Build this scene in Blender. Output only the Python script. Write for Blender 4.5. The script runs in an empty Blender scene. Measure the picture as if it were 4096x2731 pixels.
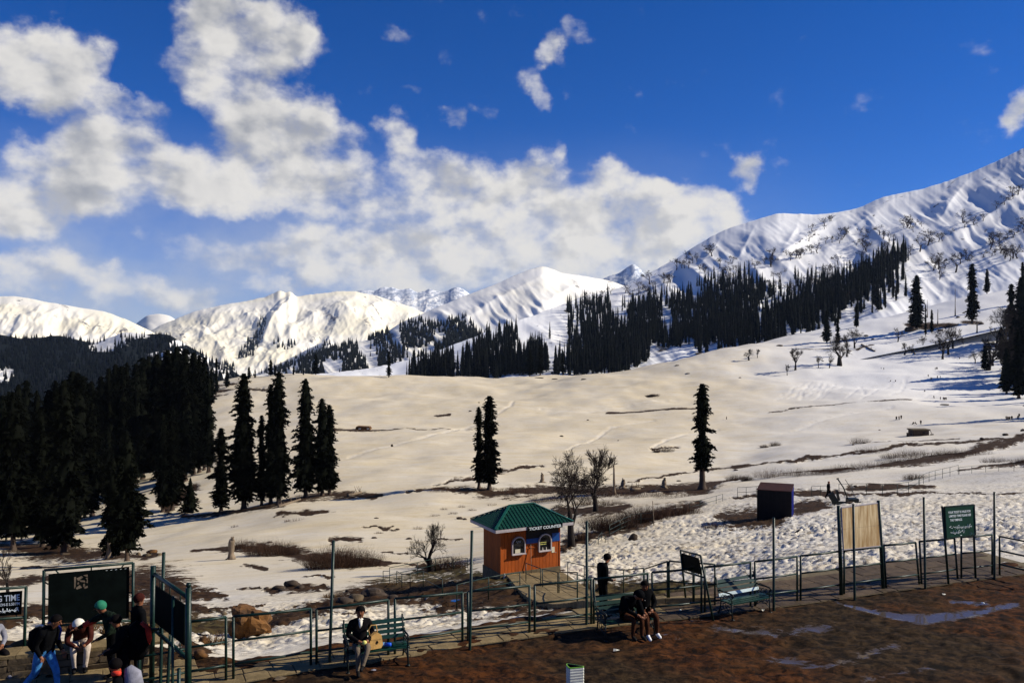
import bpy, math, random
import numpy as np
from mathutils import Vector, Matrix

random.seed(7); np.random.seed(7)
PI = math.pi
FX, CX, HY, CAMZ = 1900.0, 1176.0, 800.0, 7.0      # survey of the photograph: focal length, optical axis, horizon row, eye height
SC = 1.157                                          # metres per surveyed unit of depth

# ------------------------------------------------------------------ camera, sky, sun, exposure
scene = bpy.context.scene
col = scene.collection
cam_d = bpy.data.cameras.new('camera')
cam = bpy.data.objects.new('camera', cam_d); col.objects.link(cam)
cam.location = (0, 0, CAMZ); cam.rotation_euler = (PI/2, 0, 0)
cam_d.sensor_width = 36; cam_d.lens = 36*FX/2352; cam_d.shift_y = 16/2352
cam_d.clip_start = 0.1; cam_d.clip_end = 60000
scene.camera = cam
scene.view_settings.view_transform = 'Standard'
scene.view_settings.look = 'None'
scene.view_settings.gamma = 1.0
scene.view_settings.use_curve_mapping = False
scene.view_settings.exposure = 0.30
scene.cycles.max_bounces = 5
scene.cycles.diffuse_bounces = 2
scene.cycles.glossy_bounces = 2
scene.cycles.transparent_max_bounces = 6
scene.cycles.volume_bounces = 0
scene.cycles.use_denoising = True

SUN_EL, SUN_AZ = math.radians(33), math.radians(86)   # azimuth clockwise from +Y
sun_dir = Vector((math.sin(SUN_AZ)*math.cos(SUN_EL), math.cos(SUN_AZ)*math.cos(SUN_EL), math.sin(SUN_EL)))
sl = bpy.data.lights.new('sun', 'SUN'); sl.energy = 5.0; sl.angle = math.radians(0.5); sl.color = (1.0, 0.925, 0.78)
so = bpy.data.objects.new('sun', sl); col.objects.link(so)
so.rotation_euler = (-sun_dir).to_track_quat('-Z', 'Y').to_euler(); so.location = (60, -20, 60)

world = bpy.data.worlds.new('World'); scene.world = world
world.use_nodes = True
WT = world.node_tree; WT.nodes.clear()

def nd(t, kind, **kw):
    n = t.nodes.new(kind)
    for k, v in kw.items():
        setattr(n, k, v)
    return n

def mth(t, op, a, b=None, clamp=False):
    n = t.nodes.new('ShaderNodeMath'); n.operation = op; n.use_clamp = clamp
    for i, v in enumerate((a, b)):
        if v is None: continue
        if isinstance(v, (int, float)): n.inputs[i].default_value = v
        else: t.links.new(v, n.inputs[i])
    return n.outputs[0]

def ramp(t, fac, lo, hi, a=0.0, b=1.0, smooth=True):
    n = t.nodes.new('ShaderNodeMapRange'); n.interpolation_type = 'SMOOTHSTEP' if smooth else 'LINEAR'
    t.links.new(fac, n.inputs[0])
    for i, v in zip((1, 2, 3, 4), (lo, hi, a, b)): n.inputs[i].default_value = v
    return n.outputs[0]

def mixc(t, fac, a, b, mode='MIX'):
    n = t.nodes.new('ShaderNodeMix'); n.data_type = 'RGBA'; n.blend_type = mode
    if isinstance(fac, (int, float)): n.inputs[0].default_value = fac
    else: t.links.new(fac, n.inputs[0])
    for i, v in ((6, a), (7, b)):
        if isinstance(v, tuple): n.inputs[i].default_value = (*v, 1) if len(v) == 3 else v
        else: t.links.new(v, n.inputs[i])
    return n.outputs[2]

def noise(t, vec, scale, detail=5.0, rough=0.55, out=0, dist=0.0):
    n = t.nodes.new('ShaderNodeTexNoise')
    if vec is not None: t.links.new(vec, n.inputs['Vector'])
    n.inputs['Scale'].default_value = scale; n.inputs['Detail'].default_value = detail
    n.inputs['Roughness'].default_value = rough; n.inputs['Distortion'].default_value = dist
    return n.outputs[out]

# clouds: soft lumps at their bearings and elevations in the sky (surveyed x, y, half sizes, turn, weight)
CLOUDS = [
 (100,130,150,85,0,.95),(70,190,105,70,0,.8),(205,140,80,45,-10,.45),
 (555,70,175,95,0,1.0),(630,110,120,90,0,.8),(480,55,90,70,0,.6),
 (430,160,75,60,0,.4),(530,200,110,75,0,.6),
 (640,310,170,120,0,.8),(700,270,100,70,0,.5),(560,280,120,100,0,.5),(560,400,240,90,0,.8),(760,350,130,90,0,.55),
 (250,295,150,60,0,.6),(330,385,220,95,5,.8),(470,430,190,70,5,.6),(120,375,130,85,0,.8),(60,440,140,95,0,.8),
 (200,465,140,50,5,.7),(40,515,110,45,0,.7),(290,230,115,30,12,.55),(640,450,200,55,0,.6),(830,430,120,75,0,.5),(880,475,160,55,0,.55),
 (930,320,55,75,-30,.6),(985,390,110,70,15,.65),(1110,440,200,100,0,.9),(1230,440,150,80,0,.7),(1310,470,80,60,0,.4),
 (1388,400,60,48,0,.6),(1460,430,110,48,8,.6),(1570,440,140,40,4,.6),(1395,500,130,75,0,.8),(1445,535,95,65,0,.7),
 (1560,515,90,70,0,.8),(1640,505,85,65,10,.8),(1690,515,50,48,0,.6),(1600,480,45,40,0,.6),(1655,470,34,28,0,.5),(1350,440,40,36,0,.5),(1270,478,75,45,0,.5),
 (1100,600,600,95,0,.66),(1290,545,320,80,0,.66),(860,540,200,40,0,.4),(820,560,330,60,0,.45),(560,590,340,45,6,.4),(880,640,420,70,0,.5),(1480,600,240,85,0,.6),
 (100,620,120,62,0,.75),(30,600,65,34,0,.5),(300,665,120,45,0,.55),(440,692,100,42,0,.45),(160,690,420,60,0,.25),
 (1270,118,48,32,0,.62),(1240,212,40,62,-25,.6),(1040,258,50,34,15,.55),(1715,400,48,42,25,.75),(2345,265,42,48,0,.8),(1320,75,30,55,-35,.35),
 (1300,180,30,50,-40,.3),(1280,350,24,40,-35,.4),(950,205,40,24,0,.33),(860,275,26,24,0,.36),(795,30,40,50,20,.3),(900,90,60,26,30,.28),
]
def build_sky():
    t = WT; L = t.links.new
    geo = nd(t, 'ShaderNodeTexCoord')
    sep = nd(t, 'ShaderNodeSeparateXYZ'); L(geo.outputs['Generated'], sep.inputs[0])
    az = mth(t, 'ARCTAN2', sep.outputs[0], sep.outputs[1])
    el = mth(t, 'ARCSINE', sep.outputs[2])
    cmb = nd(t, 'ShaderNodeCombineXYZ')
    L(mth(t, 'MULTIPLY', az, 19.0), cmb.inputs[0]); L(mth(t, 'MULTIPLY', el, 19.0), cmb.inputs[1])
    p0 = cmb.outputs[0]
    # ragged edges: push the lookup point about with turbulence
    def warp(vec, scale, amt, detail):
        n = noise(t, vec, scale, detail, 0.6, 1)
        s = nd(t, 'ShaderNodeVectorMath', operation='SUBTRACT'); L(n, s.inputs[0]); s.inputs[1].default_value = (.5, .5, .5)
        m = nd(t, 'ShaderNodeVectorMath', operation='SCALE'); L(s.outputs[0], m.inputs[0]); m.inputs['Scale'].default_value = amt
        a = nd(t, 'ShaderNodeVectorMath', operation='ADD'); L(vec, a.inputs[0]); L(m.outputs[0], a.inputs[1])
        return a.outputs[0]
    p = warp(p0, .8, 1.3, 7.0)
    total = None
    for (x, y, rx, ry, rot, w) in CLOUDS:
        u = (x-CX)/FX
        a = math.atan(u); e = math.atan((HY-y)/FX/math.sqrt(1+u*u))
        mp = nd(t, 'ShaderNodeMapping', vector_type='TEXTURE'); L(p, mp.inputs[0])
        mp.inputs[1].default_value = (a*19, e*19, 0)
        mp.inputs[2].default_value = (0, 0, math.radians(-rot))
        mp.inputs[3].default_value = (rx/100*1.22*math.cos(a), ry/100*1.2, 1e3)
        g = nd(t, 'ShaderNodeTexGradient', gradient_type='SPHERICAL'); L(mp.outputs[0], g.inputs[0])
        s = ramp(t, g.outputs['Fac'], 0, .75, 0, w)
        inv = mth(t, 'SUBTRACT', 1.0, s)
        total = inv if total is None else mth(t, 'MULTIPLY', total, inv)
    total = mth(t, 'SUBTRACT', 1.0, total)
    flat = nd(t, 'ShaderNodeMapping'); L(p0, flat.inputs[0]); flat.inputs[3].default_value = (1, 1.35, 1)
    p1 = flat.outputs[0]
    fb = noise(t, p1, .95, 9.0, 0.54)
    fb2 = noise(t, p0, .55, 4.0, 0.5)
    # beyond the frame: the same scattered fair-weather cloud, by noise
    away = ramp(t, mth(t, 'ABSOLUTE', az), .62, .95)
    up = ramp(t, el, .5, .75)
    away = mth(t, 'MAXIMUM', away, up)
    total = mth(t, 'ADD', total, mth(t, 'MULTIPLY', away, ramp(t, fb2, .52, .8, 0, .8)))
    total = mth(t, 'MINIMUM', total, 1.0)
    dens = mth(t, 'ADD', mth(t, 'SUBTRACT', total, .42), mth(t, 'MULTIPLY', mth(t, 'SUBTRACT', fb, .5), 1.9))
    alpha = ramp(t, dens, -.22, .60)
    # light on the clouds: brighter where the lump thins toward the sun (up and to the right), greyer in the thick of it
    off = nd(t, 'ShaderNodeVectorMath', operation='ADD'); L(p1, off.inputs[0]); off.inputs[1].default_value = (.30, .42, 0)
    fbs = noise(t, p1, .95, 4.0, 0.5); fbo = noise(t, off.outputs[0], .95, 4.0, 0.5)
    lit = mth(t, 'SUBTRACT', fbs, fbo)
    fb3 = noise(t, p1, .42, 3.0, 0.5)
    shade = mth(t, 'ADD', mth(t, 'MULTIPLY', lit, 2.2), mth(t, 'MULTIPLY', mth(t, 'SUBTRACT', fb3, .5), 1.8))
    shade = ramp(t, shade, -.5, .4)
    thick = ramp(t, dens, .25, .95)
    # the clouds low over the range stand farther off, in full sun
    low = ramp(t, el, .10, .24, 1.0, 0.0)
    rt = ramp(t, az, -.3, .12)
    bright = mth(t, 'ADD', mth(t, 'MULTIPLY', low, .16), mth(t, 'MULTIPLY', rt, .12))
    v = mth(t, 'ADD', mth(t, 'SUBTRACT', mth(t, 'ADD', mth(t, 'MULTIPLY', shade, .60), .47), mth(t, 'MULTIPLY', thick, .26)), bright)
    ccol = mixc(t, v, (.12, .16, .25), (.93, .90, .85))
    sky = nd(t, 'ShaderNodeTexSky', sky_type='NISHITA', sun_disc=False, sun_elevation=SUN_EL, sun_rotation=SUN_AZ, altitude=2700.0)
    sky.air_density = 1.0; sky.dust_density = 0.35; sky.ozone_density = 3.0
    tint = mixc(t, 1.0, sky.outputs[0], SKY_TINT, 'MULTIPLY')
    hs = nd(t, 'ShaderNodeHueSaturation'); hs.inputs['Saturation'].default_value = SKY_SAT; L(tint, hs.inputs['Color'])
    b1 = nd(t, 'ShaderNodeBackground'); L(hs.outputs[0], b1.inputs[0]); b1.inputs[1].default_value = SKY_STR
    b2 = nd(t, 'ShaderNodeBackground'); L(ccol, b2.inputs[0]); b2.inputs[1].default_value = .72
    above = ramp(t, el, -.02, .01)
    # thin veil of high haze low over the western range
    vn = noise(t, p1, .5, 6.0, .55)
    veil = mth(t, 'MULTIPLY', ramp(t, el, .27, .05), ramp(t, az, .42, .05))
    veil = mth(t, 'MULTIPLY', veil, ramp(t, vn, .25, .75, .35, .95), True)
    b3 = nd(t, 'ShaderNodeBackground'); b3.inputs[0].default_value = (.53, .58, .69, 1); b3.inputs[1].default_value = .74
    mv = nd(t, 'ShaderNodeMixShader'); L(mth(t, 'MULTIPLY', veil, mth(t, 'MULTIPLY', above, .85)), mv.inputs[0]); L(b1.outputs[0], mv.inputs[1]); L(b3.outputs[0], mv.inputs[2])
    mx = nd(t, 'ShaderNodeMixShader'); L(mth(t, 'MULTIPLY', alpha, mth(t, 'MULTIPLY', above, .97)), mx.inputs[0]); L(mv.outputs[0], mx.inputs[1]); L(b2.outputs[0], mx.inputs[2])
    out = nd(t, 'ShaderNodeOutputWorld'); L(mx.outputs[0], out.inputs[0])
    world.cycles.sampling_method = 'MANUAL'; world.cycles.sample_map_resolution = 512
SKY_TINT, SKY_SAT, SKY_STR = (.80, .88, 1.30), 1.20, .068
build_sky()

# ------------------------------------------------------------------ numeric helpers
def hash2(ix, iy, seed):
    h = (ix.astype(np.int64)*374761393 + iy.astype(np.int64)*668265263 + seed*974634777) & 0xffffffff
    h = ((h ^ (h >> 13))*1274126177) & 0xffffffff
    h = h ^ (h >> 16)
    return (h & 0xffff)/65535.0

def vnoise(x, y, seed=0):
    x = np.asarray(x, float); y = np.asarray(y, float)
    ix = np.floor(x); iy = np.floor(y); fx = x-ix; fy = y-iy
    sx = fx*fx*fx*(fx*(fx*6-15)+10); sy = fy*fy*fy*(fy*(fy*6-15)+10)
    a = hash2(ix, iy, seed); b = hash2(ix+1, iy, seed); c = hash2(ix, iy+1, seed); d = hash2(ix+1, iy+1, seed)
    return (a*(1-sx)+b*sx)*(1-sy)+(c*(1-sx)+d*sx)*sy

def fbm(x, y, seed=0, octv=4, gain=.5):
    s = 0; a = 1; n = 0
    for i in range(octv):
        s = s+a*(vnoise(x*2**i, y*2**i, seed+i*17)-.5); n += a; a *= gain
    return s/n*2

def ridged(x, y, seed=0, octv=4):
    s = 0; a = 1; n = 0
    for i in range(octv):
        s = s+a*(1-np.abs(vnoise(x*2**i, y*2**i, seed+i*13)*2-1)); n += a; a *= .5
    return s/n

def sstep(a, b, x):
    t = np.clip((x-a)/(b-a), 0, 1); return t*t*(3-2*t)

def pchip(xs, ys, xq):
    xs = np.asarray(xs, float); ys = np.asarray(ys, float); xq = np.asarray(xq, float)
    h = np.diff(xs); d = np.diff(ys)/h
    m = np.zeros_like(ys); m[0] = d[0]; m[-1] = d[-1]
    for i in range(1, len(xs)-1):
        if d[i-1]*d[i] > 0:
            w1 = 2*h[i]+h[i-1]; w2 = h[i]+2*h[i-1]
            m[i] = (w1+w2)/(w1/d[i-1]+w2/d[i])
    xq = np.clip(xq, xs[0], xs[-1])
    i = np.clip(np.searchsorted(xs, xq)-1, 0, len(xs)-2)
    t = (xq-xs[i])/h[i]
    return ((2*t**3-3*t**2+1)*ys[i]+(t**3-2*t**2+t)*h[i]*m[i]+(-2*t**3+3*t**2)*ys[i+1]+(t**3-t**2)*h[i]*m[i+1])

# ------------------------------------------------------------------ the lie of the land
EDGE_X = [-400, 0, 300, 430, 560, 760, 960, 1180, 1400, 1620, 1840, 2060, 2352, 2750]
EDGE_Y = [1470, 1470, 1475, 1500, 1512, 1478, 1455, 1420, 1394, 1368, 1338, 1316, 1290, 1270]
def edge_d(x): return CAMZ*FX/(pchip(EDGE_X, EDGE_Y, x)-HY)
DEP = [25, 32, 42, 50, 60, 75, 100, 135, 180, 240, 320, 430, 570, 700, 850, 1100, 1600]
LAND = {
 -400: [1500,1455,1412,1390,1365,1335,1300,1265,1235,1195,1155,1115,1085,1065,1065,1080,1100],
 0:    [1445,1425,1405,1388,1365,1335,1300,1265,1230,1190,1150,1110,1080,1060,1060,1080,1100],
 300:  [1445,1425,1400,1378,1352,1320,1280,1235,1190,1140,1080,1020,965,930,925,960,1000],
 480:  [1455,1428,1395,1372,1346,1311,1268,1218,1166,1105,1040,975,915,884,900,950,1000],
 560:  [1460,1425,1388,1365,1340,1305,1262,1210,1155,1090,1030,970,910,868,895,950,1000],
 760:  [1432,1405,1373,1350,1325,1290,1245,1190,1130,1070,1010,952,895,860,888,940,1000],
 960:  [1430,1398,1358,1336,1314,1280,1233,1177,1120,1064,1005,950,897,865,892,940,1000],
 1180: [1408,1380,1325,1300,1280,1250,1212,1165,1115,1062,1005,950,895,866,890,940,1000],
 1400: [1392,1378,1325,1288,1258,1225,1190,1150,1112,1060,1005,945,888,852,878,930,1000],
 1620: [1364,1350,1310,1270,1235,1205,1170,1140,1108,1060,1000,935,868,812,825,900,1000],
 1840: [1325,1295,1258,1235,1210,1180,1145,1110,1078,1035,985,925,862,795,768,800,1000],
 2060: [1302,1268,1232,1210,1187,1160,1125,1092,1060,1020,970,912,850,775,722,760,1000],
 2352: [1275,1240,1208,1188,1165,1140,1108,1075,1040,1000,955,905,838,735,655,690,1000],
 2750: [1250,1215,1185,1165,1142,1118,1088,1056,1020,980,935,880,800,690,600,640,1000],
}
_LX = sorted(LAND)
_S = np.linspace(0, math.log(1600*SC/17), 160)
_XG = np.linspace(-400, 2750, 127)
_rows = []
for cx_ in _LX:
    de = edge_d(cx_)
    s = [0.0]+[math.log(d*SC/de) for d in DEP]; y = [float(HY+CAMZ*FX/de)]+LAND[cx_]
    _rows.append(pchip(s, y, _S))
_rows = np.array(_rows)
_YG = np.array([pchip(_LX, _rows[:, j], _XG) for j in range(len(_S))]).T
_ED = edge_d(_XG)

def base_z(u, d):
    """Height of the land at bearing slope u and depth d, before small relief."""
    x = np.clip(CX+FX*np.asarray(u, float), -400, 2750); d = np.asarray(d, float)
    xi = (x+400)/25.0; i = np.clip(xi.astype(int), 0, len(_XG)-2); fx_ = xi-i
    ed = _ED[i]*(1-fx_)+_ED[i+1]*fx_
    s = np.log(np.maximum(d, .5)/ed)
    sj = np.clip(s/(_S[1]), 0, len(_S)-1.001); j = sj.astype(int); fs = sj-j
    y = (_YG[i, j]*(1-fx_)+_YG[i+1, j]*fx_)*(1-fs)+(_YG[i, j+1]*(1-fx_)+_YG[i+1, j+1]*fx_)*fs
    return np.where(s <= 0, 0.0, CAMZ-(y-HY)*d/FX), s

def relief(X, Y, d, s, x):
    out = sstep(.0, .25, s)
    cup = (sstep(1230, 1330, x+(d-40)*.4)*(1-sstep(60, 150, d))+(1-sstep(1230, 1330, x+(d-40)*.4))*.85*(1-sstep(32, 60, d)))*out
    n = vnoise(X*3.6, Y*3.6, 3)*.60+vnoise(X*7.9, Y*7.9, 4)*.25+vnoise(X*1.3, Y*1.3, 6)*.3
    r = cup*(n-.57)*(.45+1.1*vnoise(X/3.5, Y/3.5, 8))*np.where(x > 1290, .30, .27)*(1+d*.010)
    r = r+out*sstep(50, 110, d)*fbm(X/9, Y/9, 9, 3)*.16
    r = r+out*sstep(60, 160, d)*fbm(X/36, Y/46, 11, 3)*2.0
    r = r+out*sstep(300, 700, d)*fbm(X/75, Y/90, 12, 3)*4.5
    mud = (1-sstep(-.02, .05, s))
    m = fbm(X*2.1, Y*2.1, 21, 4)
    r = r+mud*np.where(d < 45, 1, 0)*(m*.05+(vnoise(X*3.1, Y*4.3, 24)-.5)*.085*sstep(.35, .6, vnoise(X*.55, Y*.6, 25))+(vnoise(X*8, Y*10, 26)-.5)*.035)
    return r

def land_z(X, Y):
    X = np.asarray(X, float); Y = np.asarray(Y, float)
    th = np.clip(np.arctan2(X, Y), -.75, .75); d = np.hypot(X, Y)*np.cos(th); u = np.tan(th)
    z, s = base_z(u, d)
    return z+relief(X, Y, d, s, CX+FX*u)

def at(x, y, d):
    """The point seen at (x, y) of the survey at depth d metres."""
    return Vector(((x-CX)/FX*d, d, CAMZ-(y-HY)/FX*d))

_DS = np.exp(np.linspace(math.log(10), math.log(1500), 2500))
def ground(x, y):
    """Where the sight line through (x, y) first meets the land."""
    u = (x-CX)/FX
    zz = land_z(u*_DS, _DS); ray = CAMZ-(y-HY)/FX*_DS
    hit = np.nonzero(ray <= zz)[0]
    k = hit[0] if len(hit) else int(np.argmin(ray-zz))
    d = float(_DS[k])
    return Vector((u*d, d, float(land_z(u*d, d))))

def on_land(X, Y): return Vector((X, Y, float(land_z(X, Y))))
def flat(x, y, z=0.0):
    d = (CAMZ-z)*FX/(y-HY); return at(x, y, d)

# ------------------------------------------------------------------ mesh builder
class MB:
    def __init__(s): s.v = []; s.f = []; s.m = []
    def add(s, vs, fs, mi=0):
        o = len(s.v); s.v.extend([tuple(v) for v in vs]); s.f.extend([tuple(i+o for i in f) for f in fs]); s.m.extend([mi]*len(fs)); return s
    def box(s, c, size, M=None, mi=0):
        c = Vector(c); h = [k/2 for k in size]; vs = []
        for sx in (-1, 1):
            for sy in (-1, 1):
                for sz in (-1, 1):
                    p = Vector((sx*h[0], sy*h[1], sz*h[2]))
                    vs.append((M @ p if M is not None else p)+c)
        return s.add(vs, [(0,1,3,2),(4,6,7,5),(0,4,5,1),(2,3,7,6),(0,2,6,4),(1,5,7,3)], mi)
    def bar(s, p, q, w, h=None, mi=0, up=(0, 0, 1)):
        p = Vector(p); q = Vector(q); h = h or w; d = (q-p); L = d.length; d.normalize(); up = Vector(up)
        if abs(d.dot(up)) > .98: up = Vector((0, 1, 0))
        a = d.cross(up).normalized(); b = a.cross(d).normalized()
        M = Matrix((a, d, b)).transposed()
        return s.box((p+q)/2, (w, L, h), M, mi)
    def tube(s, pts, rad, n=8, mi=0, cap=True):
        pts = [Vector(p) for p in pts]; k = len(pts)
        if isinstance(rad, (int, float)): rad = [rad]*k
        vs = []; prev = None
        for i, p in enumerate(pts):
            d = (pts[min(i+1, k-1)]-pts[max(i-1, 0)]).normalized()
            if prev is None:
                a = d.orthogonal().normalized()
            else:
                a = (prev-d*prev.dot(d))
                a = a.normalized() if a.length > 1e-6 else d.orthogonal().normalized()
            prev = a; b = d.cross(a)
            for j in range(n):
                t = 2*PI*j/n; vs.append(p+(a*math.cos(t)+b*math.sin(t))*rad[i])
        fs = []
        for i in range(k-1):
            for j in range(n):
                j2 = (j+1) % n; fs.append((i*n+j, i*n+j2, (i+1)*n+j2, (i+1)*n+j))
        if cap: fs.append(tuple(range(n-1, -1, -1))); fs.append(tuple((k-1)*n+j for j in range(n)))
        return s.add(vs, fs, mi)
    def ball(s, c, r, n=8, m=6, mi=0, sq=(1, 1, 1), jit=0, rnd=random):
        c = Vector(c); vs = [c+Vector((0, 0, r*sq[2]))]
        for i in range(1, m):
            ph = PI*i/m
            for j in range(n):
                t = 2*PI*j/n; k = r*(1+rnd.uniform(-jit, jit))
                vs.append(c+Vector((k*sq[0]*math.sin(ph)*math.cos(t), k*sq[1]*math.sin(ph)*math.sin(t), k*sq[2]*math.cos(ph))))
        vs.append(c-Vector((0, 0, r*sq[2]))); fs = [(0, 1+j, 1+(j+1) % n) for j in range(n)]
        for i in range(m-2):
            for j in range(n):
                a = 1+i*n+j; b = 1+i*n+(j+1) % n; fs.append((a, a+n, b+n, b))
        e = len(vs)-1
        fs += [(e, e-n+(j+1) % n, e-n+j) for j in range(n)]
        return s.add(vs, fs, mi)
    def prism(s, poly, thick, M=Matrix.Identity(4), mi=0):
        """Flat outline (x, z) made thick along y, then moved by M."""
        n = len(poly); vs = [M @ Vector((x, -thick/2, z)) for x, z in poly]+[M @ Vector((x, thick/2, z)) for x, z in poly]
        fs = [tuple(range(n)), tuple(range(2*n-1, n-1, -1))]+[(i, i+n, (i+1) % n+n, (i+1) % n) for i in range(n)]
        return s.add(vs, fs, mi)
    def mesh(s, name, mats, org=Vector((0, 0, 0)), smooth=False):
        me = bpy.data.meshes.new(name)
        me.from_pydata([(v[0]-org[0], v[1]-org[1], v[2]-org[2]) for v in s.v], [], s.f)
        for m in (mats if isinstance(mats, (list, tuple)) else [mats]): me.materials.append(m)
        me.polygons.foreach_set('material_index', s.m)
        if smooth: me.polygons.foreach_set('use_smooth', [True]*len(s.f))
        me.update(); return me
    def build(s, name, mats, parent=None, smooth=False, local=False, org=None):
        """World-space shape linked as one object; under a parent it is stored relative to the parent's place."""
        o0 = Vector((0, 0, 0))
        if not local:
            o0 = Vector(root_loc(parent)) if parent is not None else (Vector(org) if org is not None else o0)
        o = bpy.data.objects.new(name, s.mesh(name, mats, o0, smooth)); col.objects.link(o)
        if parent is not None: o.parent = parent
        elif org is not None and not local: o.location = org
        return o

def root_loc(o):
    v = Vector((0, 0, 0))
    while o is not None: v += o.location; o = o.parent
    return v

def tag(o, label=None, cat=None, group=None, kind=None):
    if label: o['label'] = label
    if cat: o['category'] = cat
    if group: o['group'] = group
    if kind: o['kind'] = kind
    return o

def thing(name, loc, label, cat, group=None, rz=0):
    o = bpy.data.objects.new(name, None); col.objects.link(o); o.location = loc; o.rotation_euler = (0, 0, rz)
    o.empty_display_size = .2
    return tag(o, label, cat, group)

def copy_tree(o, parent=None):
    c = o.copy(); col.objects.link(c)
    if parent is not None: c.parent = parent
    for ch in o.children: copy_tree(ch, c)
    return c

def np_mesh(name, V, F, mats, smooth=True, attrs=None):
    """Mesh straight from arrays: V (n,3), F (m,3|4)."""
    me = bpy.data.meshes.new(name); n, k = F.shape
    me.vertices.add(len(V)); me.vertices.foreach_set('co', np.ascontiguousarray(V, np.float32).ravel())
    me.loops.add(n*k); me.loops.foreach_set('vertex_index', np.ascontiguousarray(F, np.int32).ravel())
    me.polygons.add(n); me.polygons.foreach_set('loop_start', np.arange(0, n*k, k, dtype=np.int32))
    if smooth: me.polygons.foreach_set('use_smooth', np.ones(n, bool))
    for m in mats: me.materials.append(m)
    for a, v in (attrs or {}).items():
        at_ = me.attributes.new(a, 'FLOAT', 'POINT'); at_.data.foreach_set('value', np.ascontiguousarray(v, np.float32))
    me.update(calc_edges=True); me.validate()
    return me

def grid_faces(nr, nc, wrap=False):
    i = np.arange(nr-1)[:, None]; j = np.arange(nc if wrap else nc-1)[None, :]; j2 = (j+1) % nc
    return np.stack([i*nc+j, i*nc+j2, (i+1)*nc+j2, (i+1)*nc+j], -1).reshape(-1, 4)

def link_mesh(name, me, parent=None, loc=None):
    o = bpy.data.objects.new(name, me); col.objects.link(o)
    if parent is not None: o.parent = parent
    if loc is not None: o.location = loc
    return o

# ------------------------------------------------------------------ materials
def mat(name, c, rough=.75, var=.25, scale=6.0, bump=0.0, bscale=None, c2=None, spec=.3, metal=0.0, rnd=0.0, coord='Object', stretch=None):
    m = bpy.data.materials.new(name); m.use_nodes = True; t = m.node_tree; b = t.nodes['Principled BSDF']
    tc = nd(t, 'ShaderNodeTexCoord'); v = tc.outputs[coord]
    if stretch:
        mp = nd(t, 'ShaderNodeMapping'); t.links.new(v, mp.inputs[0]); mp.inputs[3].default_value = stretch; v = mp.outputs[0]
    f = ramp(t, noise(t, v, scale, 5.0, .6), .3, .7)
    c2 = c2 or tuple(k*(1-var) for k in c)
    hi = tuple(min(1, k*(1+var*.6)) for k in c)
    out = mixc(t, f, c2, hi)
    if rnd:
        oi = nd(t, 'ShaderNodeObjectInfo'); g = ramp(t, oi.outputs['Random'], 0, 1, 1-rnd, 1+rnd, False)
        out = mixc(t, 1.0, out, comb(t, g), 'MULTIPLY')
    t.links.new(out, b.inputs['Base Color'])
    b.inputs['Roughness'].default_value = rough; b.inputs['Metallic'].default_value = metal; b.inputs['Specular IOR Level'].default_value = spec
    if bump:
        bn = nd(t, 'ShaderNodeBump'); bn.inputs['Strength'].default_value = min(1, bump); bn.inputs['Distance'].default_value = .02*max(1, bump)
        t.links.new(noise(t, v, bscale or scale*4, 6.0, .65), bn.inputs['Height']); t.links.new(bn.outputs[0], b.inputs['Normal'])
    return m

def comb(t, g):
    n = nd(t, 'ShaderNodeCombineColor')
    for i in range(3): t.links.new(g, n.inputs[i])
    return n.outputs[0]

M = {}
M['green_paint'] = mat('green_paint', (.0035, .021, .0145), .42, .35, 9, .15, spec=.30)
M['board_dark'] = mat('board_dark', (.0025, .0045, .0040), .8, .4, 4, spec=.04)
M['board_green'] = mat('board_green', (.004, .040, .026), .7, .25, 3, spec=.1)
M['letters'] = mat('letters', (.74, .80, .80), .6, .1, 5)
M['orange_wood'] = mat('orange_wood', (.37, .074, .003), .7, .22, 3, .2, stretch=(4, 4, .6), rnd=.10)
M['dark_inside'] = mat('dark_inside', (.012, .010, .009), .8, .3, 3)
M['roof_green'] = mat('roof_green', (.004, .045, .027), .42, .22, 2.5, .1, spec=.35)
M['ridge_green'] = mat('ridge_green', (.010, .090, .058), .42, .2, 3, spec=.4)
M['white_trim'] = mat('white_trim', (.46, .41, .40), .55, .15, 4)
M['blue_sheet'] = mat('blue_sheet', (.006, .070, .27), .5, .25, 6)
M['paper'] = mat('paper', (.66, .60, .42), .8, .15, 9)
M['concrete'] = mat('concrete', (.13, .10, .055), .9, .3, 4, .5)
M['paving'] = mat('paving', (.205, .150, .075), .88, .32, 3.0, .7, 18, spec=.1, rnd=.18)
M['paving_wet'] = mat('paving_wet', (.080, .054, .030), .70, .4, 3.0, .7, 18, spec=.2, rnd=.25)
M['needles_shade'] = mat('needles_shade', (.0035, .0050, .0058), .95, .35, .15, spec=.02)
M['stone'] = mat('stone', (.12, .085, .048), .9, .45, 2.5, .9, 9, rnd=.25)
M['boulder'] = mat('boulder', (.15, .066, .016), .9, .5, 1.6, 1.0, 7, c2=(.028, .016, .009))
M['dark_rock'] = mat('dark_rock', (.055, .038, .026), .95, .5, 2.5, 1.0, 9)
M['bark'] = mat('bark', (.085, .058, .042), .95, .5, 5, 1.0, 14, stretch=(1, 1, .25))
M['bark_dark'] = mat('bark_dark', (.016, .011, .009), .95, .4, 5, .8, 14)
M['twig'] = mat('twig', (.026, .017, .012), .95, .4, 5)
M['dead_wood'] = mat('dead_wood', (.20, .15, .10), .9, .45, 4, .9, 12, stretch=(1, 1, .2))
M['needles'] = mat('needles', (.0055, .0066, .0042), .95, .5, 1.2, spec=.02, rnd=.25)
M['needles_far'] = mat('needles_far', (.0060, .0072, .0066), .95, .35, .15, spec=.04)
M['birch'] = mat('birch', (.060, .042, .034), .95, .3, 1, spec=.05)
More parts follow.
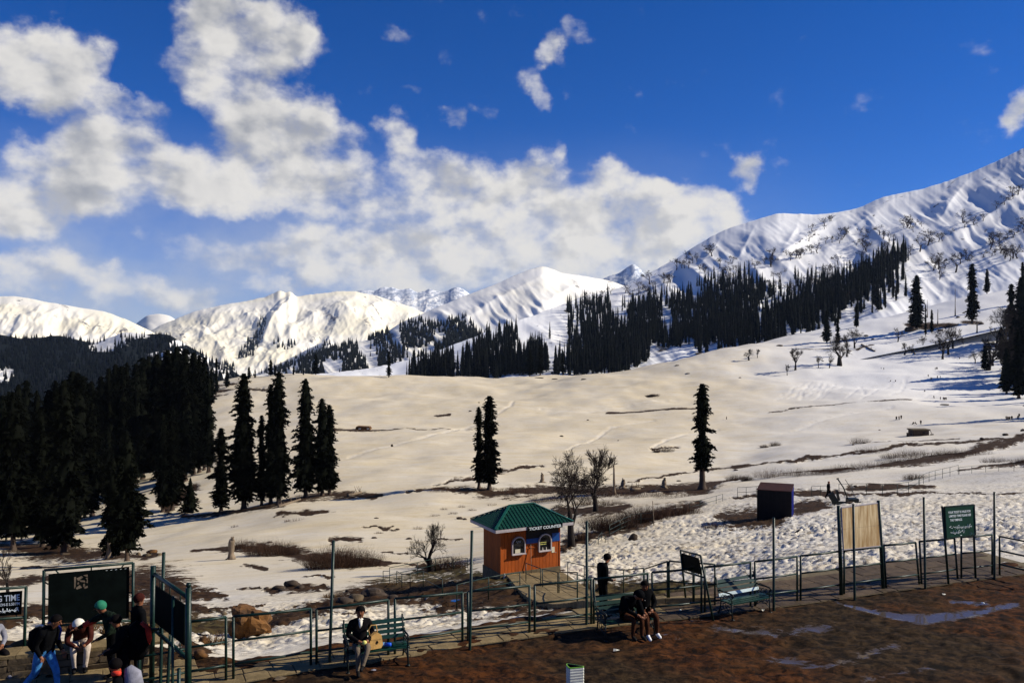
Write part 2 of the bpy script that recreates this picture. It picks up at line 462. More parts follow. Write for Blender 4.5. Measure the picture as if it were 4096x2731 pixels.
M['shrub'] = mat('shrub', (.075, .042, .027), .95, .4, 1.5, spec=.05, rnd=.2)
M['dry_grass'] = mat('dry_grass', (.17, .105, .05), .95, .4, 1.5, spec=.05)
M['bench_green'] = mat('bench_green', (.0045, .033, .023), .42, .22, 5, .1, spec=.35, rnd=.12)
M['bench_pale'] = mat('bench_pale', (.50, .60, .60), .5, .2, 5)
M['iron'] = mat('iron', (.008, .014, .012), .5, .4, 8, .3)
M['rust_roof'] = mat('rust_roof', (.055, .016, .010), .75, .45, 2.0, .3, stretch=(.4, 3, 1))
M['cabin_shade'] = mat('cabin_shade', (.006, .005, .006), .8, .35, 3, .2)  # near black colour carries the shade on the cabin's front and walls
M['cabin_blue'] = mat('cabin_blue', (.020, .035, .30), .55, .3, 2, .1)
M['tan_board'] = mat('tan_board', (.56, .44, .25), .8, .5, 3.0, c2=(.36, .21, .075), stretch=(2.6, 2.6, .35))
M['bin_white'] = mat('bin_white', (.66, .66, .56), .6, .15, 3, .3, stretch=(1, 1, 6))
M['bin_edge'] = mat('bin_edge', (.18, .42, .05), .6, .2, 4)
M['skin'] = mat('skin', (.21, .080, .036), .55, .15, 9)
M['hair'] = mat('hair', (.004, .003, .003), .8, .2, 30, spec=.05)
M['black_cloth'] = mat('black_cloth', (.004, .0042, .005), .95, .4, 8, .4, 40, spec=.03)
M['dark_jacket'] = mat('dark_jacket', (.008, .0068, .0075), .9, .4, 8, .5, 40, spec=.04)
M['grey_trouser'] = mat('grey_trouser', (.14, .105, .07), .85, .3, 8, .5, 40)
M['brown_trouser'] = mat('brown_trouser', (.055, .020, .010), .9, .3, 8, .5, 40, spec=.05)
M['jeans'] = mat('jeans', (.045, .21, .50), .85, .35, 8, .5, 40)
M['pale_trouser'] = mat('pale_trouser', (.52, .43, .36), .85, .25, 8, .5, 40)
M['white_cloth'] = mat('white_cloth', (.74, .70, .60), .85, .12, 8, .4, 40)
M['maroon_cloth'] = mat('maroon_cloth', (.045, .011, .008), .9, .4, 8, .4, 40, spec=.05)
M['red_cloth'] = mat('red_cloth', (.55, .035, .015), .8, .25, 8, .4, 40)
M['grey_cloth'] = mat('grey_cloth', (.20, .20, .24), .85, .3, 8, .4, 40)
M['camo_cloth'] = mat('camo_cloth', (.012, .020, .013), .9, .9, 18, .4, 40, spec=.04)
M['green_cap'] = mat('green_cap', (.012, .16, .085), .8, .2, 8)
M['shoe_white'] = mat('shoe_white', (.78, .78, .76), .6, .1, 8)
M['shoe_dark'] = mat('shoe_dark', (.008, .007, .007), .7, .3, 8, spec=.1)
M['bag_tan'] = mat('bag_tan', (.50, .29, .085), .8, .2, 8, .4, 30)
M['blue_strap'] = mat('blue_strap', (.012, .03, .20), .7, .2, 8)
M['yellow_paper'] = mat('yellow_paper', (.70, .66, .18), .8, .2, 8)
M['scrap'] = mat('scrap', (.72, .68, .55), .8, .2, 8)
M['crow'] = mat('crow', (.006, .006, .007), .5, .3, 8)
mg = bpy.data.materials.new('bottle_plastic'); mg.use_nodes = True
pb = mg.node_tree.nodes['Principled BSDF']; pb.inputs['Base Color'].default_value = (.25, .55, .95, 1); pb.inputs['Transmission Weight'].default_value = .6; pb.inputs['Roughness'].default_value = .15
M['bottle'] = mg
M['bottle_blue'] = mat('bottle_blue', (.01, .09, .60), .4, .2, 8)
mg = bpy.data.materials.new('window_glass'); mg.use_nodes = True
pb = mg.node_tree.nodes['Principled BSDF']; pb.inputs['Base Color'].default_value = (.008, .009, .010, 1); pb.inputs['Roughness'].default_value = .06; pb.inputs['Specular IOR Level'].default_value = .5
M['glass'] = mg

def land_material():
    m = bpy.data.materials.new('land'); m.use_nodes = True; t = m.node_tree; L = t.links.new; b = t.nodes['Principled BSDF']
    tc = nd(t, 'ShaderNodeTexCoord'); P = tc.outputs['Object']
    def attr(n):
        a = nd(t, 'ShaderNodeAttribute', attribute_name=n); return a.outputs['Fac']
    n1 = noise(t, P, .9, 8.0, .68); n2 = noise(t, P, .10, 5.0, .6); n3 = noise(t, P, 4.5, 6.0, .7); n4 = noise(t, P, .025, 4.0, .55)
    st = nd(t, 'ShaderNodeMapping'); L(P, st.inputs[0]); st.inputs[3].default_value = (.16, .75, 1)
    streak = noise(t, st.outputs[0], .35, 7.0, .68, dist=.8)
    # old spring snow: dust-tanned where it has melted back, paler in the hollows
    tan = mth(t, 'ADD', attr('tan'), mth(t, 'MULTIPLY', mth(t, 'SUBTRACT', n2, .5), .7))
    tan = mth(t, 'ADD', tan, mth(t, 'MULTIPLY', mth(t, 'SUBTRACT', streak, .5), 1.5))
    tan = mth(t, 'ADD', tan, mth(t, 'MULTIPLY', mth(t, 'SUBTRACT', n4, .5), .6), True)
    snow = mixc(t, tan, (.65, .61, .535), (.61, .51, .335))
    snow = mixc(t, mth(t, 'MULTIPLY', attr('pale'), .85), snow, (.80, .79, .77))
    cup = attr('cup')
    dirt = mth(t, 'MULTIPLY', ramp(t, noise(t, P, 1.9, 8.0, .7), .47, .66), mth(t, 'ADD', mth(t, 'MULTIPLY', cup, .85), .10))
    snow = mixc(t, dirt, snow, (.17, .135, .095))
    dk = mth(t, 'MULTIPLY', ramp(t, streak, .56, .72), mth(t, 'ADD', .12, mth(t, 'MULTIPLY', attr('tan'), .32)))
    snow = mixc(t, dk, snow, (.34, .25, .13))
    snow = mixc(t, mth(t, 'MULTIPLY', ramp(t, noise(t, P, .42, 9.0, .74), .50, .70), .30), snow, (.30, .235, .14))
    specks = mth(t, 'MULTIPLY', ramp(t, n3, .64, .76), .42)
    snow = mixc(t, specks, snow, (.20, .15, .10))
    # bare ground
    e = mth(t, 'ADD', attr('earth'), mth(t, 'MULTIPLY', mth(t, 'SUBTRACT', n1, .5), 1.25))
    e = mth(t, 'ADD', e, mth(t, 'MULTIPLY', mth(t, 'SUBTRACT', n3, .5), .5))
    e = mth(t, 'ADD', e, mth(t, 'MULTIPLY', mth(t, 'SUBTRACT', streak, .5), .9))
    e = mth(t, 'MULTIPLY', e, ramp(t, attr('earth'), .02, .22))
    e = ramp(t, e, .40, .54)
    earth = mixc(t, ramp(t, n1, .3, .7), (.010, .005, .0022), (.056, .028, .011))
    earth = mixc(t, ramp(t, n3, .58, .75), earth, (.12, .07, .032))
    grass = mth(t, 'MULTIPLY', attr('grass'), ramp(t, n1, .35, .65))
    earth = mixc(t, grass, earth, (.070, .058, .020))
    # trodden mud of the yard
    st2 = nd(t, 'ShaderNodeMapping'); L(P, st2.inputs[0]); st2.inputs[3].default_value = (1.0, 1.6, 1); st2.inputs[2].default_value = (0, 0, .5)
    mn = noise(t, st2.outputs[0], 2.4, 9.0, .72, dist=.6); mn2 = noise(t, P, .5, 4.0, .6)
    mud = mixc(t, ramp(t, mn, .36, .66), (.0035, .0015, .0005), (.092, .030, .0062))
    mud = mixc(t, ramp(t, mn2, .42, .62), mud, mixc(t, .45, mud, (.050, .024, .008)))
    mud = mixc(t, mth(t, 'MULTIPLY', ramp(t, noise(t, P, .16, 3, .5), .44, .6), .75), mud, mixc(t, ramp(t, mn, .4, .62), (.006, .004, .002), (.040, .029, .014)))
    mud = mixc(t, ramp(t, noise(t, P, 30, 3, .6), .68, .76), mud, (.13, .08, .035))
    pit_shade = ramp(t, noise(t, P, 5.5, 7.0, .7), .38, .50, .28, 1.0)  # noise darkens the mud colour like shade lying in its hollows
    mud = mixc(t, 1.0, mud, comb(t, pit_shade), 'MULTIPLY')
    wetn = mth(t, 'ADD', attr('wet'), mth(t, 'ADD', mth(t, 'MULTIPLY', mth(t, 'SUBTRACT', mn, .5), 1.3), mth(t, 'MULTIPLY', mth(t, 'SUBTRACT', mn2, .5), .8)))
    wet = ramp(t, wetn, .50, .66)
    mud = mixc(t, wet, mud, (.070, .055, .045))
    mk = ramp(t, attr('mud'), .4, .6)
    c = mixc(t, e, snow, earth); c = mixc(t, mk, c, mud)
    L(c, b.inputs['Base Color'])
    wk = mth(t, 'MULTIPLY', wet, mk)
    r = mth(t, 'SUBTRACT', .92, mth(t, 'MULTIPLY', wk, .80)); L(r, b.inputs['Roughness'])
    L(mth(t, 'ADD', .10, mth(t, 'MULTIPLY', wk, .22)), b.inputs['Specular IOR Level'])
    h = mth(t, 'ADD', mth(t, 'MULTIPLY', n1, .6), mth(t, 'MULTIPLY', n3, .18))
    h = mth(t, 'ADD', h, mth(t, 'MULTIPLY', mth(t, 'MULTIPLY', mn, mk), 1.3))
    bp = nd(t, 'ShaderNodeBump'); bp.inputs['Distance'].default_value = .22
    L(mth(t, 'MULTIPLY', mth(t, 'SUBTRACT', 1.0, wk), mth(t, 'ADD', .28, mth(t, 'MULTIPLY', cup, .45))), bp.inputs['Strength']); L(h, bp.inputs['Height'])
    L(bp.outputs[0], b.inputs['Normal'])
    return m

def mountain_material(name, snow, warm, rock, rock_amt, canopy=None, scale=.004):
    """Snow slope with rock showing on broken ground; CANOPY covers the part marked by the 'wood' attribute."""
    m = bpy.data.materials.new(name); m.use_nodes = True; t = m.node_tree; L = t.links.new; b = t.nodes['Principled BSDF']
    P = nd(t, 'ShaderNodeTexCoord').outputs['Object']
    n1 = noise(t, P, scale, 7.0, .62); n2 = noise(t, P, scale*6, 8.0, .7); n3 = noise(t, P, scale*.5, 3.0)
    c = mixc(t, ramp(t, n3, .35, .65), snow, warm)
    rk = nd(t, 'ShaderNodeAttribute', attribute_name='rock').outputs['Fac']
    k = mth(t, 'ADD', mth(t, 'MULTIPLY', rk, rock_amt), mth(t, 'MULTIPLY', mth(t, 'SUBTRACT', n2, .5), 1.3))
    c = mixc(t, ramp(t, k, .42, .62), c, rock)
    if canopy:
        wd = nd(t, 'ShaderNodeAttribute', attribute_name='wood').outputs['Fac']
        w = mth(t, 'ADD', wd, mth(t, 'MULTIPLY', mth(t, 'SUBTRACT', n2, .5), .9))
        c = mixc(t, ramp(t, w, .40, .55), c, canopy)
    L(c, b.inputs['Base Color']); b.inputs['Roughness'].default_value = .9; b.inputs['Specular IOR Level'].default_value = .08
    bp = nd(t, 'ShaderNodeBump'); bp.inputs['Strength'].default_value = .22; bp.inputs['Distance'].default_value = .012/scale
    L(n2, bp.inputs['Height']); L(bp.outputs[0], b.inputs['Normal'])
    return m

# ------------------------------------------------------------------ ground sheet
def poly_dist(px, py, pts, ysc):
    """Signed-free closeness 1..0 of points to a polyline whose half height varies along it."""
    out = np.zeros_like(px)
    for (x0, y0, w0), (x1, y1, w1) in zip(pts[:-1], pts[1:]):
        dx, dy = x1-x0, (y1-y0)*ysc; L2 = dx*dx+dy*dy+1e-9
        t = np.clip(((px-x0)*dx+(py-y0)*ysc*dy)/L2, 0, 1)
        dist = np.hypot(px-(x0+t*dx), (py-y0)*ysc-t*dy)/ysc
        w = w0+(w1-w0)*t
        out = np.maximum(out, np.clip(1.0-.46*dist/np.maximum(w, .3), 0, 1))
    return out

EARTH_AND_SHADE = [
 [(610,1436,8),(660,1418,12),(720,1400,14),(800,1378,20),(880,1362,28),(980,1358,38),(1080,1365,46),(1180,1376,36),(1290,1392,20)],
 [(1060,1322,10),(1160,1330,14),(1280,1318,10)],
 [(1390,1362,28),(1500,1356,28),(1600,1352,16),(1660,1340,5)],
 [(455,1265,6),(560,1262,10),(640,1268,9),(720,1280,12),(800,1290,14),(880,1294,5),(930,1290,2)],
 [(765,1245,5),(830,1243,4)], [(620,1357,6),(690,1350,8),(745,1350,5)], [(560,1350,3),(590,1352,3)],
 [(0,1252,14),(100,1262,18),(180,1264,18),(260,1264,13),(330,1275,8),(362,1268,4)],
 [(300,1340,30),(360,1345,38),(430,1362,22),(475,1366,14),(520,1372,5)], [(440,1395,10),(500,1400,8),(540,1396,4)], [(560,1300,2),(600,1304,3)], [(700,1325,2),(760,1322,3)], [(330,1420,20),(400,1420,18),(450,1425,10)], [(560,1395,4),(600,1390,3)], [(60,1300,5),(130,1296,4)], [(880,1270,2),(930,1268,2)], [(1000,1236,2),(1060,1232,2)], [(840,1215,1.5),(900,1212,2)], [(380,1128,8),(440,1150,6)], [(300,1400,20),(360,1390,14)], [(320,1440,22),(440,1442,22),(500,1442,18),(545,1432,14)],
 [(430,1490,14),(470,1495,10)], [(0,1340,8),(60,1336,10),(110,1330,6)], [(0,1420,24),(60,1410,24),(110,1400,14)], [(120,1440,10),(260,1436,8)],
 [(420,1178,5),(520,1172,8),(600,1166,8),(660,1152,8),(730,1138,8),(800,1136,6),(880,1138,3)], [(640,1181,3),(700,1180,5),(752,1178,4)],
 [(380,1165,8),(450,1120,6)], [(420,1060,10),(480,1045,10)], [(400,1010,4),(480,995,4)], [(330,960,4),(470,965,5)],
 [(485,900,4),(540,897,3),(640,901,1)], [(490,887,2.5),(545,885,1)], [(490,910,2),(520,908,1)],
 [(930,1133,3),(1000,1128,4),(1080,1131,8),(1150,1136,9),(1250,1126,9),(1330,1131,9),(1420,1133,7),(1500,1129,6),(1560,1126,10),(1610,1124,15),(1650,1112,8),(1720,1097,4),(1800,1090,5),(1900,1083,7),(1980,1075,7),(2060,1060,8),(2130,1048,9),(2200,1040,8),(2260,1022,5),(2360,1005,3)],
 [(1000,1118,2),(1090,1098,4),(1140,1085,3),(1240,1074,1.6)], [(1430,1104,1.5),(1489,1091,2),(1600,1078,2),(1764,1060,2),(1860,1045,1.5),(1960,1040,1.5),(2060,1028,2),(2200,1018,2),(2352,1004,2)],
 [(1400,948,2.5),(1470,946,3.5),(1540,941,2.5),(1610,937,1.5)], [(770,986,2.5),(820,984,2),(890,984,1.2),(1060,983,.8),(1090,980,.8)], [(1000,954,1.6),(1030,952,2.4)],
 [(1125,919,1.2),(1175,922,1.2)], [(1764,946,1),(1900,931,1.2),(1990,922,1),(2090,915,1.6)], [(2000,1020,1.5),(2200,1010,1.5)],
 [(1690,1150,3),(1760,1142,4),(1900,1136,6),(2000,1138,5),(2100,1138,3),(2360,1134,2)], [(1950,1123,4),(2060,1113,7),(2130,1109,5)],
 [(2040,1133,3),(2120,1131,6),(2160,1128,3)], [(2200,1080,3),(2290,1060,4),(2360,1055,4)],
 [(1600,1166,8),(1500,1186,13),(1440,1205,13),(1380,1222,10),(1320,1244,8),(1288,1262,6)], [(1760,1190,20),(1700,1192,18),(1660,1190,8)], [(1840,1170,14),(1890,1162,9)],
 [(1290,1165,8),(1380,1172,8),(1440,1165,4)], [(1490,910,2.5),(1515,907,2)], [(1020,1395,8),(1100,1400,6)],
 [(2078,748,3),(2130,752,7),(2200,748,3)], [(2215,741,4),(2250,742,3)], [(2000,790,2),(1960,800,2),(1830,800,1)],  # shade under the right hillside firs, drawn in as dark ground
 [(960,1312,8),(1060,1308,8)], [(1500,1038,2),(1555,1035,2)], [(940,1295,3),(1010,1305,6)],
]
WET = [
 ([(1830,1330,1.5),(1930,1385,3),(2010,1405,6),(2120,1422,12),(2230,1408,9),(2330,1388,6)], .92),
 ([(1640,1440,10),(1780,1455,18),(1900,1440,12)], .62), ([(1780,1515,12),(1900,1530,16),(2060,1480,12)], .60), ([(1560,1425,8),(1640,1420,6)], .55), ([(1500,1450,10),(1560,1470,8)], .55),
 ([(2190,1380,5),(2260,1385,7)], .8), ([(1990,1560,14),(2150,1530,10)], .58), ([(1600,1400,6),(1720,1395,5)], .5),
]
GRASS = [[(1400,1362,26),(1500,1358,26),(1600,1352,16)], [(900,1330,14),(1060,1315,12),(1180,1330,10)], [(320,1440,22),(500,1440,18)]]

_g = random.Random(12)
TRACKS = [[(1180,925,1.2),(1172,940,1.6),(1130,962,1.8),(1040,985,1.8),(960,1012,2),(880,1030,2),(800,1048,1.5)], [(1650,985,1),(1580,996,1.6),(1530,1015,1.8),(1500,1036,1.6)], [(1240,945,.8),(1330,950,1.2),(1430,935,1.2),(1560,915,.8)],
 [(1800,990,.8),(1900,965,1.3),(2050,935,1.0)], [(1300,1040,1),(1400,985,1.4),(1500,965,1.2)]]
for _k in range(16):
    _x = _g.uniform(1850, 2180); TRACKS.append([(_x, _g.uniform(872, 885), .5), (_x-_g.uniform(5, 40), _g.uniform(888, 898), .9), (_x-_g.uniform(20, 90), _g.uniform(903, 916), .7)])
def build_ground():
    th = np.concatenate([np.linspace(-PI, -.66, 40)[:-1], np.linspace(-.66, -.575, 12)[:-1], np.linspace(-.575, .575, 640), np.linspace(.575, .66, 12)[1:], np.linspace(.66, PI, 40)[1:-1]])
    rho = np.concatenate([[.3, 2, 5, 8], np.exp(np.linspace(math.log(10), math.log(80), 400)), np.exp(np.linspace(math.log(80), math.log(1700), 300))[1:]])
    R, T = np.meshgrid(rho, th, indexing='ij')
    X = R*np.sin(T); Y = R*np.cos(T)
    tc_ = np.clip(T, -.75, .75); d = R*np.cos(tc_); u = np.tan(tc_); x = CX+FX*u
    z, s = base_z(u, d)
    r = relief(X, Y, d, s, x)
    front = (np.abs(T) < .7)
    y = HY-(z-CAMZ)*FX/np.maximum(d, .1)
    px, py = x.ravel(), y.ravel(); s_ = s.ravel(); dd = d.ravel()
    wx = px+16*fbm(px/34, py/9, 71, 4)+7*fbm(px/9, py/4, 73, 3); wy = py+5.5*fbm(px/26, py/8, 72, 4)*np.clip((py-840)/260, .25, 1.3)
    earth = np.zeros(px.shape)
    for st in EARTH_AND_SHADE: earth = np.maximum(earth, poly_dist(wx, wy, st, 2.2))
    wet = np.zeros(px.shape)
    for st, k_ in WET: wet = np.maximum(wet, poly_dist(px, py, st, 2.2)*k_)
    grass = np.zeros(px.shape)
    for st in GRASS: grass = np.maximum(grass, poly_dist(px, py, st, 2.2))
    track = np.zeros(px.shape)
    for st in TRACKS: track = np.maximum(track, poly_dist(px+4*fbm(px/20, py/6, 74, 3), py, st, 2.2))
    # the earth shows where the snow has shrunk back, a few centimetres lower; the bank by the booth stands up
    lumpy = fbm(X.ravel()*1.3, Y.ravel()*1.3, 5, 4)
    r = r.ravel(); em = sstep(.45, .7, earth)
    r = r*(1-em*.4) + em*lumpy*.22*sstep(0, .1, s_)*np.where(dd < 80, 1, .3)
    mud = 1-sstep(-.012, .012, s_)
    r = r-sstep(.35, .9, track)*.35*np.clip(dd/250, .3, 1.4)
    wf = sstep(.4, .65, wet)*mud
    r = r*(1-wf)-.012*wf
    earth = earth*.9
    cup = (sstep(1200, 1360, px)*(1-sstep(75, 210, dd))+(1-sstep(1200, 1360, px))*.8*(1-sstep(30, 75, dd)))*sstep(0, .1, s_)
    tan = .72-.62*sstep(1500, 1950, px+.6*(py-950)) - .35*(1-sstep(850, 880, py))*sstep(1400, 1700, px)
    tan = np.where(dd < 75, tan*.6+.1, tan)
    pale = sstep(1650, 2000, px)*(1-sstep(860, 960, py-.04*(px-1900)))
    pale = np.clip(pale+.22*sstep(.3, .8, track), 0, 1)
    V = np.stack([X.ravel(), Y.ravel(), z.ravel()+r], -1)
    F = grid_faces(len(rho), len(th), True)
    me = np_mesh('ground', V, F, [land_material()], True, dict(earth=earth, wet=wet, tan=tan, mud=mud, cup=cup, grass=grass, pale=pale))
    o = link_mesh('ground', me); tag(o, kind='structure'); return o
build_ground()

# ------------------------------------------------------------------ mountains
def rline(pts):
    xs = [p[0] for p in pts]; ys = [p[1] for p in pts]
    return lambda x: pchip(xs, ys, x)

class Mountain:
    def __init__(s, name, ridge, base, d0, d1, x0, x1, nx, nt, disp, material, pw=1.0, rough_ridge=1.5, rock=None, wood=None, seed=1):
        s.ridge = ridge; s.base = base; s.d0 = d0; s.d1 = d1; s.disp = disp; s.pw = pw; s.rr = rough_ridge; s.seed = seed
        xs = np.linspace(x0, x1, nx)
        ts = np.concatenate([[-.25, -.12], np.linspace(0, 1, nt), [1.03, 1.08, 1.2, 1.5]])
        Tt, Xx = np.meshgrid(ts, xs, indexing='ij')
        P, y = s.pos(Xx, Tt)
        rk = rock(Xx, y, np.clip(Tt, 0, 1)) if rock else np.zeros(Xx.shape)
        wd = wood(Xx, y) if wood else np.zeros(Xx.shape)
        me = np_mesh(name, P.reshape(-1, 3), grid_faces(len(ts), nx), [material], True, dict(rock=rk.ravel(), wood=wd.ravel()))
        tag(link_mesh(name, me), kind='structure')
    def pos(s, x, t):
        x = np.asarray(x, float); t = np.asarray(t, float)
        yb = s.base(x); tc = np.clip(t, 0, 1)
        yr = s.ridge(x)+s.rr*fbm(x/16, x*0+3.3, s.seed+50, 4)*tc**14
        y = yb+(yr-yb)*tc**s.pw
        y = y+np.where(t < 0, -t*220, 0)+np.where(t > 1, np.maximum(t-1, 0)**.8*160, 0)
        d0 = s.d0(x) if callable(s.d0) else s.d0; d1 = s.d1(x) if callable(s.d1) else s.d1
        d = d0+(d1-d0)*t
        env = np.clip((1-tc)*5, 0, 1)*np.clip(tc*6+.1, 0, 1)
        env = np.where((t < 0) | (t > 1), 0, env)
        z = CAMZ-(y-HY)*d/FX + s.disp(x, y)*env*d/FX
        return np.stack([(x-CX)/FX*d, d, z], -1), y
    def t_of(s, x, y):
        yb = s.base(x); yr = s.ridge(x)
        return np.clip((yb-y)/np.maximum(yb-yr, 1e-3), 0, 1)**(1/s.pw)

def rot_noise(x, y, ang, l1, l2, seed, octv=4, fn=ridged):
    c, s = math.cos(ang), math.sin(ang)
    return fn((x*c+y*s)/l1, (-x*s+y*c)/l2, seed, octv)

def spur(x, y, pts, amp, wl, wr):
    """A crest along PTS: steep on its upper-left side, easy on the lower right."""
    best = np.full(np.shape(x), 1e9); sg = np.zeros(np.shape(x)); am = np.zeros(np.shape(x))
    n = len(pts)-1
    for i, ((x0, y0), (x1, y1)) in enumerate(zip(pts[:-1], pts[1:])):
        dx, dy = x1-x0, y1-y0; L = math.hypot(dx, dy)
        t = np.clip(((x-x0)*dx+(y-y0)*dy)/(L*L), 0, 1)
        dist = np.hypot(x-x0-t*dx, y-y0-t*dy)
        side = ((x-x0)*dy-(y-y0)*dx)/L
        k = dist < best
        best = np.where(k, dist, best); sg = np.where(k, side, sg)
        a = (i+t)/n; am = np.where(k, np.sin(np.clip(a*1.1+.12, 0, 1)*PI)**.5, am)
    return amp*am*np.where(sg > 0, np.exp(-best/wl), np.exp(-(best/wr)**1.3))

SPURS = [
 ([(2210,400),(2130,432),(2060,457),(1990,490),(1926,512),(1870,548),(1800,590),(1725,630),(1660,660)], 11, 9, 55),
 ([(2400,420),(2352,447),(2300,485),(2250,520),(2190,552),(2126,577),(2040,612),(1960,645)], 13, 9, 60),
 ([(1975,478),(1920,505),(1850,560),(1790,600),(1700,655),(1620,690)], 8, 8, 40),
 ([(2440,480),(2352,540),(2280,575),(2180,620),(2100,660)], 10, 8, 50),
 ([(2060,455),(2000,500),(1960,535),(1900,575),(1850,600)], 6, 7, 32),
 ([(1835,492),(1830,530),(1815,560),(1780,600)], 5, 6, 22), ([(1740,505),(1725,545),(1700,590),(1650,630)], 5, 6, 26),
 ([(1660,530),(1640,575),(1600,620),(1540,660)], 5, 6, 26), ([(2240,395),(2200,450),(2170,500),(2120,545)], 6, 7, 36), ([(2330,350),(2300,400),(2260,450)], 5, 7, 36),
]
def disp_right(x, y):
    r = 0
    for p, a, wl, wr in SPURS: r = r+spur(x, y, p, a, wl, wr)
    r = r+(rot_noise(x, y, math.radians(-52), 46, 150, 31, 4)-.5)*13*sstep(1000, 1500, x)
    r = r+fbm(x/70, y/60, 33, 2)*6+fbm(x/26, y/22, 34, 2)*.9
    return r*1.15
snow_w, snow_y = (.84, .83, .81), (.82, .78, .66)
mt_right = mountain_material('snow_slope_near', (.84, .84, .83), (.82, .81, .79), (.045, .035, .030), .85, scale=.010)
def rock_right(x, y, t):
    r = np.zeros(np.shape(x))
    for p, a, wl, wr in SPURS[:5]: r = np.maximum(r, spur(x, y, p, 1, 5, 4))
    r = r*.60*sstep(.05, .3, t)*(vnoise(x/18, y/18, 77)*.9+.25)
    r = np.maximum(r, .52*sstep(.7, .9, rot_noise(x, y, -.9, 30, 50, 81))*sstep(.45, .6, vnoise(x/60, y/60, 82)))
    cliff = np.exp(-((x-1520)/26)**2-((y-800)/26)**2)
    return np.maximum(r, cliff*.75)
RIGHT_D1 = rline([(500,1500),(1100,1750),(1400,2200),(1700,2400),(2352,2300),(2900,2200)])
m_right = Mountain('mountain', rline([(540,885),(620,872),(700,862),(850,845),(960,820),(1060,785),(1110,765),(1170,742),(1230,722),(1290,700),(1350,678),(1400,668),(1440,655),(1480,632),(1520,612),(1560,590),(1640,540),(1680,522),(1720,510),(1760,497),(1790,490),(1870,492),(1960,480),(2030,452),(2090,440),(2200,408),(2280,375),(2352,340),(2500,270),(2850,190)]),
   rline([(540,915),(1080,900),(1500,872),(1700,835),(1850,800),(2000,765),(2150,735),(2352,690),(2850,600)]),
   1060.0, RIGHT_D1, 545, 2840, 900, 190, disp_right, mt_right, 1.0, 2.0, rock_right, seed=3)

def disp_center(x, y):
    r = (rot_noise(x, y, math.radians(-48), 40, 140, 41, 4)-.5)*17*sstep(620, 690, y)+(rot_noise(x, y, math.radians(-35), 70, 260, 44, 2)-.5)*8
    r = r+spur(x, y, [(1240,640),(1150,690),(1080,730),(1060,740),(1000,790)], 9, 9, 40)+spur(x, y, [(1330,660),(1260,700),(1210,740)], 7, 8, 30)+spur(x, y, [(1130,670),(1000,730),(900,790)], 6, 10, 40)
    return r+fbm(x/30, y/26, 43, 2)*1.6
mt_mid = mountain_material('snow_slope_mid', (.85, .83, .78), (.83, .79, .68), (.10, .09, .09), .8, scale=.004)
rock_mid = lambda x, y, t: .60*sstep(.58, .85, rot_noise(x, y, -1.0, 30, 60, 91))*sstep(.5, .7, vnoise(x/45, y/30, 92))*sstep(.1, .3, t)
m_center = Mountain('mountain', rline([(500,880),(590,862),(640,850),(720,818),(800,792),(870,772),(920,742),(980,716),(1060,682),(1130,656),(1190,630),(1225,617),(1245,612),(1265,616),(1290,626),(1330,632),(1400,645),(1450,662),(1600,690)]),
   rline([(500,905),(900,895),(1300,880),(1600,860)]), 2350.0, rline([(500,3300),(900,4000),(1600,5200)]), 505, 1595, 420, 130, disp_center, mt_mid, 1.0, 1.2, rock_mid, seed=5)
m_spur = Mountain('mountain', rline([(440,900),(520,880),(600,853),(680,816),(720,795),(752,784),(800,800),(880,830)]),
   rline([(440,925),(880,905)]), 4200.0, 5200.0, 445, 878, 150, 60, lambda x, y: fbm(x/30, y/30, 47, 4)*5, mt_mid, 1.0, 1.5, rock_mid, seed=6)

def disp_left_center(x, y):
    q = (rot_noise(x, y, math.radians(60), 60, 80, 53, 5)-.5)*22+spur(x, y, [(760,675),(790,720),(850,760),(900,800)], 9, 14, 40)+spur(x, y, [(545,700),(500,735),(470,770)], 8, 12, 40)
    r = spur(x, y, [(665,672),(640,690),(610,735),(590,790),(560,830)], 16, 26, 30)*-1+spur(x, y, [(690,678),(640,720),(612,770),(590,820)], 18, 12, 60)
    r = r+q+(rot_noise(x, y, math.radians(30), 50, 200, 51, 3)-.5)*9+fbm(x/70, y/40, 52, 4)*6
    return r
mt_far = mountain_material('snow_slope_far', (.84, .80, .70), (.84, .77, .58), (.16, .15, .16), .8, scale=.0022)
rock_far = lambda x, y, t: .62*sstep(.62, .85, rot_noise(x, y, -.8, 20, 50, 95))*sstep(.5, .65, vnoise(x/45, y/30, 96))
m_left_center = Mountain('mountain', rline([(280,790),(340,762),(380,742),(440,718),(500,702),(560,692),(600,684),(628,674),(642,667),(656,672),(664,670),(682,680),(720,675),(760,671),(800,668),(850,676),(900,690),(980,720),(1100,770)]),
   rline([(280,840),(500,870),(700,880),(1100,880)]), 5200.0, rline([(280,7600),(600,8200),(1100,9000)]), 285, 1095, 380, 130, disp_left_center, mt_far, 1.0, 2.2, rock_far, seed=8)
m_dome = Mountain('mountain', rline([(270,775),(310,745),(345,723),(365,721),(385,724),(420,745),(480,780)]), rline([(270,820),(480,820)]), 9000.0, 10000.0, 272, 478, 80, 40,
   lambda x, y: fbm(x/40, y/30, 55, 3)*4, mt_far, 1.0, .8, None, seed=9)
def disp_left(x, y):
    return (rot_noise(x, y, math.radians(35), 50, 90, 61, 5)-.5)*22+(rot_noise(x, y, math.radians(80), 50, 60, 65, 3)-.5)*7+fbm(x/50, y/30, 62, 4)*6
m_left = Mountain('mountain', rline([(-420,700),(-200,690),(0,680),(40,681),(100,692),(180,706),(240,716),(280,730),(330,752),(380,780),(440,812),(520,850)]),
   rline([(-420,860),(520,890)]), 3600.0, 6400.0, -415, 515, 330, 110, disp_left, mt_far, 1.0, 1.2, rock_far, seed=10)
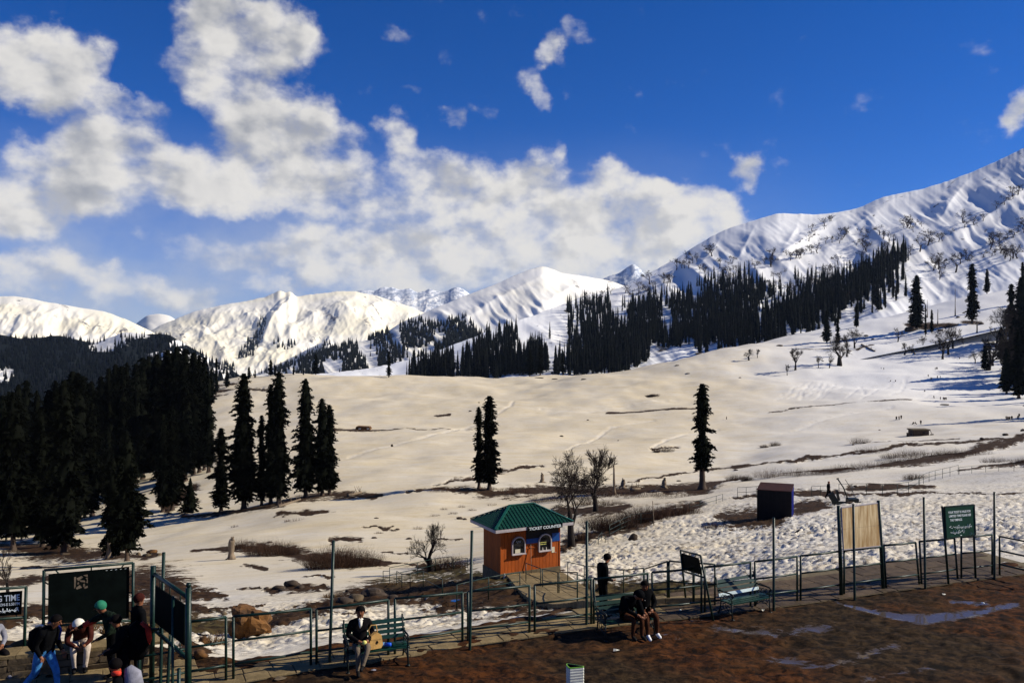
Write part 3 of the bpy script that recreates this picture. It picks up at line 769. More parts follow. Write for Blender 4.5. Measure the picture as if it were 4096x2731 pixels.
mt_peak = mountain_material('jagged_peaks', (.74, .77, .82), (.82, .80, .76), (.34, .38, .46), 1.0, scale=.002)
rock_peak = lambda x, y, t: .28+.40*rot_noise(x, y, 1.2, 8, 20, 97)
disp_peak = lambda x, y: (rot_noise(x, y, math.radians(70), 10, 30, 71)-.5)*9
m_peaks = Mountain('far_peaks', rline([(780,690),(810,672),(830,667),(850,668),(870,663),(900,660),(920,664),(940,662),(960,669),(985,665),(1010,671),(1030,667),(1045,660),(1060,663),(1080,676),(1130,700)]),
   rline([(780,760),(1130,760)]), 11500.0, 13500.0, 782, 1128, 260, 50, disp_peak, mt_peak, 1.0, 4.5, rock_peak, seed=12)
m_peak2 = Mountain('far_peaks', rline([(1360,655),(1390,638),(1420,628),(1440,614),(1455,607),(1468,614),(1485,636),(1520,660)]),
   rline([(1360,720),(1520,720)]), 10500.0, 11500.0, 1362, 1518, 130, 40, disp_peak, mt_peak, 1.0, 3.0, rock_peak, seed=13)
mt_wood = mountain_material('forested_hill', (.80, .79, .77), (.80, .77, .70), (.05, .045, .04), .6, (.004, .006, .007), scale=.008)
WOODCLEAR = [[(985/2.98,0,0)]]
def wood_hill(x, y):
    w = np.ones(np.shape(x))*.85
    for (cx_, cy_, rx, ry) in [(250,790,36,14),(385,812,42,9),(430,830,50,12),(300,770,40,10),(500,860,26,14),(10,865,20,16),(230,803,20,8),(410,788,18,7)]:
        w = w-1.1*np.exp(-(((x-cx_)/rx)**2+((y-cy_)/ry)**2))
    return w-.18*sstep(.7, .85, vnoise(x/14, y/9, 66))
m_wood = Mountain('forested_hill', rline([(-420,755),(-100,762),(0,769),(50,776),(90,775),(130,771),(170,778),(215,786),(250,776),(290,763),(330,766),(380,768),(420,788),(470,815),(520,842),(580,880),(640,905)]),
   rline([(-420,1120),(0,1080),(300,1000),(640,930)]), 1250.0, rline([(-420,2600),(200,2900),(640,2700)]), -415, 635, 330, 150,
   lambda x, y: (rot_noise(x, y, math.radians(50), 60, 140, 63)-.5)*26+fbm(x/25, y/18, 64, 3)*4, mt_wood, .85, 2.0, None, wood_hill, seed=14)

# ------------------------------------------------------------------ the air over the valley
def build_haze():
    b = MB(); b.box((0, 6600, 350), (36000, 17000, 1700)); o = b.build('haze', [])
    m = bpy.data.materials.new('haze'); m.use_nodes = True; t = m.node_tree; t.nodes.clear()
    v = nd(t, 'ShaderNodeVolumePrincipled'); v.inputs['Color'].default_value = (.55, .72, 1.0, 1); v.inputs['Density'].default_value = HAZE; v.inputs['Anisotropy'].default_value = .1
    out = nd(t, 'ShaderNodeOutputMaterial'); t.links.new(v.outputs[0], out.inputs['Volume']); o.data.materials.append(m)
    tag(o, kind='stuff')
HAZE = 1.3e-5
build_haze()

# ------------------------------------------------------------------ trees
def conifer_arrays(seed, R, levels, per, tufts, core=True, notch=None, bare=0.06, top=.04, ragged=.35, tuft=.30, shape=.75):
    """Crown of a height-1 fir: drooping boughs set round the stem, each carrying small tufts of needles."""
    g = np.random.default_rng(seed); V = []; F = []
    def prof(z):
        k = (1-z)**shape*(.35+.65*min(1, (z-bare)/.16+.3))
        k = max(k, .035)
        if notch:
            for (c, w, a) in notch: k *= 1-a*math.exp(-((z-c)/w)**2)
        return R*k
    lump = g.random(60)
    for i in range(levels):
        z0 = bare+(1-bare-top*.3)*(i+g.random()*.6)/levels
        rr0 = prof(z0)
        for b in range(per):
            a = g.random()*2*PI
            rr = rr0*(1-ragged*.6+ragged*1.1*lump[(int(z0*26)*7+int(a*1.45+z0*3)*13) % 60])
            L = rr*(1-ragged*.8*g.random()**1.5)
            if g.random() < .05: L *= 1.25
            ca, sa = math.cos(a), math.sin(a)
            for q in range(tufts):
                f = .30+.70*(q+g.random()*.7)/tufts
                r = L*f; zz = z0-.30*L*f**1.5+g.normal()*.004
                s = (tuft*rr*(.65+.6*g.random())+.004)*(1.05-.35*f)
                c = np.array([ca*r, sa*r, zz])
                for k in range(2):
                    n = g.normal(size=3); n /= np.linalg.norm(n)
                    o = np.array([ca, sa, -.35])+g.normal(size=3)*.45; o /= np.linalg.norm(o)
                    w = np.cross(n, o); w /= np.linalg.norm(w)+1e-9
                    base = len(V)
                    V += [c-o*s*.6-w*s*.42, c-o*s*.3+w*s*.5, c+o*s*.9+w*s*.05]
                    F.append((base, base+1, base+2))
    if core:
        n = 7; rings = 14
        for i in range(rings):
            z = bare+.02+(1-bare-.03)*i/(rings-1)
            for j in range(n):
                a = 2*PI*j/n+.4*i; r = prof(z)*.52*(.7+.6*g.random())
                V.append(np.array([math.cos(a)*r, math.sin(a)*r, z]))
        o = len(V)-n*rings
        for i in range(rings-1):
            for j in range(n):
                a, b = o+i*n+j, o+i*n+(j+1) % n
                F.append((a, b, b+n)); F.append((a, b+n, a+n))
    return np.array(V), np.array(F)

def trunk_mb(seed, r=.016, top=.97, flare=1.7):
    g = random.Random(seed); m = MB()
    zs = [-.02, .0, .03, .1, .3, .6, top]; pts = [(g.uniform(-.006, .006)*(z > .1), g.uniform(-.006, .006)*(z > .1), z) for z in zs]
    m.tube(pts, [r*flare*1.15, r*flare, r*1.15, r, r*.8, r*.5, r*.12], 7)
    for k in range(5):
        a = g.uniform(0, 2*PI); z = g.uniform(.03, .14); L = g.uniform(.02, .045)
        m.tube([(0, 0, z), (math.cos(a)*L, math.sin(a)*L, z-.004)], [r*.25, r*.06], 4)
    return m

NEAR = []
specs = [dict(R=.135, notch=[(.66, .05, .25)], shape=.40), dict(R=.115, notch=[(.55, .05, .35)], shape=.30), dict(R=.145, notch=[(.3, .06, .3)], shape=.38), dict(R=.105, notch=[(.7, .05, .4), (.42, .05, .35)], shape=.34),
         dict(R=.13, notch=[(.62, .06, .55), (.35, .05, .3)], shape=.36), dict(R=.22, notch=[(.2, .07, .4), (.6, .05, .3)], shape=.55, bare=.10)]
for i, s in enumerate(specs):
    kw = dict(levels=54, per=9, tufts=5, ragged=.62, tuft=.27, bare=.07); kw.update(s)
    V, F = conifer_arrays(100+i, **kw)
    NEAR.append((np_mesh('fir_crown', V, F, [M['needles']], False), trunk_mb(100+i).mesh('fir_trunk', M['bark'], smooth=True)))
# the lone fir of the meadow: gnawed-looking crown, wide below, thin at the waist, bare stem at the foot
V, F = conifer_arrays(140, R=.128, levels=46, per=7, tufts=6, notch=[(.52, .045, .60), (.70, .04, .25), (.36, .03, .2), (.20, .05, .15)], bare=.17, shape=.30, ragged=.75, tuft=.25)
LONE = (np_mesh('fir_crown', V, F, [M['needles']], False), trunk_mb(140, .024).mesh('fir_trunk', M['bark'], smooth=True))
V, F = conifer_arrays(141, R=.42, levels=16, per=7, tufts=5, bare=.03, shape=.8, ragged=.3, tuft=.25)
YOUNG = (np_mesh('fir_crown', V, F, [M['needles']], False), trunk_mb(141, .03).mesh('fir_trunk', M['bark'], smooth=True))
MID = []
for i in range(6):
    V, F = conifer_arrays(200+i, R=(.105, .13, .09, .115, .15, .10)[i], levels=20, per=5, tufts=3, ragged=.5, tuft=.45, bare=.06, shape=(.8, .9, .7, .6, .9, .75)[i])
    tb = MB(); tb.tube([(0, 0, -.05), (0, 0, .5)], [.014, .006], 5)
    tv = np.array(tb.v); tf = [f for f in tb.f if len(f) == 4]
    tf = np.array([(a, b, c) for a, b, c, d in tf]+[(a, c, d) for a, b, c, d in tf])
    me = np_mesh('fir', np.vstack([V, tv]), np.vstack([F, tf+len(V)]), [M['needles_far']], False)
    MID.append(me)
FARV = []
for i in range(4):
    V, F = conifer_arrays(300+i, R=.15, levels=7, per=4, tufts=1, core=False, ragged=.4, tuft=.9, bare=.04)
    n = 5; zs = [.0, .12, .45, 1.0]; rs = [.10, .14, .085, .004]
    V2 = [(math.cos(2*PI*j/n+k)*r, math.sin(2*PI*j/n+k)*r, z) for k, (z, r) in enumerate(zip(zs, rs)) for j in range(n)]
    F2 = []
    for k in range(3):
        for j in range(n):
            a, b = k*n+j, k*n+(j+1) % n; F2 += [(a, b, b+n), (a, b+n, a+n)]
    FARV.append((np.vstack([V, np.array(V2)]), np.vstack([F, np.array(F2)+len(V)])))

BELTV = []
for i in range(4):
    V, F = conifer_arrays(330+i, R=(.10, .12, .085, .11)[i], levels=13, per=4, tufts=2, core=True, ragged=.5, tuft=.6, bare=.04, shape=(.8, .6, .7, .9)[i])
    BELTV.append((V, F))
def fir(x, yb, yt, meshes, label, wide=1.0, group=None, rz=None, name='fir_tree', pos=None):
    p = pos or ground(x, yb)
    H = (yb-yt)*p.y/FX*1.03
    t = thing(name, p-Vector((0, 0, .15)), label, 'tree', group, random.uniform(0, 6.28) if rz is None else rz)
    c = link_mesh('crown', meshes[0], t); k = link_mesh('trunk', meshes[1], t)
    for o in (c, k): o.scale = (H*wide*1.14, H*wide*1.14, H)
    return t

# -- the firs one can name
fir(1613, 1119, 884, LONE, 'lone ragged fir on the open snow meadow, narrow waist in its crown', 1.0, rz=2.4)
G2 = 'pair of firs on the meadow'
fir(1124, 1122, 912, NEAR[1], 'taller fir of the close pair standing mid meadow above the booth roof', 1.05)
fir(1100, 1118, 936, NEAR[3], 'shorter slimmer fir of the close pair standing mid meadow above the booth roof', .85)
fir(560, 1170, 862, NEAR[0], 'broad fir at the left of the meadow clump, dead twigs at its tip', .95)
fir(640, 1158, 858, NEAR[1], 'tallest slim fir in the middle of the meadow clump', .85)
fir(622, 1156, 886, NEAR[3], 'thin fir pressed against the left side of the tallest fir in the meadow clump', .75)
fir(702, 1142, 873, NEAR[0], 'pointed fir second from the right in the meadow clump', .85)
fir(740, 1137, 918, NEAR[2], 'right-hand bushy fir of the meadow clump, lower than its neighbours', .9)
fir(757, 1135, 932, NEAR[1], 'slim fir behind the bushy end fir of the meadow clump', .85)
fir(601, 1160, 956, NEAR[3], 'small fir half hidden between the broad and the tallest fir', .8)
fir(508, 1174, 985, NEAR[4], 'short loose fir at the foot of the broad fir, nearest the dense stand', 1.1)
fir(479, 1085, 872, NEAR[3], 'narrow fir with snow on both sides, standing between dense stand and meadow clump', .95)
fir(437, 1177, 1096, YOUNG, 'tiny young fir alone on the snow beneath the dense stand', .8)
fir(374, 1176, 955, NEAR[1], 'left stem of the twin firs with bare grey trunks below the dense stand', .85)
fir(396, 1172, 935, NEAR[0], 'right stem of the twin firs with bare grey trunks below the dense stand', .85)
fir(292, 1288, 1000, NEAR[5], 'large shaggy fir with wide lower boughs behind the big dark board', .85)
fir(258, 1284, 1050, NEAR[2], 'leaning shaggy fir beside the old split stump', .8)
fir(147, 1272, 880, NEAR[2], 'massive dark fir above the left sign, its bare trunk lit on one side', .85)
fir(30, 1262, 905, NEAR[5], 'huge dark fir filling the left border of the view', .75)
fir(98, 1255, 985, NEAR[0], 'dark fir between the huge border fir and the massive fir', .9)
fir(212, 1185, 930, NEAR[1], 'fir with thin gaps of snow showing behind it, left of the shaggy fir', .9)
# -- skyline of the dense stand
SKY = [(407,801,1100,1.1),(425,806,1105,.9),(445,814,1090,.85),(458,820,1085,.8),(469,824,1080,.7),(341,822,1085,.8),(328,826,1100,.9),(360,818,1095,1),(385,808,1105,1),(312,840,1110,.9),(291,836,1100,.7),(280,845,1120,.9),(265,841,1110,.75),(249,850,1120,.7),(232,868,1130,.8),
       (167,858,1190,1.0),(192,868,1170,.8),(178,862,1200,.9),(128,879,1190,.8),(112,900,1200,.9),(85,902,1200,.7),(60,879,1180,.7),(42,888,1200,.7),(20,904,1210,.8),(5,912,1215,.8),(-20,900,1230,.9),(145,885,1160,.8),(210,880,1150,.8),(370,830,1060,.8),(395,815,1060,.8),(420,815,1060,.8),(350,835,1070,.8)]
for i, (x, yt, yb, w) in enumerate(SKY):
    fir(x, yb, yt, NEAR[i % 5], 'dark fir in the dense black stand filling the left of the view', w*.9, 'firs of the dense stand')
fir(497, 905, 823, NEAR[3], 'thin spiky fir at the right end of the dense stand, snow behind its tip', .7)
fir(521, 890, 846, NEAR[0], 'small fir on the meadow crest just right of the dense stand', 1.1)
fir(486, 930, 848, NEAR[2], 'bushy fir at the right edge of the dense stand on the meadow crest', .8)
g_ = random.Random(5)
n_ = 0
while n_ < 62:
    x = g_.uniform(-40, 455); yb = g_.uniform(985, 1245)
    if yb > 1060+190*(1-(x+40)/495)**.7 and x > 160: continue
    if x > 330 and yb > 1120: continue
    p = ground(x, yb)
    if p.y < 60: continue
    H = g_.uniform(17, 34); yt = yb-H*FX/p.y
    lim = np.interp(x, [-40, 60, 130, 200, 250, 330, 400, 455], [905, 900, 890, 885, 860, 838, 815, 830])
    if yt < lim: yt = lim+g_.uniform(0, 60)
    if yb-yt < 90: continue
    fir(x, yb, yt, NEAR[g_.randrange(5)], 'dark fir in the dense black stand filling the left of the view', g_.uniform(.75, 1.1), 'firs of the dense stand', pos=p); n_ += 1
# -- firs along the crest and on the right hillside
CREST = [(622,864,826,1.3,'dark round-topped fir pair tree on the crest above the tallest clump fir'),(632,864,838,1.2,'lower fir leaning on the round-topped fir at the crest'),(725,861,812,1.25,'bushy fir alone on the crest above the right end of the meadow clump'),
         (674,862,840,1.0,'little fir on the crest between two larger crest firs'),(572,870,842,1.3,'fir on the crest behind the broad clump fir'),(586,869,848,1.1,'small fir on the crest beside the broad clump fir'),(697,862,846,.9,'stubby fir on the crest left of the bushy crest fir'),
         (893,868,808,1.0,'tall dark fir on the crest at the left end of the far forest belt'),(1217,862,800,1.1,'first of two ragged firs standing clear on the crest before pale snow'),(1241,861,792,1.1,'second of two ragged firs standing clear on the crest before pale snow'),(1293,858,800,.75,'slim pale-tipped fir on the crest beside the black belt')]
for x, yb, yt, w, lb in CREST:
    fir(x, yb-1, yt, NEAR[int(x) % 5], lb, w)
HILL = [(2105,757,634,1.15,'big shaggy fir on the right hillside, dark shade drawn at its foot',2),(2233,742,608,1.0,'tall slender fir on the right hillside with dark shade drawn beneath',1),(2267,668,612,1.1,'small fir above the tall slender hillside fir',0),
        (1899,788,714,1.1,'left fir of the two close firs low on the right hillside',0),(1924,792,726,1.1,'right fir of the two close firs low on the right hillside',3),(1967,752,700,1.3,'little open-branched fir alone on the snow of the right hillside',4),
        (2312,905,800,1.2,'low spreading fir at the front of the black thicket',0),(2340,915,770,1.2,'second low fir at the front of the black thicket, cut by the border',2),(2323,770,655,1.1,'forked-looking dark fir near the right border, above the black thicket',4),(2345,790,640,1.1,'dark fir cut by the right border above the black thicket',2),(2349,700,604,1.0,'high fir at the right border, against the upper slope',3),
        (2330,860,730,1.2,'low fir inside the black thicket at the right border',0),(2352,880,720,1.3,'broad fir inside the black thicket at the right border',2),(2300,830,752,1.2,'small fir at the left side of the black thicket',2),(2262,850,795,1.3,'bushy little fir at the foot of the right hillside',2),(2370,860,690,1.2,'fir behind the black thicket beyond the right border',0),
        (2126,772,700,.5,'thin dead-topped fir beside the big shaggy hillside fir',3),(2140,765,712,.8,'short fir right of the big shaggy hillside fir',1)]
for i_, (x, yb, H_) in enumerate([(2372,905,34),(2392,930,36),(2415,890,30),(2440,945,38),(2470,915,34),(2500,880,36),(2380,960,30),(2430,870,34),(2520,950,36),(2362,840,30),(2400,850,36),(2450,830,34)]):
    p_ = ground(x, yb); HILL.append((x, yb, yb-H_*FX/p_.y, 1.1, 'fir of the row standing along the right border of the snow bowl', i_ % 5))
for x, yb, yt, w, lb, k in HILL:
    fir(x, yb, yt, NEAR[k], lb, w*.9, 'firs along the right border' if 'row standing' in lb else None)

# -- the woods on the far slopes
def scatter(mtn, polys, n, hmin, hmax, seed, keep=None, back=None):
    g = np.random.default_rng(seed); out = []
    for poly, share in polys:
        P = np.array(poly, float); x0, y0 = P.min(0); x1, y1 = P.max(0); need = int(n*share); tries = 0
        while need > 0 and tries < 60000:
            tries += 1
            x = g.uniform(x0, x1); y = g.uniform(y0, y1)
            c = False; j = len(P)-1
            for i in range(len(P)):
                if (P[i, 1] > y) != (P[j, 1] > y) and x < (P[j, 0]-P[i, 0])*(y-P[i, 1])/(P[j, 1]-P[i, 1])+P[i, 0]: c = not c
                j = i
            if not c: continue
            if keep is not None and g.random() > keep(x, y): continue
            t = float(mtn.t_of(x, y)); pos, _ = mtn.pos(np.array([x]), np.array([t])); p = pos[0]
            out.append((p, g.uniform(hmin, hmax), g.integers(0, 6), g.uniform(0, 6.28), x, y)); need -= 1
    return out
clump = lambda sx, sy, sd, a, b: (lambda x, y: float(sstep(a, b, vnoise(np.array([x/sx]), np.array([y/sy]), sd)[0])))
BELT = [(1265,868),(1300,838),(1360,780),(1420,735),(1490,700),(1560,688),(1620,668),(1700,645),(1760,665),(1740,735),(1690,770),(1640,800),(1560,800),(1480,800),(1440,850),(1350,862)]
BELT2 = [(1640,815),(1680,780),(1760,748),(1840,700),(1900,668),(1960,640),(2000,615),(2080,585),(2092,605),(2040,640),(1990,690),(1920,730),(1850,760),(1780,790),(1720,806)]
OPEN = [(930,868),(1000,840),(1080,800),(1160,765),(1240,735),(1300,712),(1350,692),(1400,690),(1420,720),(1400,760),(1350,800),(1280,850),(1200,870),(1050,875)]
OPEN2 = [(1560,700),(1700,655),(1800,665),(1880,650),(2000,640),(2060,620),(2090,680),(2030,720),(1950,745),(1840,790),(1700,800),(1600,820)]
LINE = [(1420,710),(1560,660),(1700,630),(1760,635),(1880,640),(1860,670),(1700,665),(1560,700),(1440,735)]
FOOT = [(930,885),(1000,872),(1090,872),(1260,862),(1260,842),(1080,845),(960,862)]
trees = []
trees += scatter(m_right, [(BELT, .64), (BELT2, .36)], 1650, 26, 48, 11, clump(34, 40, 401, .05, .30))
trees += scatter(m_right, [(OPEN, .60), (OPEN2, .40)], 720, 22, 46, 12, clump(30, 60, 402, .25, .5))
trees += scatter(m_right, [(LINE, 1.0)], 60, 20, 38, 13, clump(40, 50, 403, .4, .6))
trees += scatter(m_right, [(FOOT, 1.0)], 230, 30, 56, 14)
trees += scatter(m_right, [([(1305,868),(1340,838),(1400,792),(1470,758),(1505,775),(1490,832),(1440,856),(1360,866)], 1.0)], 170, 26, 46, 15)
# the biggest in the picture stand as single trees, the rest as one wood
trees.sort(key=lambda a: -a[1]*FX/a[0][1])
INDIV = 300-len([o for o in bpy.data.objects if o.name.startswith('fir_tree')])
GN = 'firs of the belt below the big snow slope'
for i, (p, h, k, rz, x, y) in enumerate(trees[:INDIV]):
    o = link_mesh('fir_tree', MID[k], None, (p[0], p[1], p[2]-1.0)); o.rotation_euler = (0, 0, rz); w = random.uniform(1.0, 1.5)
    o.scale = (h*w, h*w, h); tag(o, 'dark pointed fir in the black belt of forest below the big snow slope', 'tree', GN)

def forest(name, items, label):
    Vs = []; Fs = []; o = 0
    for (p, h, k, rz, x, y) in items:
        V, F = (BELTV if name == 'forest_belt' else FARV)[k % 4]; c, s = math.cos(rz), math.sin(rz); w = h*(.95+.5*((k*7+int(x)) % 5)/5)
        X = (V[:, 0]*c-V[:, 1]*s)*w+p[0]; Y = (V[:, 0]*s+V[:, 1]*c)*w+p[1]; Z = V[:, 2]*h+p[2]-.8
        Vs.append(np.stack([X, Y, Z], -1)); Fs.append(F+o); o += len(V)
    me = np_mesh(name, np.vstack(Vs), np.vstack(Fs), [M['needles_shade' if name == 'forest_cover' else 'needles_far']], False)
    return tag(link_mesh(name, me), label, 'forest', None, 'stuff')
far = []
forest('forest_belt', trees[INDIV:], 'dense mass of dark firs in the belt below the big snow slope')
C1 = [(630,852),(720,812),(800,785),(870,765),(940,740),(1000,745),(1060,738),(1090,760),(1120,790),(1000,840),(900,870),(700,872)]
C2 = [(1010,800),(1050,735),(1075,732),(1100,765),(1150,770),(1180,800),(1080,830)]
far += scatter(m_center, [(C1, .84), (C2, .16)], 1500, 22, 38, 21, clump(26, 34, 404, .24, .44))
S1 = [(530,885),(600,856),(680,820),(752,786),(770,800),(720,850),(640,880)]
far += scatter(m_spur, [(S1, 1)], 260, 22, 36, 22)
L1 = [(545,830),(560,800),(590,760),(600,740),(612,742),(605,780),(585,825)]; L2 = [(430,830),(500,850),(560,840),(520,870),(450,860)]; L3 = [(620,800),(640,790),(690,800),(640,812)]
far += scatter(m_left_center, [(L1, .6), (L2, .3), (L3, .1)], 190, 30, 55, 23)
forest('distant_forest', far, 'scattered far firs dotting the middle snow slopes')
W1 = [(-60,772),(60,782),(140,778),(210,792),(290,770),(380,775),(470,822),(560,880),(480,910),(380,870),(200,960),(60,990),(-60,1000)]
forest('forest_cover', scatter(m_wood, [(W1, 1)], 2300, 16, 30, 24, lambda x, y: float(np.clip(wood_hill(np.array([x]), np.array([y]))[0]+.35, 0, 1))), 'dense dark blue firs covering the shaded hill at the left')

# -- leafless trees
def bare_tree(seed, depth=5, spread=.55, fork=3, trunk=.35, r0=.035, twist=.25, pollard=False, n0=7, sag=0.0):
    g = random.Random(seed); T = MB(); W = MB()
    def grow(p, d, L, r, lev):
        pts = [p]; k = 3 if lev else 4; q = p.copy(); dd = d.copy()
        for i in range(k):
            dd = (dd+Vector((g.uniform(-1, 1), g.uniform(-1, 1), g.uniform(-.4, 1)-sag*lev*.4))*twist*.4).normalized(); q = q+dd*L/k; pts.append(q.copy())
        rr = [r*(1-.45*i/k) for i in range(k+1)]
        (T if lev < 3 else W).tube(pts, rr, n0 if lev == 0 else (5 if lev < 3 else 3), cap=lev < 3)
        if lev >= depth: return
        nb = fork+(lev > 1)
        for b in range(nb):
            i = g.randint(max(1, k-2), k) if b else k
            a = g.uniform(0, 2*PI); s = spread*g.uniform(.6, 1.3)
            o = dd.orthogonal().normalized(); o = Matrix.Rotation(a, 3, dd) @ o
            nd_ = (dd*math.cos(s)+o*math.sin(s)+Vector((0, 0, .12-sag*.2*lev))).normalized()
            grow(pts[i], nd_, L*g.uniform(.58, .82), max(rr[i]*.64, .0021), lev+1)
    grow(Vector((0, 0, -.02)), Vector((g.uniform(-.1, .1), g.uniform(-.1, .1), 1)), trunk, r0, 0)
    zmax = max(v[2] for v in T.v+W.v)
    for m in (T, W): m.v = [(a/zmax, b/zmax, c/zmax) for a, b, c in m.v]
    return T, W
def bare_thing(name, x, yb, yt, TW, label, mats, rz=0, group=None, cat='tree', sx=1.0):
    p = ground(x, yb); H = (yb-yt)*p.y/FX
    t = thing(name, p-Vector((0, 0, .05)), label, cat, group, rz)
    for nm, me in (('trunk', TW[0]), ('branches', TW[1])):
        o = link_mesh(nm, me, t); o.scale = (H*sx, H*sx, H)
    return t
def bt_meshes(mt, mw, **kw):
    T, W = bare_tree(**kw); return T.mesh('bare_trunk', mt, smooth=True), W.mesh('bare_branches', mw)
BT = [bt_meshes(M['bark_dark'], M['twig'], seed=1, depth=6, spread=.66, fork=3, trunk=.40, r0=.046, sag=.22),
      bt_meshes(M['bark_dark'], M['twig'], seed=2, depth=6, spread=.48, fork=3, trunk=.28, r0=.042),
      bt_meshes(M['bark_dark'], M['twig'], seed=3, depth=6, spread=.72, fork=3, trunk=.30, r0=.085, twist=.5),
      bt_meshes(M['bark_dark'], M['twig'], seed=4, depth=5, spread=.55, fork=3, trunk=.22, r0=.030, twist=.4)]
bare_thing('bare_tree', 1312, 1255, 1030, BT[0], 'tall dark leafless tree rising behind the right side of the booth', None, 1.0)
bare_thing('bare_tree', 1368, 1175, 1018, BT[1], 'leafless tree with upswept fine twigs right of the tall leafless tree', None, 2.0)
bare_thing('bare_tree', 990, 1312, 1192, BT[2], 'stubby leafless tree with a thick knotted trunk left of the booth', None, .6, sx=.85)
bare_thing('bare_tree', 20, 1370, 1255, BT[3], 'leafless tangle of twigs behind the left sign', None, .4, sx=.9)
LB = [(1827,850,795),(1880,845,815),(1905,845,812),(1928,840,770),(1945,820,765),(1963,800,752),(2062,785,752),(2078,815,785),(2165,825,770),(2178,815,745),(2188,800,740),(2258,845,800),(2280,840,780),(2310,800,700),(2325,850,740),(1720,828,800),(1740,822,800),(2120,800,770),(2095,812,790),(2340,835,760),(1808,862,835),(2240,835,805),(2290,790,735),(2335,880,760),(2345,870,740),(2320,880,790),(2300,870,790),(2350,900,800),(2330,800,720),(2315,760,700),(2348,760,690),(2270,850,770)]
for i, (x, yb, yt) in enumerate(LB):
    bare_thing('bare_tree', x, yb, yt, BT[(i*3+1) % 4], 'small leafless tree on the foot of the right hillside', None, i*1.3, 'leafless trees on the right hillside', sx=random.uniform(.8, 1.15))
# dead stems and stumps
def stem(x, yb, yt, label, r=.22, lean=0.0, name='dead_trunk', branch=False, top=.6, cat='dead tree'):
    p = ground(x, yb); H = (yb-yt)*p.y/FX; q = MB(); g = random.Random(int(x*7+yb))
    k = 7; pts = [p+Vector((lean*H*i/k+g.uniform(-.04, .04)*r*4*(i > 0), g.uniform(-.03, .03)*r*4*(i > 0), H*i/k-.1*(i == 0))) for i in range(k+1)]
    q.tube(pts, [r*(1.75 if i == 0 else 1.2 if i == 1 else 1-(1-top)*i/k)*g.uniform(.86, 1.14) for i in range(k+1)], 9)
    for j in range(4):
        a = g.uniform(0, 6.28); tip = pts[-1]+Vector((math.cos(a)*r*.5*top, math.sin(a)*r*.5*top, r*g.uniform(.2, 1.3))); q.tube([pts[-1]-Vector((0, 0, .05)), tip], [r*top*.62, r*.22], 5)
    for j in range(5):
        a = g.uniform(0, 6.28); q.tube([p+Vector((0, 0, r*.6)), p+Vector((math.cos(a)*r*2.6, math.sin(a)*r*2.6, -.06))], [r*.5, r*.12], 5)
    if branch:
        b = pts[5]; q.tube([b, b+Vector((-H*.1, 0, -H*.02)), b+Vector((-H*.16, 0, -H*.10))], [r*.2, r*.12, r*.05], 4)
    o = q.build(name, M['dead_wood'] if name != 'dark_stump' else M['bark_dark'], None, True, org=p); return tag(o, label, cat)
stem(1411, 1135, 1068, 'tall broken dead trunk with one drooping branch on the meadow', .30, -.02, branch=True, top=.45)
stem(2194, 726, 664, 'thin dead pole of a fir on the right hillside', .45, top=.4)
stem(2154, 747, 712, 'short dead snag on the right hillside beside the big shaggy fir', .5, top=.5)
stem(2244, 772, 740, 'broken pale trunk below the tall slender hillside fir', .7, top=.8)
stem(2130, 730, 690, 'dead spike beside the tall slender hillside fir', .4, top=.4)
def stump(x, yb, yt, label, r): return stem(x, yb, yt, label, r, .04, 'stump', top=.9, cat='stump')
stump(531, 1284, 1240, 'grey jagged stump in the snow before a brown bush', .36)
stump(250, 1285, 1230, 'old split stump leaning beside the shaggy fir', .40)
stump(1245, 1108, 1090, 'small pointed stump on the meadow left of the tall leafless tree', .5)
stump(1431, 1120, 1104, 'dark stump right of the tall broken dead trunk', .5)
stump(1525, 1118, 1103, 'dark stump just left of the lone fir', .5)
def log(pts, r, label, name='fallen_log'):
    P = [ground(*p)+Vector((0, 0, r*.5)) for p in pts]; q = MB(); q.tube(P, [r*(1-.45*i/(len(P)-1)) for i in range(len(P))], 8)
    g = random.Random(int(pts[0][0]))
    for j in range(6):
        b = P[-1]+(P[0]-P[-1])*g.random(); q.tube([b, b+Vector((g.uniform(-1, 1)*r*2, g.uniform(-1, 1)*r, r*g.uniform(1.5, 4)))], [r*.25, r*.06], 4)
    return tag(q.build(name, M['dead_wood'], None, True, org=P[0]), label, 'log')
log([(800,1140),(830,1132)], .45, 'weathered uprooted log with upright broken roots right of the meadow clump')
log([(640,1165),(690,1148)], .35, 'pale fallen log at the foot of the meadow clump')
log([(1979,793),(2010,808)], 1.0, 'long dark fallen log slanting across the right hillside snow')
log([(1450,1127),(1470,1124)], .45, 'black fallen root wad on the snow right of the tall broken dead trunk')
log([(2092,800),(2102,815)], .8, 'leaning dark log by the leafless trees of the right hillside')

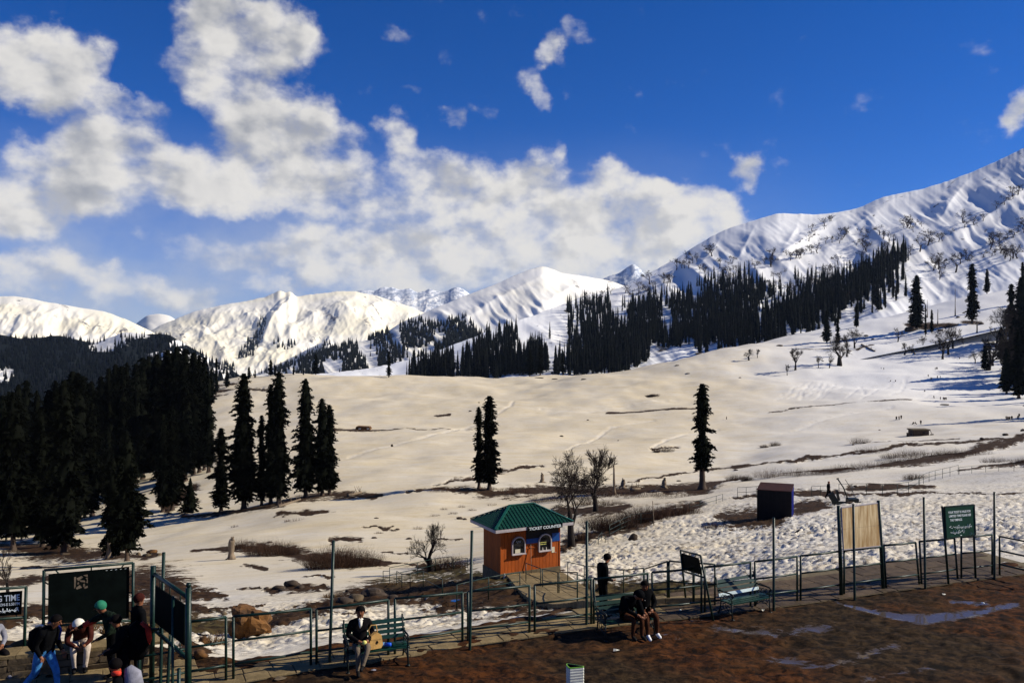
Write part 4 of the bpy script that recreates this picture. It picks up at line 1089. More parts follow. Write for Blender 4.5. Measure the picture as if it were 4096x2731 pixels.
# -- birches on the big snow slope
BIRCH = []
for i in range(4):
    T, W = bare_tree(seed=20+i, depth=4, spread=.8, fork=3, trunk=.28, r0=.028, twist=.5)
    fl = MB(); fl.add(T.v, T.f); fl.add(W.v, W.f); g = random.Random(i)
    ends = [Vector(v) for v in W.v]
    for e in g.sample(ends, min(90, len(ends))):
        for k in range(3):
            o = Vector((g.uniform(-1, 1), g.uniform(-1, 1), g.uniform(-.6, 1))).normalized()*g.uniform(.05, .11); w = o.orthogonal().normalized()*.010
            fl.add([e-w, e+w, e+o], [(0, 1, 2)])
    BIRCH.append(fl.mesh('birch', M['birch']))
gb = np.random.default_rng(77)
SP = []
for (p, n, j) in [([(1926,512),(1870,548),(1800,590),(1725,630)], 16, 7), ([(2352,447),(2250,520),(2126,577),(2040,612),(1960,645)], 34, 7), ([(1975,540),(1920,560),(1850,590),(1790,615)], 22, 9), ([(2100,520),(2080,530),(2110,540)], 9, 12), ([(2030,550),(2040,570),(2030,585)], 8, 10), ([(1980,560),(1990,590),(1960,600)], 8, 12),
                  ([(2440,480),(2352,540),(2280,575),(2180,620)], 22, 10), ([(2150,600),(2165,620),(2150,640)], 10, 12), ([(1580,590),(1600,610),(1560,625)], 9, 12), ([(1640,580),(1620,610),(1600,630)], 9, 10), ([(1440,660),(1470,670),(1500,650)], 12, 14), ([(1540,640),(1480,690)], 8, 14), ([(1700,600),(1660,630),(1700,640)], 10, 14), ([(2260,560),(2330,600)], 12, 18), ([(1700,655),(1800,670),(1900,690),(2000,700)], 24, 22), ([(1860,640),(1950,620)], 8, 12), ([(1320,700),(1400,690)], 8, 12)]:
    P = np.array(p, float)
    for k in range(n):
        f = gb.uniform(0, len(P)-1.001); i = int(f); q = P[i]+(P[i+1]-P[i])*(f-i)+gb.normal(size=2)*j*.55
        SP.append(q)
for k, (x, y) in enumerate(SP[:230]):
    t = float(m_right.t_of(x, y))
    if t > .97: continue
    pos, _ = m_right.pos(np.array([x]), np.array([t])); p = pos[0]
    h = gb.uniform(13, 27)*(1.5 if k % 9 == 0 else 1); o = link_mesh('birch', BIRCH[k % 4], None, (p[0], p[1], p[2]-.6)); o.scale = (h*1.15, h*1.15, h); o.rotation_euler = (0, 0, gb.uniform(0, 6.28))
    tag(o, 'leafless brown birch dotted on the big snow slope at the right', 'tree', 'birches on the big snow slope')

# -- shrubs
def shrub_mesh(seed, n, rx, ry, h):
    g = np.random.default_rng(seed); V = []; F = []
    for i in range(n):
        a = g.uniform(0, 2*PI); r = math.sqrt(g.random()); bx, by = math.cos(a)*r*rx, math.sin(a)*r*ry
        hh = h*(1-.55*r*r)*g.uniform(.45, 1.1); lx, ly = bx*.35/rx*h+g.normal()*.22*h, by*.35/ry*h+g.normal()*.22*h
        w = .008+.006*g.random(); t = g.uniform(0, PI); wx, wy = math.cos(t)*w, math.sin(t)*w
        m = (bx+lx*.4+g.normal()*.05*h, by+ly*.4, hh*.55); o = len(V)
        V += [(bx-wx, by-wy, -.08), (bx+wx, by+wy, -.08), (m[0]+wx*.8, m[1]+wy*.8, m[2]), (m[0]-wx*.8, m[1]-wy*.8, m[2]), (bx+lx, by+ly, hh)]
        F += [(o, o+1, o+2), (o, o+2, o+3), (o+3, o+2, o+4)]
        for k in range(2):
            f = g.uniform(.4, .9); c = np.array(m)*(1-f)+np.array((bx+lx, by+ly, hh))*f; d = g.normal(size=3)*.16*h; d[2] = abs(d[2]); o = len(V)
            V += [tuple(c-(wx*.6, wy*.6, 0)), tuple(c+(wx*.6, wy*.6, 0)), tuple(c+d)]; F.append((o, o+1, o+2))
    return np_mesh('shrub', np.array(V), np.array(F), [M['shrub']], False)
def shrub(x, y, wpx, hpx, label, n=900, group=None, depth=.5, grass=False):
    p = ground(x, y); k = p.y/FX; rx = wpx*k/2; o = link_mesh('shrub', shrub_mesh(int(x*3+y), n, rx, rx*depth, hpx*k), None, p)
    if grass: o.data.materials[0] = M['dry_grass']
    return tag(o, label, 'shrub', group)
shrub(625, 1274, 120, 34, 'wide grey-brown bush in the snow right of the jagged stump', 1600)
shrub(785, 1302, 170, 48, 'largest grey-brown bush, spreading across bare earth behind a green pole', 2600)
shrub(560, 1258, 60, 22, 'thin brush behind the jagged stump', 500)
shrub(1030, 1305, 110, 30, 'brush behind the green railing left of the booth', 900)
shrub(1400, 1215, 120, 38, 'brush growing along the lower snow slope right of the booth', 1500)
shrub(1480, 1195, 120, 36, 'brush round the thin pole on the snow slope right of the booth', 1500)
shrub(1560, 1182, 100, 26, 'brush beside the slanting green stair rail', 1000)
shrub(1330, 1240, 60, 24, 'low brush at the foot of the tall leafless tree', 500)
shrub(1640, 1212, 60, 14, 'flattened twigs lying on the lumpy snow left of the dark cabin', 300)
HB = [(1300,1148,90,14),(1390,1140,80,12),(1480,1140,110,14),(1560,1142,110,14),(1180,1132,70,9),(1020,1128,70,7),(1400,1160,70,10),(1690,1102,40,10),(1715,1104,24,10),(1770,1096,70,16),(1840,1092,80,14),(1900,1088,80,12),(1950,1082,80,14),(2000,1075,80,14),(2060,1064,80,14),(2120,1052,80,16),(2180,1046,70,14),(2230,1046,90,14),(2090,1046,70,12),(2050,1052,50,10),(2000,1040,70,12),(1975,1018,40,12),(1780,1024,22,9),(1755,1028,16,6),(1530,1037,34,9),(1508,1039,12,6),(2290,1062,70,10),(2350,1064,50,10),(2100,1100,50,10),(1345,1160,60,12),(1245,1152,60,10)]
for x, y, w, h in HB:
    shrub(x, y, w*1.1, h*1.45, 'low brown brush in the dark lines across the snow meadow', 620, 'low brush lines of the meadow')
for x, y, w, h in [(680,1196,40,9),(660,1198,14,6),(1000,1185,26,6),(1040,1180,22,7),(960,1215,26,8),(870,1225,20,6),(905,1220,14,5),(1060,1165,18,7),(1085,1172,20,6),(540,1210,20,6),(1020,1170,18,6),(1130,1160,22,6)]:
    shrub(x, y, w, h, 'tuft of dry twigs poking through the snow left of the booth', 90, 'dry tufts on the snow')
for x, y, w, h in [(140,1450,60,30),(200,1450,40,26),(250,1452,40,22),(490,1480,60,26),(760,1372,40,12),(900,1345,26,10)]:
    shrub(x, y, w, h, 'dry weeds on the bare earth behind the fence', 160, 'dry weeds behind the fence', grass=True)

# ------------------------------------------------------------------ the paved walk and the path down to the booth
FB_X = [-60, 320, 523, 714, 896, 1062, 1216, 1358, 1611, 1831, 1933, 2028, 2112, 2200, 2284, 2400]
FB_Y = [1655, 1600, 1563, 1529, 1506, 1476, 1455, 1435, 1408, 1381, 1367, 1353, 1343, 1330, 1320, 1306]
def fence_pt(x, z=0.0): return flat(x, float(np.interp(x, FB_X, FB_Y)), 0.0)+Vector((0, 0, z))

def slab(parent, q, th=.05, lift=.035, name='paving_slab', m='paving', gap=.007):
    """A flag laid on the ground: q = four world points in order."""
    c = sum(q, Vector())/4; rr = random.uniform(-.008, .008)
    top = [c+(p-c)*(1-gap/max((p-c).length, .05)) for p in q]
    top = [Vector((p.x, p.y, p.z+lift+rr)) for p in top]
    ins = [p+(c-p)*.04 for p in top]; ins = [Vector((p.x, p.y, p.z+.006)) for p in ins]
    bot = [Vector((p.x, p.y, p.z-th)) for p in top]
    b = MB(); b.add(bot+top+ins, [(0,1,5,4),(1,2,6,5),(2,3,7,6),(3,0,4,7),(4,5,9,8),(5,6,10,9),(6,7,11,10),(7,4,8,11),(8,9,10,11)])
    return b.build(name, M[m], parent, org=None)

def build_walk():
    path = MB(); root = None
    # bed under the flags, along the far side of the fence line
    A = [fence_pt(x) for x in np.linspace(200, 2400, 60)]
    wid = [float(np.interp(x, [200, 500, 900, 1300, 1700, 2100, 2400], [1.9, .95, .85, 1.0, 1.9, 2.3, 2.3])) for x in np.linspace(200, 2400, 60)]
    vs = []; n = len(A)
    nrm = []
    for i in range(n):
        d = (A[min(i+1, n-1)]-A[max(i-1, 0)]).normalized(); nrm.append(Vector((-d.y, d.x, 0)))
    for i in range(n):
        vs += [A[i]-nrm[i]*.30+Vector((0, 0, .012)), A[i]+nrm[i]*wid[i]+Vector((0, 0, .012))]
    path.add(vs, [(2*i, 2*i+2, 2*i+3, 2*i+1) for i in range(n-1)])
    root = path.build('path', M['concrete']); tag(root, kind='structure')
    # flags: step along the line
    L = [0]
    for i in range(1, n): L.append(L[-1]+(A[i]-A[i-1]).length)
    def at_s(s, w):
        i = min(max(int(np.searchsorted(L, s))-1, 0), n-2); f = (s-L[i])/(L[i+1]-L[i])
        nn = (nrm[i]*(1-f)+nrm[i+1]*f).normalized()
        return A[i]+(A[i+1]-A[i])*f+nn*w+Vector((0, 0, .01)), wid[i]*(1-f)+wid[i+1]*f
    cnt = 0
    rows = [(-.28, .20), (.20, .70), (.70, 1.25), (1.25, 1.8), (1.8, 2.3)]
    for k, (w0, w1) in enumerate(rows):
        s = .3*k*.7
        while s < L[-1]-1:
            ln = random.uniform(.5, .72) if k < 2 else random.uniform(.7, 1.0)
            _, wm = at_s(s+ln/2, 0)
            if w1 <= wm+.06 and cnt < 190:
                j = lambda: random.uniform(-.02, .02)
                q = [at_s(s+j(), w0)[0], at_s(s+ln+j(), w0)[0], at_s(s+ln+j(), w1)[0], at_s(s+j(), w1)[0]]
                slab(root, q, lift=.02, m='paving_wet' if CX+FX*q[0].x/q[0].y > 1430+random.uniform(-60, 60) else 'paving'); cnt += 1
            s += ln
    # the forecourt at the lower left
    P0 = flat(20, 1568); cnt2 = 0
    d = (fence_pt(520)-fence_pt(200)).normalized(); nn = Vector((-d.y, d.x, 0))
    O = flat(200, 1545)
    for i in range(-9, 6):
        for k in range(-6, 1):
            o = O+d*(i*.62+(k % 2)*.3)+nn*(k*.52)
            px = CX+FX*o.x/o.y; py = HY+FX*(CAMZ-o.z)/o.y
            if px < -40 or px > 400 or py > 1640 or py < 1528: continue
            slab(root, [o+Vector((0, 0, .0)), o+d*.62, o+d*.62+nn*.52, o+nn*.52], lift=.025); cnt2 += 1
    bed = MB(); q = [flat(-200, 1535), flat(-250, 1700), flat(420, 1690), flat(500, 1570), flat(340, 1530)]
    bed.add([p+Vector((0, 0, .010)) for p in q], [(0, 1, 2, 3, 4)]); b = bed.build('paving_bed', M['concrete'], root)
    # the path that drops to the booth: straight courses from the walk down to the front of the booth
    P0, P1 = ground(1500, 1391), ground(1222, 1318)
    P0 = Vector((P0.x, P0.y, 0)); P1 = Vector((P1.x, P1.y, 0)); d = (P1-P0).normalized(); nn = Vector((-d.y, d.x, 0)); L = (P1-P0).length
    def hz(p):
        u = p.x/p.y; z, _ = base_z(np.array([u]), np.array([p.y])); return float(z[0])
    NR = int(L/1.05); NC = 5; half = 1.75
    for i in range(NR):
        for j in range(NC):
            q = []
            for (a_, b_) in ((i, j), (i, j+1), (i+1, j+1), (i+1, j)):
                c = P0+d*(L*a_/NR); h = .18+hz(c)*.6+hz(c+nn*(half*(2*b_/NC-1)))*.4
                p = c+nn*(half*(2*b_/NC-1)); q.append(Vector((p.x, p.y, h)))
            slab(root, q, th=.5, lift=.0, gap=.018)
build_walk()

# ------------------------------------------------------------------ fence, poles, rails
PR = .030
def post_tube(p, q, r=PR, n=8): b = MB(); b.tube([p, q], r, n); return b
def fence_section(x0, x1, y0t, y1t, label, xt0=None, xt1=None, x0b=None, x1b=None):
    a = fence_pt(x0); b = fence_pt(x1); a.z = b.z = -.05
    at_ = at(xt0 if xt0 else x0, y0t, a.y); bt = at(xt1 if xt1 else x1, y1t, b.y)
    t = thing('fence_section', (a+b)/2, label, 'fence', 'green pipe fence along the walk')
    for p, q in ((a, at_), (b, bt)):
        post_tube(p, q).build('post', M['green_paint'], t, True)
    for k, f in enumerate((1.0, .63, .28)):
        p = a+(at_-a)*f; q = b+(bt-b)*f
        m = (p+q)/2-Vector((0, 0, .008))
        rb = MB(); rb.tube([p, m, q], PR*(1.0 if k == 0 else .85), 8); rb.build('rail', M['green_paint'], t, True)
    return t
SECT = [(321,428,1450,1432,'green fence section crossing behind the framed notice board'),
 (437,519,1427,1416,'short green fence section right of the framed notice board, below the boulder'),
 (536,714,1415,1397,'green fence section in front of the big orange boulder'),
 (727,892,1398,1377,'green fence section behind the man sitting alone'),
 (907,1062,1374,1360,'green fence section right of the bench with the lone man'),
 (1075,1216,1358,1344,'green fence section just right of the tallest pole, in front of the booth'),
 (1228,1358,1343,1329,'green fence section with its lowest rail cut short, before the sloping path'),
 (1364,1488,1329,1316,'green fence section behind the two people on the bench'),
 (1498,1611,1314,1303,'green fence section before the small tilted board'),
 (1619,1724,1302,1290,'green fence section behind the empty bench'),
 (1734,1831,1289,1277,'green fence section with a pole before it, right of the empty bench'),
 (1839,1930,1276,1265,'green fence section left of the blank tan board'),
 (1939,2028,1264,1254,'green fence section under the blank tan board'),
 (2036,2112,1252,1245,'leaning green fence section right of the blank tan board'),
 (2117,2200,1243,1235,'leaning green fence section under the green ticket notice'),
 (2208,2279,1233,1227,'last straight green fence section right of the green ticket notice')]
for i, s in enumerate(SECT):
    kw = {}
    if i == 13: kw = dict(xt0=2030, xt1=2103)
    if i == 14: kw = dict(xt0=2112, xt1=2192)
    fence_section(*s, **kw)
# the section that turns toward the camera at the right border
a = flat(2296, 1322); b = flat(2420, 1352); t = thing('fence_section', (a+b)/2, 'green fence section turning back toward the camera at the right border', 'fence', 'green pipe fence along the walk')
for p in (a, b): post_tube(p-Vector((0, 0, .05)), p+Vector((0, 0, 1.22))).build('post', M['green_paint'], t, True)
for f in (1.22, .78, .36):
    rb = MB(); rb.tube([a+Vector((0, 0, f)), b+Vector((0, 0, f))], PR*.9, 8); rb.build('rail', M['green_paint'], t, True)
def pole(xb, yb, xt, yt, label, r=.034):
    p = flat(xb, yb); q = at(xt, yt, p.y); b = MB(); b.tube([p-Vector((0, 0, .1)), p, q], [r, r, r], 10); b.tube([q, q+Vector((0, 0, .012))], [r*1.12, r*.8], 10)
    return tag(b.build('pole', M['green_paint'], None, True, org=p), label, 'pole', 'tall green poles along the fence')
pole(757, 1523, 766, 1242, 'tall green pole left of the man sitting alone')
pole(1079, 1492, 1084, 1219, 'tallest green pole, standing before the left edge of the booth')
pole(1347, 1437, 1348, 1197, 'tall green pole right of the booth, by the sloping path')
pole(1777, 1402, 1777, 1189, 'tall green pole right of the empty bench, below the dark cabin')
pole(1963, 1377, 1960, 1158, 'thin green pole standing in front of the blank tan board')
pole(2125, 1351, 2122, 1142, 'tall green pole left of the green ticket notice')
pole(2284, 1329, 2284, 1130, 'tall green pole near the right border')
pole(368, 1592, 376, 1269, 'tall green pole just behind the framed notice board')
pole(384, 1590, 396, 1369, 'thinner green pole seen through the framed notice board')
pole(409, 1690, 411, 1535, 'short green bollard pole before the framed notice board')
pole(318, 1600, 321, 1440, 'green post at the left end of the fence beside the dark group')

def rail_run(bases, h, label, rails=(1.0, .5), r=.026, name='railing', group=None, tops=None, world=False):
    P = [ground(*p) if not world else Vector(p) for p in bases]; t = thing(name, P[0], label, 'railing', group)
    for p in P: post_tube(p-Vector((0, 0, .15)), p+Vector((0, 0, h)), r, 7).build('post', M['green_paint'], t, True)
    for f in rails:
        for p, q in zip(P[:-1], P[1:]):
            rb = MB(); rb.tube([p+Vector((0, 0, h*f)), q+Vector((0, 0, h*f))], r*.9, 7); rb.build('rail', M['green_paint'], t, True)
    return t
rail_run([(1208,1341),(1242,1356)], 1.12, 'first queue railing section at the booth end of the path, left row')
rail_run([(1246,1357),(1281,1368)], 1.12, 'middle queue railing section of the left row beside the path')
rail_run([(1284,1369),(1326,1390)], 1.12, 'last queue railing section of the left row, nearest the fence')
rail_run([(1304,1339),(1342,1349)], 1.12, 'queue railing section of the right row beside the booth corner')
rail_run([(1350,1351),(1432,1365),(1478,1378)], 1.12, 'long queue railing passing behind the standing person')
rail_run([(1480,1376),(1533,1383)], 1.12, 'queue railing section between the standing person and the tilted board')
rail_run([(1537,1382),(1592,1388)], 1.12, 'queue railing section in front of the tilted board')
rail_run([(1594,1387),(1642,1392)], 1.12, 'queue railing section running behind the left arm of the empty bench')
rail_run([(895,1336),(959,1321),(1000,1311),(1038,1307)], 1.05, 'back railing of the earth platform, passing before the stubby leafless tree')
rail_run([(1042,1307),(1074,1304)], .8, 'sagging railing end left of the booth wall')
rail_run([(880,1338),(895,1338)], .85, 'leaning end railing at the left tip of the earth platform')
rail_run([(911,1343),(923,1353),(942,1353),(972,1346),(1016,1373)], .95, 'front railing of the earth platform, bending down the bank')
rail_run([(1194,1357),(1122,1372),(1049,1394)], .95, 'railing descending from the booth front to the dark bank', rails=(1.0, .55))
FR = 'far green railings'
rail_run([(1694,1142),(1714,1141),(1737,1139),(1758,1138)], 1.5, 'far green railing left of the dark cabin', r=.035)
rail_run([(1864,1137),(1884,1136),(1902,1135)], 1.2, 'far green railing right of the dark cabin', r=.035)
rail_run([(1927,1132),(1957,1133),(1990,1134),(2027,1136),(2061,1135),(2087,1130),(2110,1117)], 1.3, 'far green railing along the brown track behind the blank tan board', r=.035)
rail_run([(2112,1115),(2121,1111),(2134,1106),(2148,1102),(2165,1098),(2182,1094),(2201,1089)], 1.7, 'far green stair railing climbing to the right behind the ticket notice', r=.04)
rail_run([(2203,1089),(2232,1087),(2264,1084),(2294,1082),(2329,1082),(2362,1082)], 1.3, 'far green railing running to the right border', r=.035)
rail_run([(1448,1206),(1472,1203),(1500,1203)], 1.2, 'green railing among the brush at the thin pole', r=.03)
rail_run([(1448,1208),(1424,1219),(1400,1232)], 1.1, 'slanting green stair rail running down from the thin pole', rails=(1.0, .6, .2), r=.03)
rail_run([(1390,1246),(1382,1240),(1374,1250)], .7, 'fallen zigzag of green rail on the lumpy snow', r=.03)
rail_run([(1584,1174),(1608,1167),(1645,1156),(1660,1151)], 1.1, 'slanting green stair rail below the lone fir', rails=(1.0, .45), r=.035)
p = ground(1502, 1208); b = MB(); b.tube([p-Vector((0, 0, .1)), at(1499, 1150, p.y)], .045, 7)
tag(b.build('thin_pole', M['dead_wood'], None, True, org=p), 'thin bare wooden pole among the brush on the snow slope', 'pole')

# ------------------------------------------------------------------ signs
def board_thing(name, label, cat='sign'):
    return lambda loc: thing(name, loc, label, cat)
def quad_panel(q, th, nm, m, parent, off=0.0):
    """A flat sheet through four world corners (TL, TR, BR, BL), TH thick, moved OFF toward the viewer side."""
    n = (q[1]-q[0]).cross(q[3]-q[0]).normalized()
    if n.dot(Vector((0, -1, 0))) < 0: n = -n
    f = [p+n*(off+th/2) for p in q]; k = [p+n*(off-th/2) for p in q]; b = MB()
    b.add(f+k, [(0,1,2,3),(7,6,5,4),(0,4,5,1),(1,5,6,2),(2,6,7,3),(3,7,4,0)])
    return b.build(nm, M[m], parent), n
def text_on(body, q, n, u0, u1, v, size, parent, m='letters', name='lettering', align='LEFT', squash=1.0):
    """Lettering set on the board: u along the top edge (0..1), v down the side (0..1), SIZE = letter height as share of the board height."""
    c = bpy.data.curves.new(name, 'FONT'); c.body = body; c.align_x = align; c.extrude = .001
    ex = (q[1]-q[0]); ey = (q[3]-q[0]); H = ey.length
    c.size = size*H*1.38; c.offset = .0022*size*H/.1
    c.materials.append(M[m])
    o = bpy.data.objects.new(name, c); col.objects.link(o)
    p = q[0]+ex*u0+ey*(v+size)+n*.016
    X = ex.normalized(); Z = n; Yv = Z.cross(X).normalized()
    Mx = Matrix((X, Yv, Z)).transposed().to_4x4()
    bpy.context.view_layer.update()
    w = o.dimensions.x or 1.0
    me = bpy.data.meshes.new_from_object(o.evaluated_get(bpy.context.evaluated_depsgraph_get())); bpy.data.objects.remove(o)
    o = bpy.data.objects.new(name, me); col.objects.link(o)
    sx = (u1-u0)*ex.length/w if u1 else squash
    Mx = Mx @ Matrix.Diagonal((sx, 1, 1, 1)); Mx.translation = p-root_loc(parent)
    o.parent = parent; o.matrix_local = Mx
    return o
def script_on(strokes, q, n, parent, w=.010, m='letters', name='script_line'):
    """Handwritten right-to-left script: strokes as (u, v) runs on the board."""
    b = MB(); ex = q[1]-q[0]; ey = q[3]-q[0]
    for st in strokes:
        P = [q[0]+ex*u+ey*v+n*.015 for u, v in st]
        if len(P) == 1: P = [P[0], P[0]+ex.normalized()*w]
        b.tube(P, w*.5, 5)
    return b.build(name, M[m], parent)
def urdu(u0, u1, v, h, seed, words=5):
    g = random.Random(seed); S = []; u = u1; W = (u1-u0)/words
    for k in range(words):
        x1 = u-W*.05; x0 = u-W*.92; bl = v+h*g.uniform(.0, .12); n = 9; st = []
        teeth = g.randint(1, 3); tail = g.random() < .55
        for i in range(n+1):
            f = i/n; y = bl+h*.12*math.sin(f*teeth*2*PI)-(h*.25*f if not tail else 0)
            st.append((x1+(x0-x1)*f, y))
        if tail:
            st += [(x0-W*.05, bl+h*.22), (x0+W*.12, bl+h*.40), (x0+W*.35, bl+h*.34)]
        S.append(st)
        if g.random() < .7: xx = x1-W*g.uniform(.0, .3); S.append([(xx+W*.03, bl-h*.75), (xx, bl-h*.05)])
        if g.random() < .5: xx = x0+W*.2; S.append([(xx+W*.34, bl-h*.72), (xx, bl-h*.38)])
        for d in range(g.randint(1, 3)):
            xx = g.uniform(x0, x1); yy = bl+(h*.34 if g.random() < .5 else -h*.34); S.append([(xx, yy), (xx+W*.05, yy+h*.05)])
        u -= W
    return S

def sign_ticket():
    bl, br = flat(2179, 1341), flat(2241, 1329)
    t = thing('notice_board', (bl+br)/2, 'green notice board reading YOUR TICKET IS VALID, on two leaning legs', 'sign')
    tl, tr = at(2164, 1162, bl.y), at(2234, 1157, br.y)
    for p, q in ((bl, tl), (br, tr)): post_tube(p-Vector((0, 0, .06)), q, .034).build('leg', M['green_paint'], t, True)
    q = [at(2166, 1163, bl.y), at(2234, 1158, br.y), at(2237, 1227, br.y), at(2170, 1235, bl.y)]
    o, n = quad_panel(q, .03, 'board', 'board_green', t, .04); q = [p+n*.04 for p in q]
    fr = MB()
    for i in range(4): fr.bar(q[i]+n*.005, q[(i+1) % 4]+n*.005, .035, .035)
    fr.build('frame', M['green_paint'], t)
    text_on('YOUR TICKET IS VALID FOR', q, n, .10, .86, .15, .072, t); text_on('LIMITED TIME PLEASE SEE', q, n, .12, .86, .27, .072, t); text_on('THE TIMINGS.', q, n, .15, .56, .40, .072, t)
    script_on(urdu(.10, .88, .68, .10, 3, 6), q, n, t, .012); script_on(urdu(.14, .62, .84, .10, 4, 4), q, n, t, .012)
    script_on([[(.46, .945), (.52, .94)], [(.48, .955), (.51, .952)]], q, n, t, .010, name='signature')
    for i, x in enumerate((.80, .85, .90, .94)): script_on([[(x, .86+.02*i), (x, .97)]], q, n, t, .006, name='paint_drip')
sign_ticket()

def sign_tan():
    bl, br = flat(1933, 1368), flat(2029, 1353)
    t = thing('notice_board', (bl+br)/2, 'blank weathered tan board with rusty streaks between two dark posts', 'sign')
    tl, tr = at(1926, 1161, bl.y), at(2018, 1149, br.y)
    for p, q in ((bl, tl), (br, tr)): post_tube(p-Vector((0, 0, .06)), q, .055).build('leg', M['green_paint'], t, True)
    q = [at(1930, 1165, bl.y), at(2015, 1154, br.y), at(2022, 1252, br.y), at(1935, 1261, bl.y)]
    # two sheets side by side, each in two halves
    def L(a, b, f): return a+(b-a)*f
    mid_t, mid_b = L(q[0], q[1], .50), L(q[3], q[2], .50)
    for (a, b_, c, d) in ((q[0], mid_t, mid_b, q[3]), (mid_t, q[1], q[2], mid_b)):
        h0, h1 = L(a, d, .515), L(b_, c, .515)
        quad_panel([L(a, b_, .006), L(b_, a, .006), h1, h0], .02, 'panel', 'tan_board', t, .03); quad_panel([L(h0, d, .01), L(h1, c, .01), c, d], .02, 'panel', 'tan_board', t, .03)
    n = (q[1]-q[0]).cross(q[3]-q[0]).normalized(); n = n if n.y < 0 else -n
    fr = MB()
    for i in range(4): fr.bar(q[i]+n*.03, q[(i+1) % 4]+n*.03, .03, .03)
    fr.build('frame', M['white_trim'], t)
sign_tan()

def sign_tilted():
    bl = ground(1577, 1386); br = at(1640, 1396, bl.y-1.6); br.z = float(land_z(br.x, br.y))
    t = thing('notice_board', (bl+br)/2, 'small dark board tilted in a green frame behind the fence, seen from its back', 'sign')
    tl = at(1563, 1263, bl.y); tr = at(1609, 1275, br.y)
    for p, q in ((bl, tl), (br, tr)): post_tube(p-Vector((0, 0, .1)), q, .028).build('leg', M['green_paint'], t, True)
    q = [at(1567, 1270, bl.y), at(1604, 1281, br.y), at(1612, 1319, br.y), at(1571, 1307, bl.y)]
    quad_panel(q, .03, 'board', 'board_dark', t)
    o = [tl, tr, at(1615, 1325, br.y), at(1569, 1311, bl.y)]; fr = MB()
    fr.tube([o[0], o[1]], .024, 7); fr.tube([o[3], o[2]], .024, 7)
    for f in (.15, .45, .8): fr.tube([o[0]+(o[1]-o[0])*f, q[0]+(q[1]-q[0])*f], .012, 5); fr.tube([o[3]+(o[2]-o[3])*f, q[3]+(q[2]-q[3])*f], .012, 5)
    fr.build('frame', M['green_paint'], t, True)
sign_tilted()

def sign_big():
    d = 18.9
    bl = at(99, 1495, d); br = at(304, 1490, d+.8); bl.z = br.z = 0
    t = thing('notice_board', (bl+br)/2, 'big black board in a green pipe frame with a torn white poster on it', 'sign')
    tl, tr = at(101, 1309, bl.y), at(306, 1292, br.y)
    for p, q in ((bl, tl), (br, tr)): post_tube(p-Vector((0, 0, .1)), q, .036).build('leg', M['green_paint'], t, True)
    q = [at(111, 1318, bl.y), at(297, 1301, br.y), at(296, 1419, br.y), at(110, 1432, bl.y)]
    _, n = quad_panel(q, .04, 'board', 'board_dark', t)
    o = [tl, tr, at(305, 1424, br.y), at(99, 1438, bl.y)]; fr = MB(); fr.tube([o[0], o[1]], .032, 8); fr.tube([o[3], o[2]], .03, 8)
    fr.build('frame', M['green_paint'], t, True)
    tb = MB()
    for f in (.12, .52, .9): tb.tube([o[0]+(o[1]-o[0])*f, q[0]+(q[1]-q[0])*f], .016, 6); tb.tube([o[3]+(o[2]-o[3])*f, q[3]+(q[2]-q[3])*f], .016, 6)
    for f in (.2, .5, .85): tb.tube([o[0]+(o[3]-o[0])*f, q[0]+(q[3]-q[0])*f], .016, 6); tb.tube([o[1]+(o[2]-o[1])*f, q[1]+(q[2]-q[1])*f], .016, 6)
    tb.build('bracket', M['green_paint'], t, True)
    # what is left of a poster: scraps of white paper
    ex, ey = q[1]-q[0], q[3]-q[0]; pp = MB()
    sc = [[(.31,.10),(.335,.10),(.33,.30),(.312,.34)],[(.34,.13),(.40,.09),(.42,.12),(.36,.19)],[(.37,.17),(.44,.19),(.45,.23),(.42,.22),(.39,.21)],[(.42,.08),(.475,.07),(.478,.12),(.455,.11)],[(.45,.14),(.478,.13),(.478,.25),(.46,.24),(.468,.18)],
          [(.33,.33),(.38,.27),(.41,.33),(.345,.36)],[(.42,.26),(.44,.25),(.445,.31),(.425,.32)],[(.43,.33),(.477,.30),(.478,.345),(.44,.36)],[(.35,.22),(.37,.21),(.372,.25),(.352,.26)]]
    for s in sc:
        P = [q[0]+ex*u+ey*v+n*.023 for u, v in s]; pp.add(P, [tuple(range(len(P)))])
    pp.build('torn_poster', M['grey_trouser'], t)
    sx = MB()
    for u in (.70, .76, .82, .88, .94): sx.bar(q[0]+ex*u+ey*.03+n*.024, q[0]+ex*(u+.022)+ey*.022+n*.024, .012, .006)
    sx.build('staple', M['letters'], t)
sign_big()

def sign_time():
    d = 18.2
    br = at(54, 1530, d); br.z = 0; bl = at(-190, 1530, d-.5); bl.z = 0
    t = thing('notice_board', br, 'dark notice board reading G TIME, cut off by the left border', 'sign')
    tr = at(60, 1347, br.y); tl = at(-190, 1367, bl.y)
    for p, q in ((bl, tl), (br, tr)): post_tube(p-Vector((0, 0, .1)), q, .034).build('leg', M['green_paint'], t, True)
    q = [at(-180, 1374, bl.y), at(51, 1356, br.y), at(49, 1410, br.y), at(-180, 1428, bl.y)]
    _, n = quad_panel(q, .03, 'board', 'board_dark', t)
    fr = MB(); fr.tube([tl, tr], .03, 8); fr.tube([at(-190, 1436, bl.y), at(59, 1416, br.y)], .03, 8)
    for f in (.3, .6, .95): fr.tube([q[3]+(q[2]-q[3])*f, q[3]+(q[2]-q[3])*f-Vector((0, 0, .07))], .014, 6)
    fr.build('frame', M['green_paint'], t, True)
    text_on('G TIME', q, n, .745, .975, .12, .27, t); text_on('TION-E 5.50 PM', q, n, .745, .975, .47, .12, t)
    script_on(urdu(.70, .97, .80, .16, 9, 5), q, n, t, .016)
sign_time()

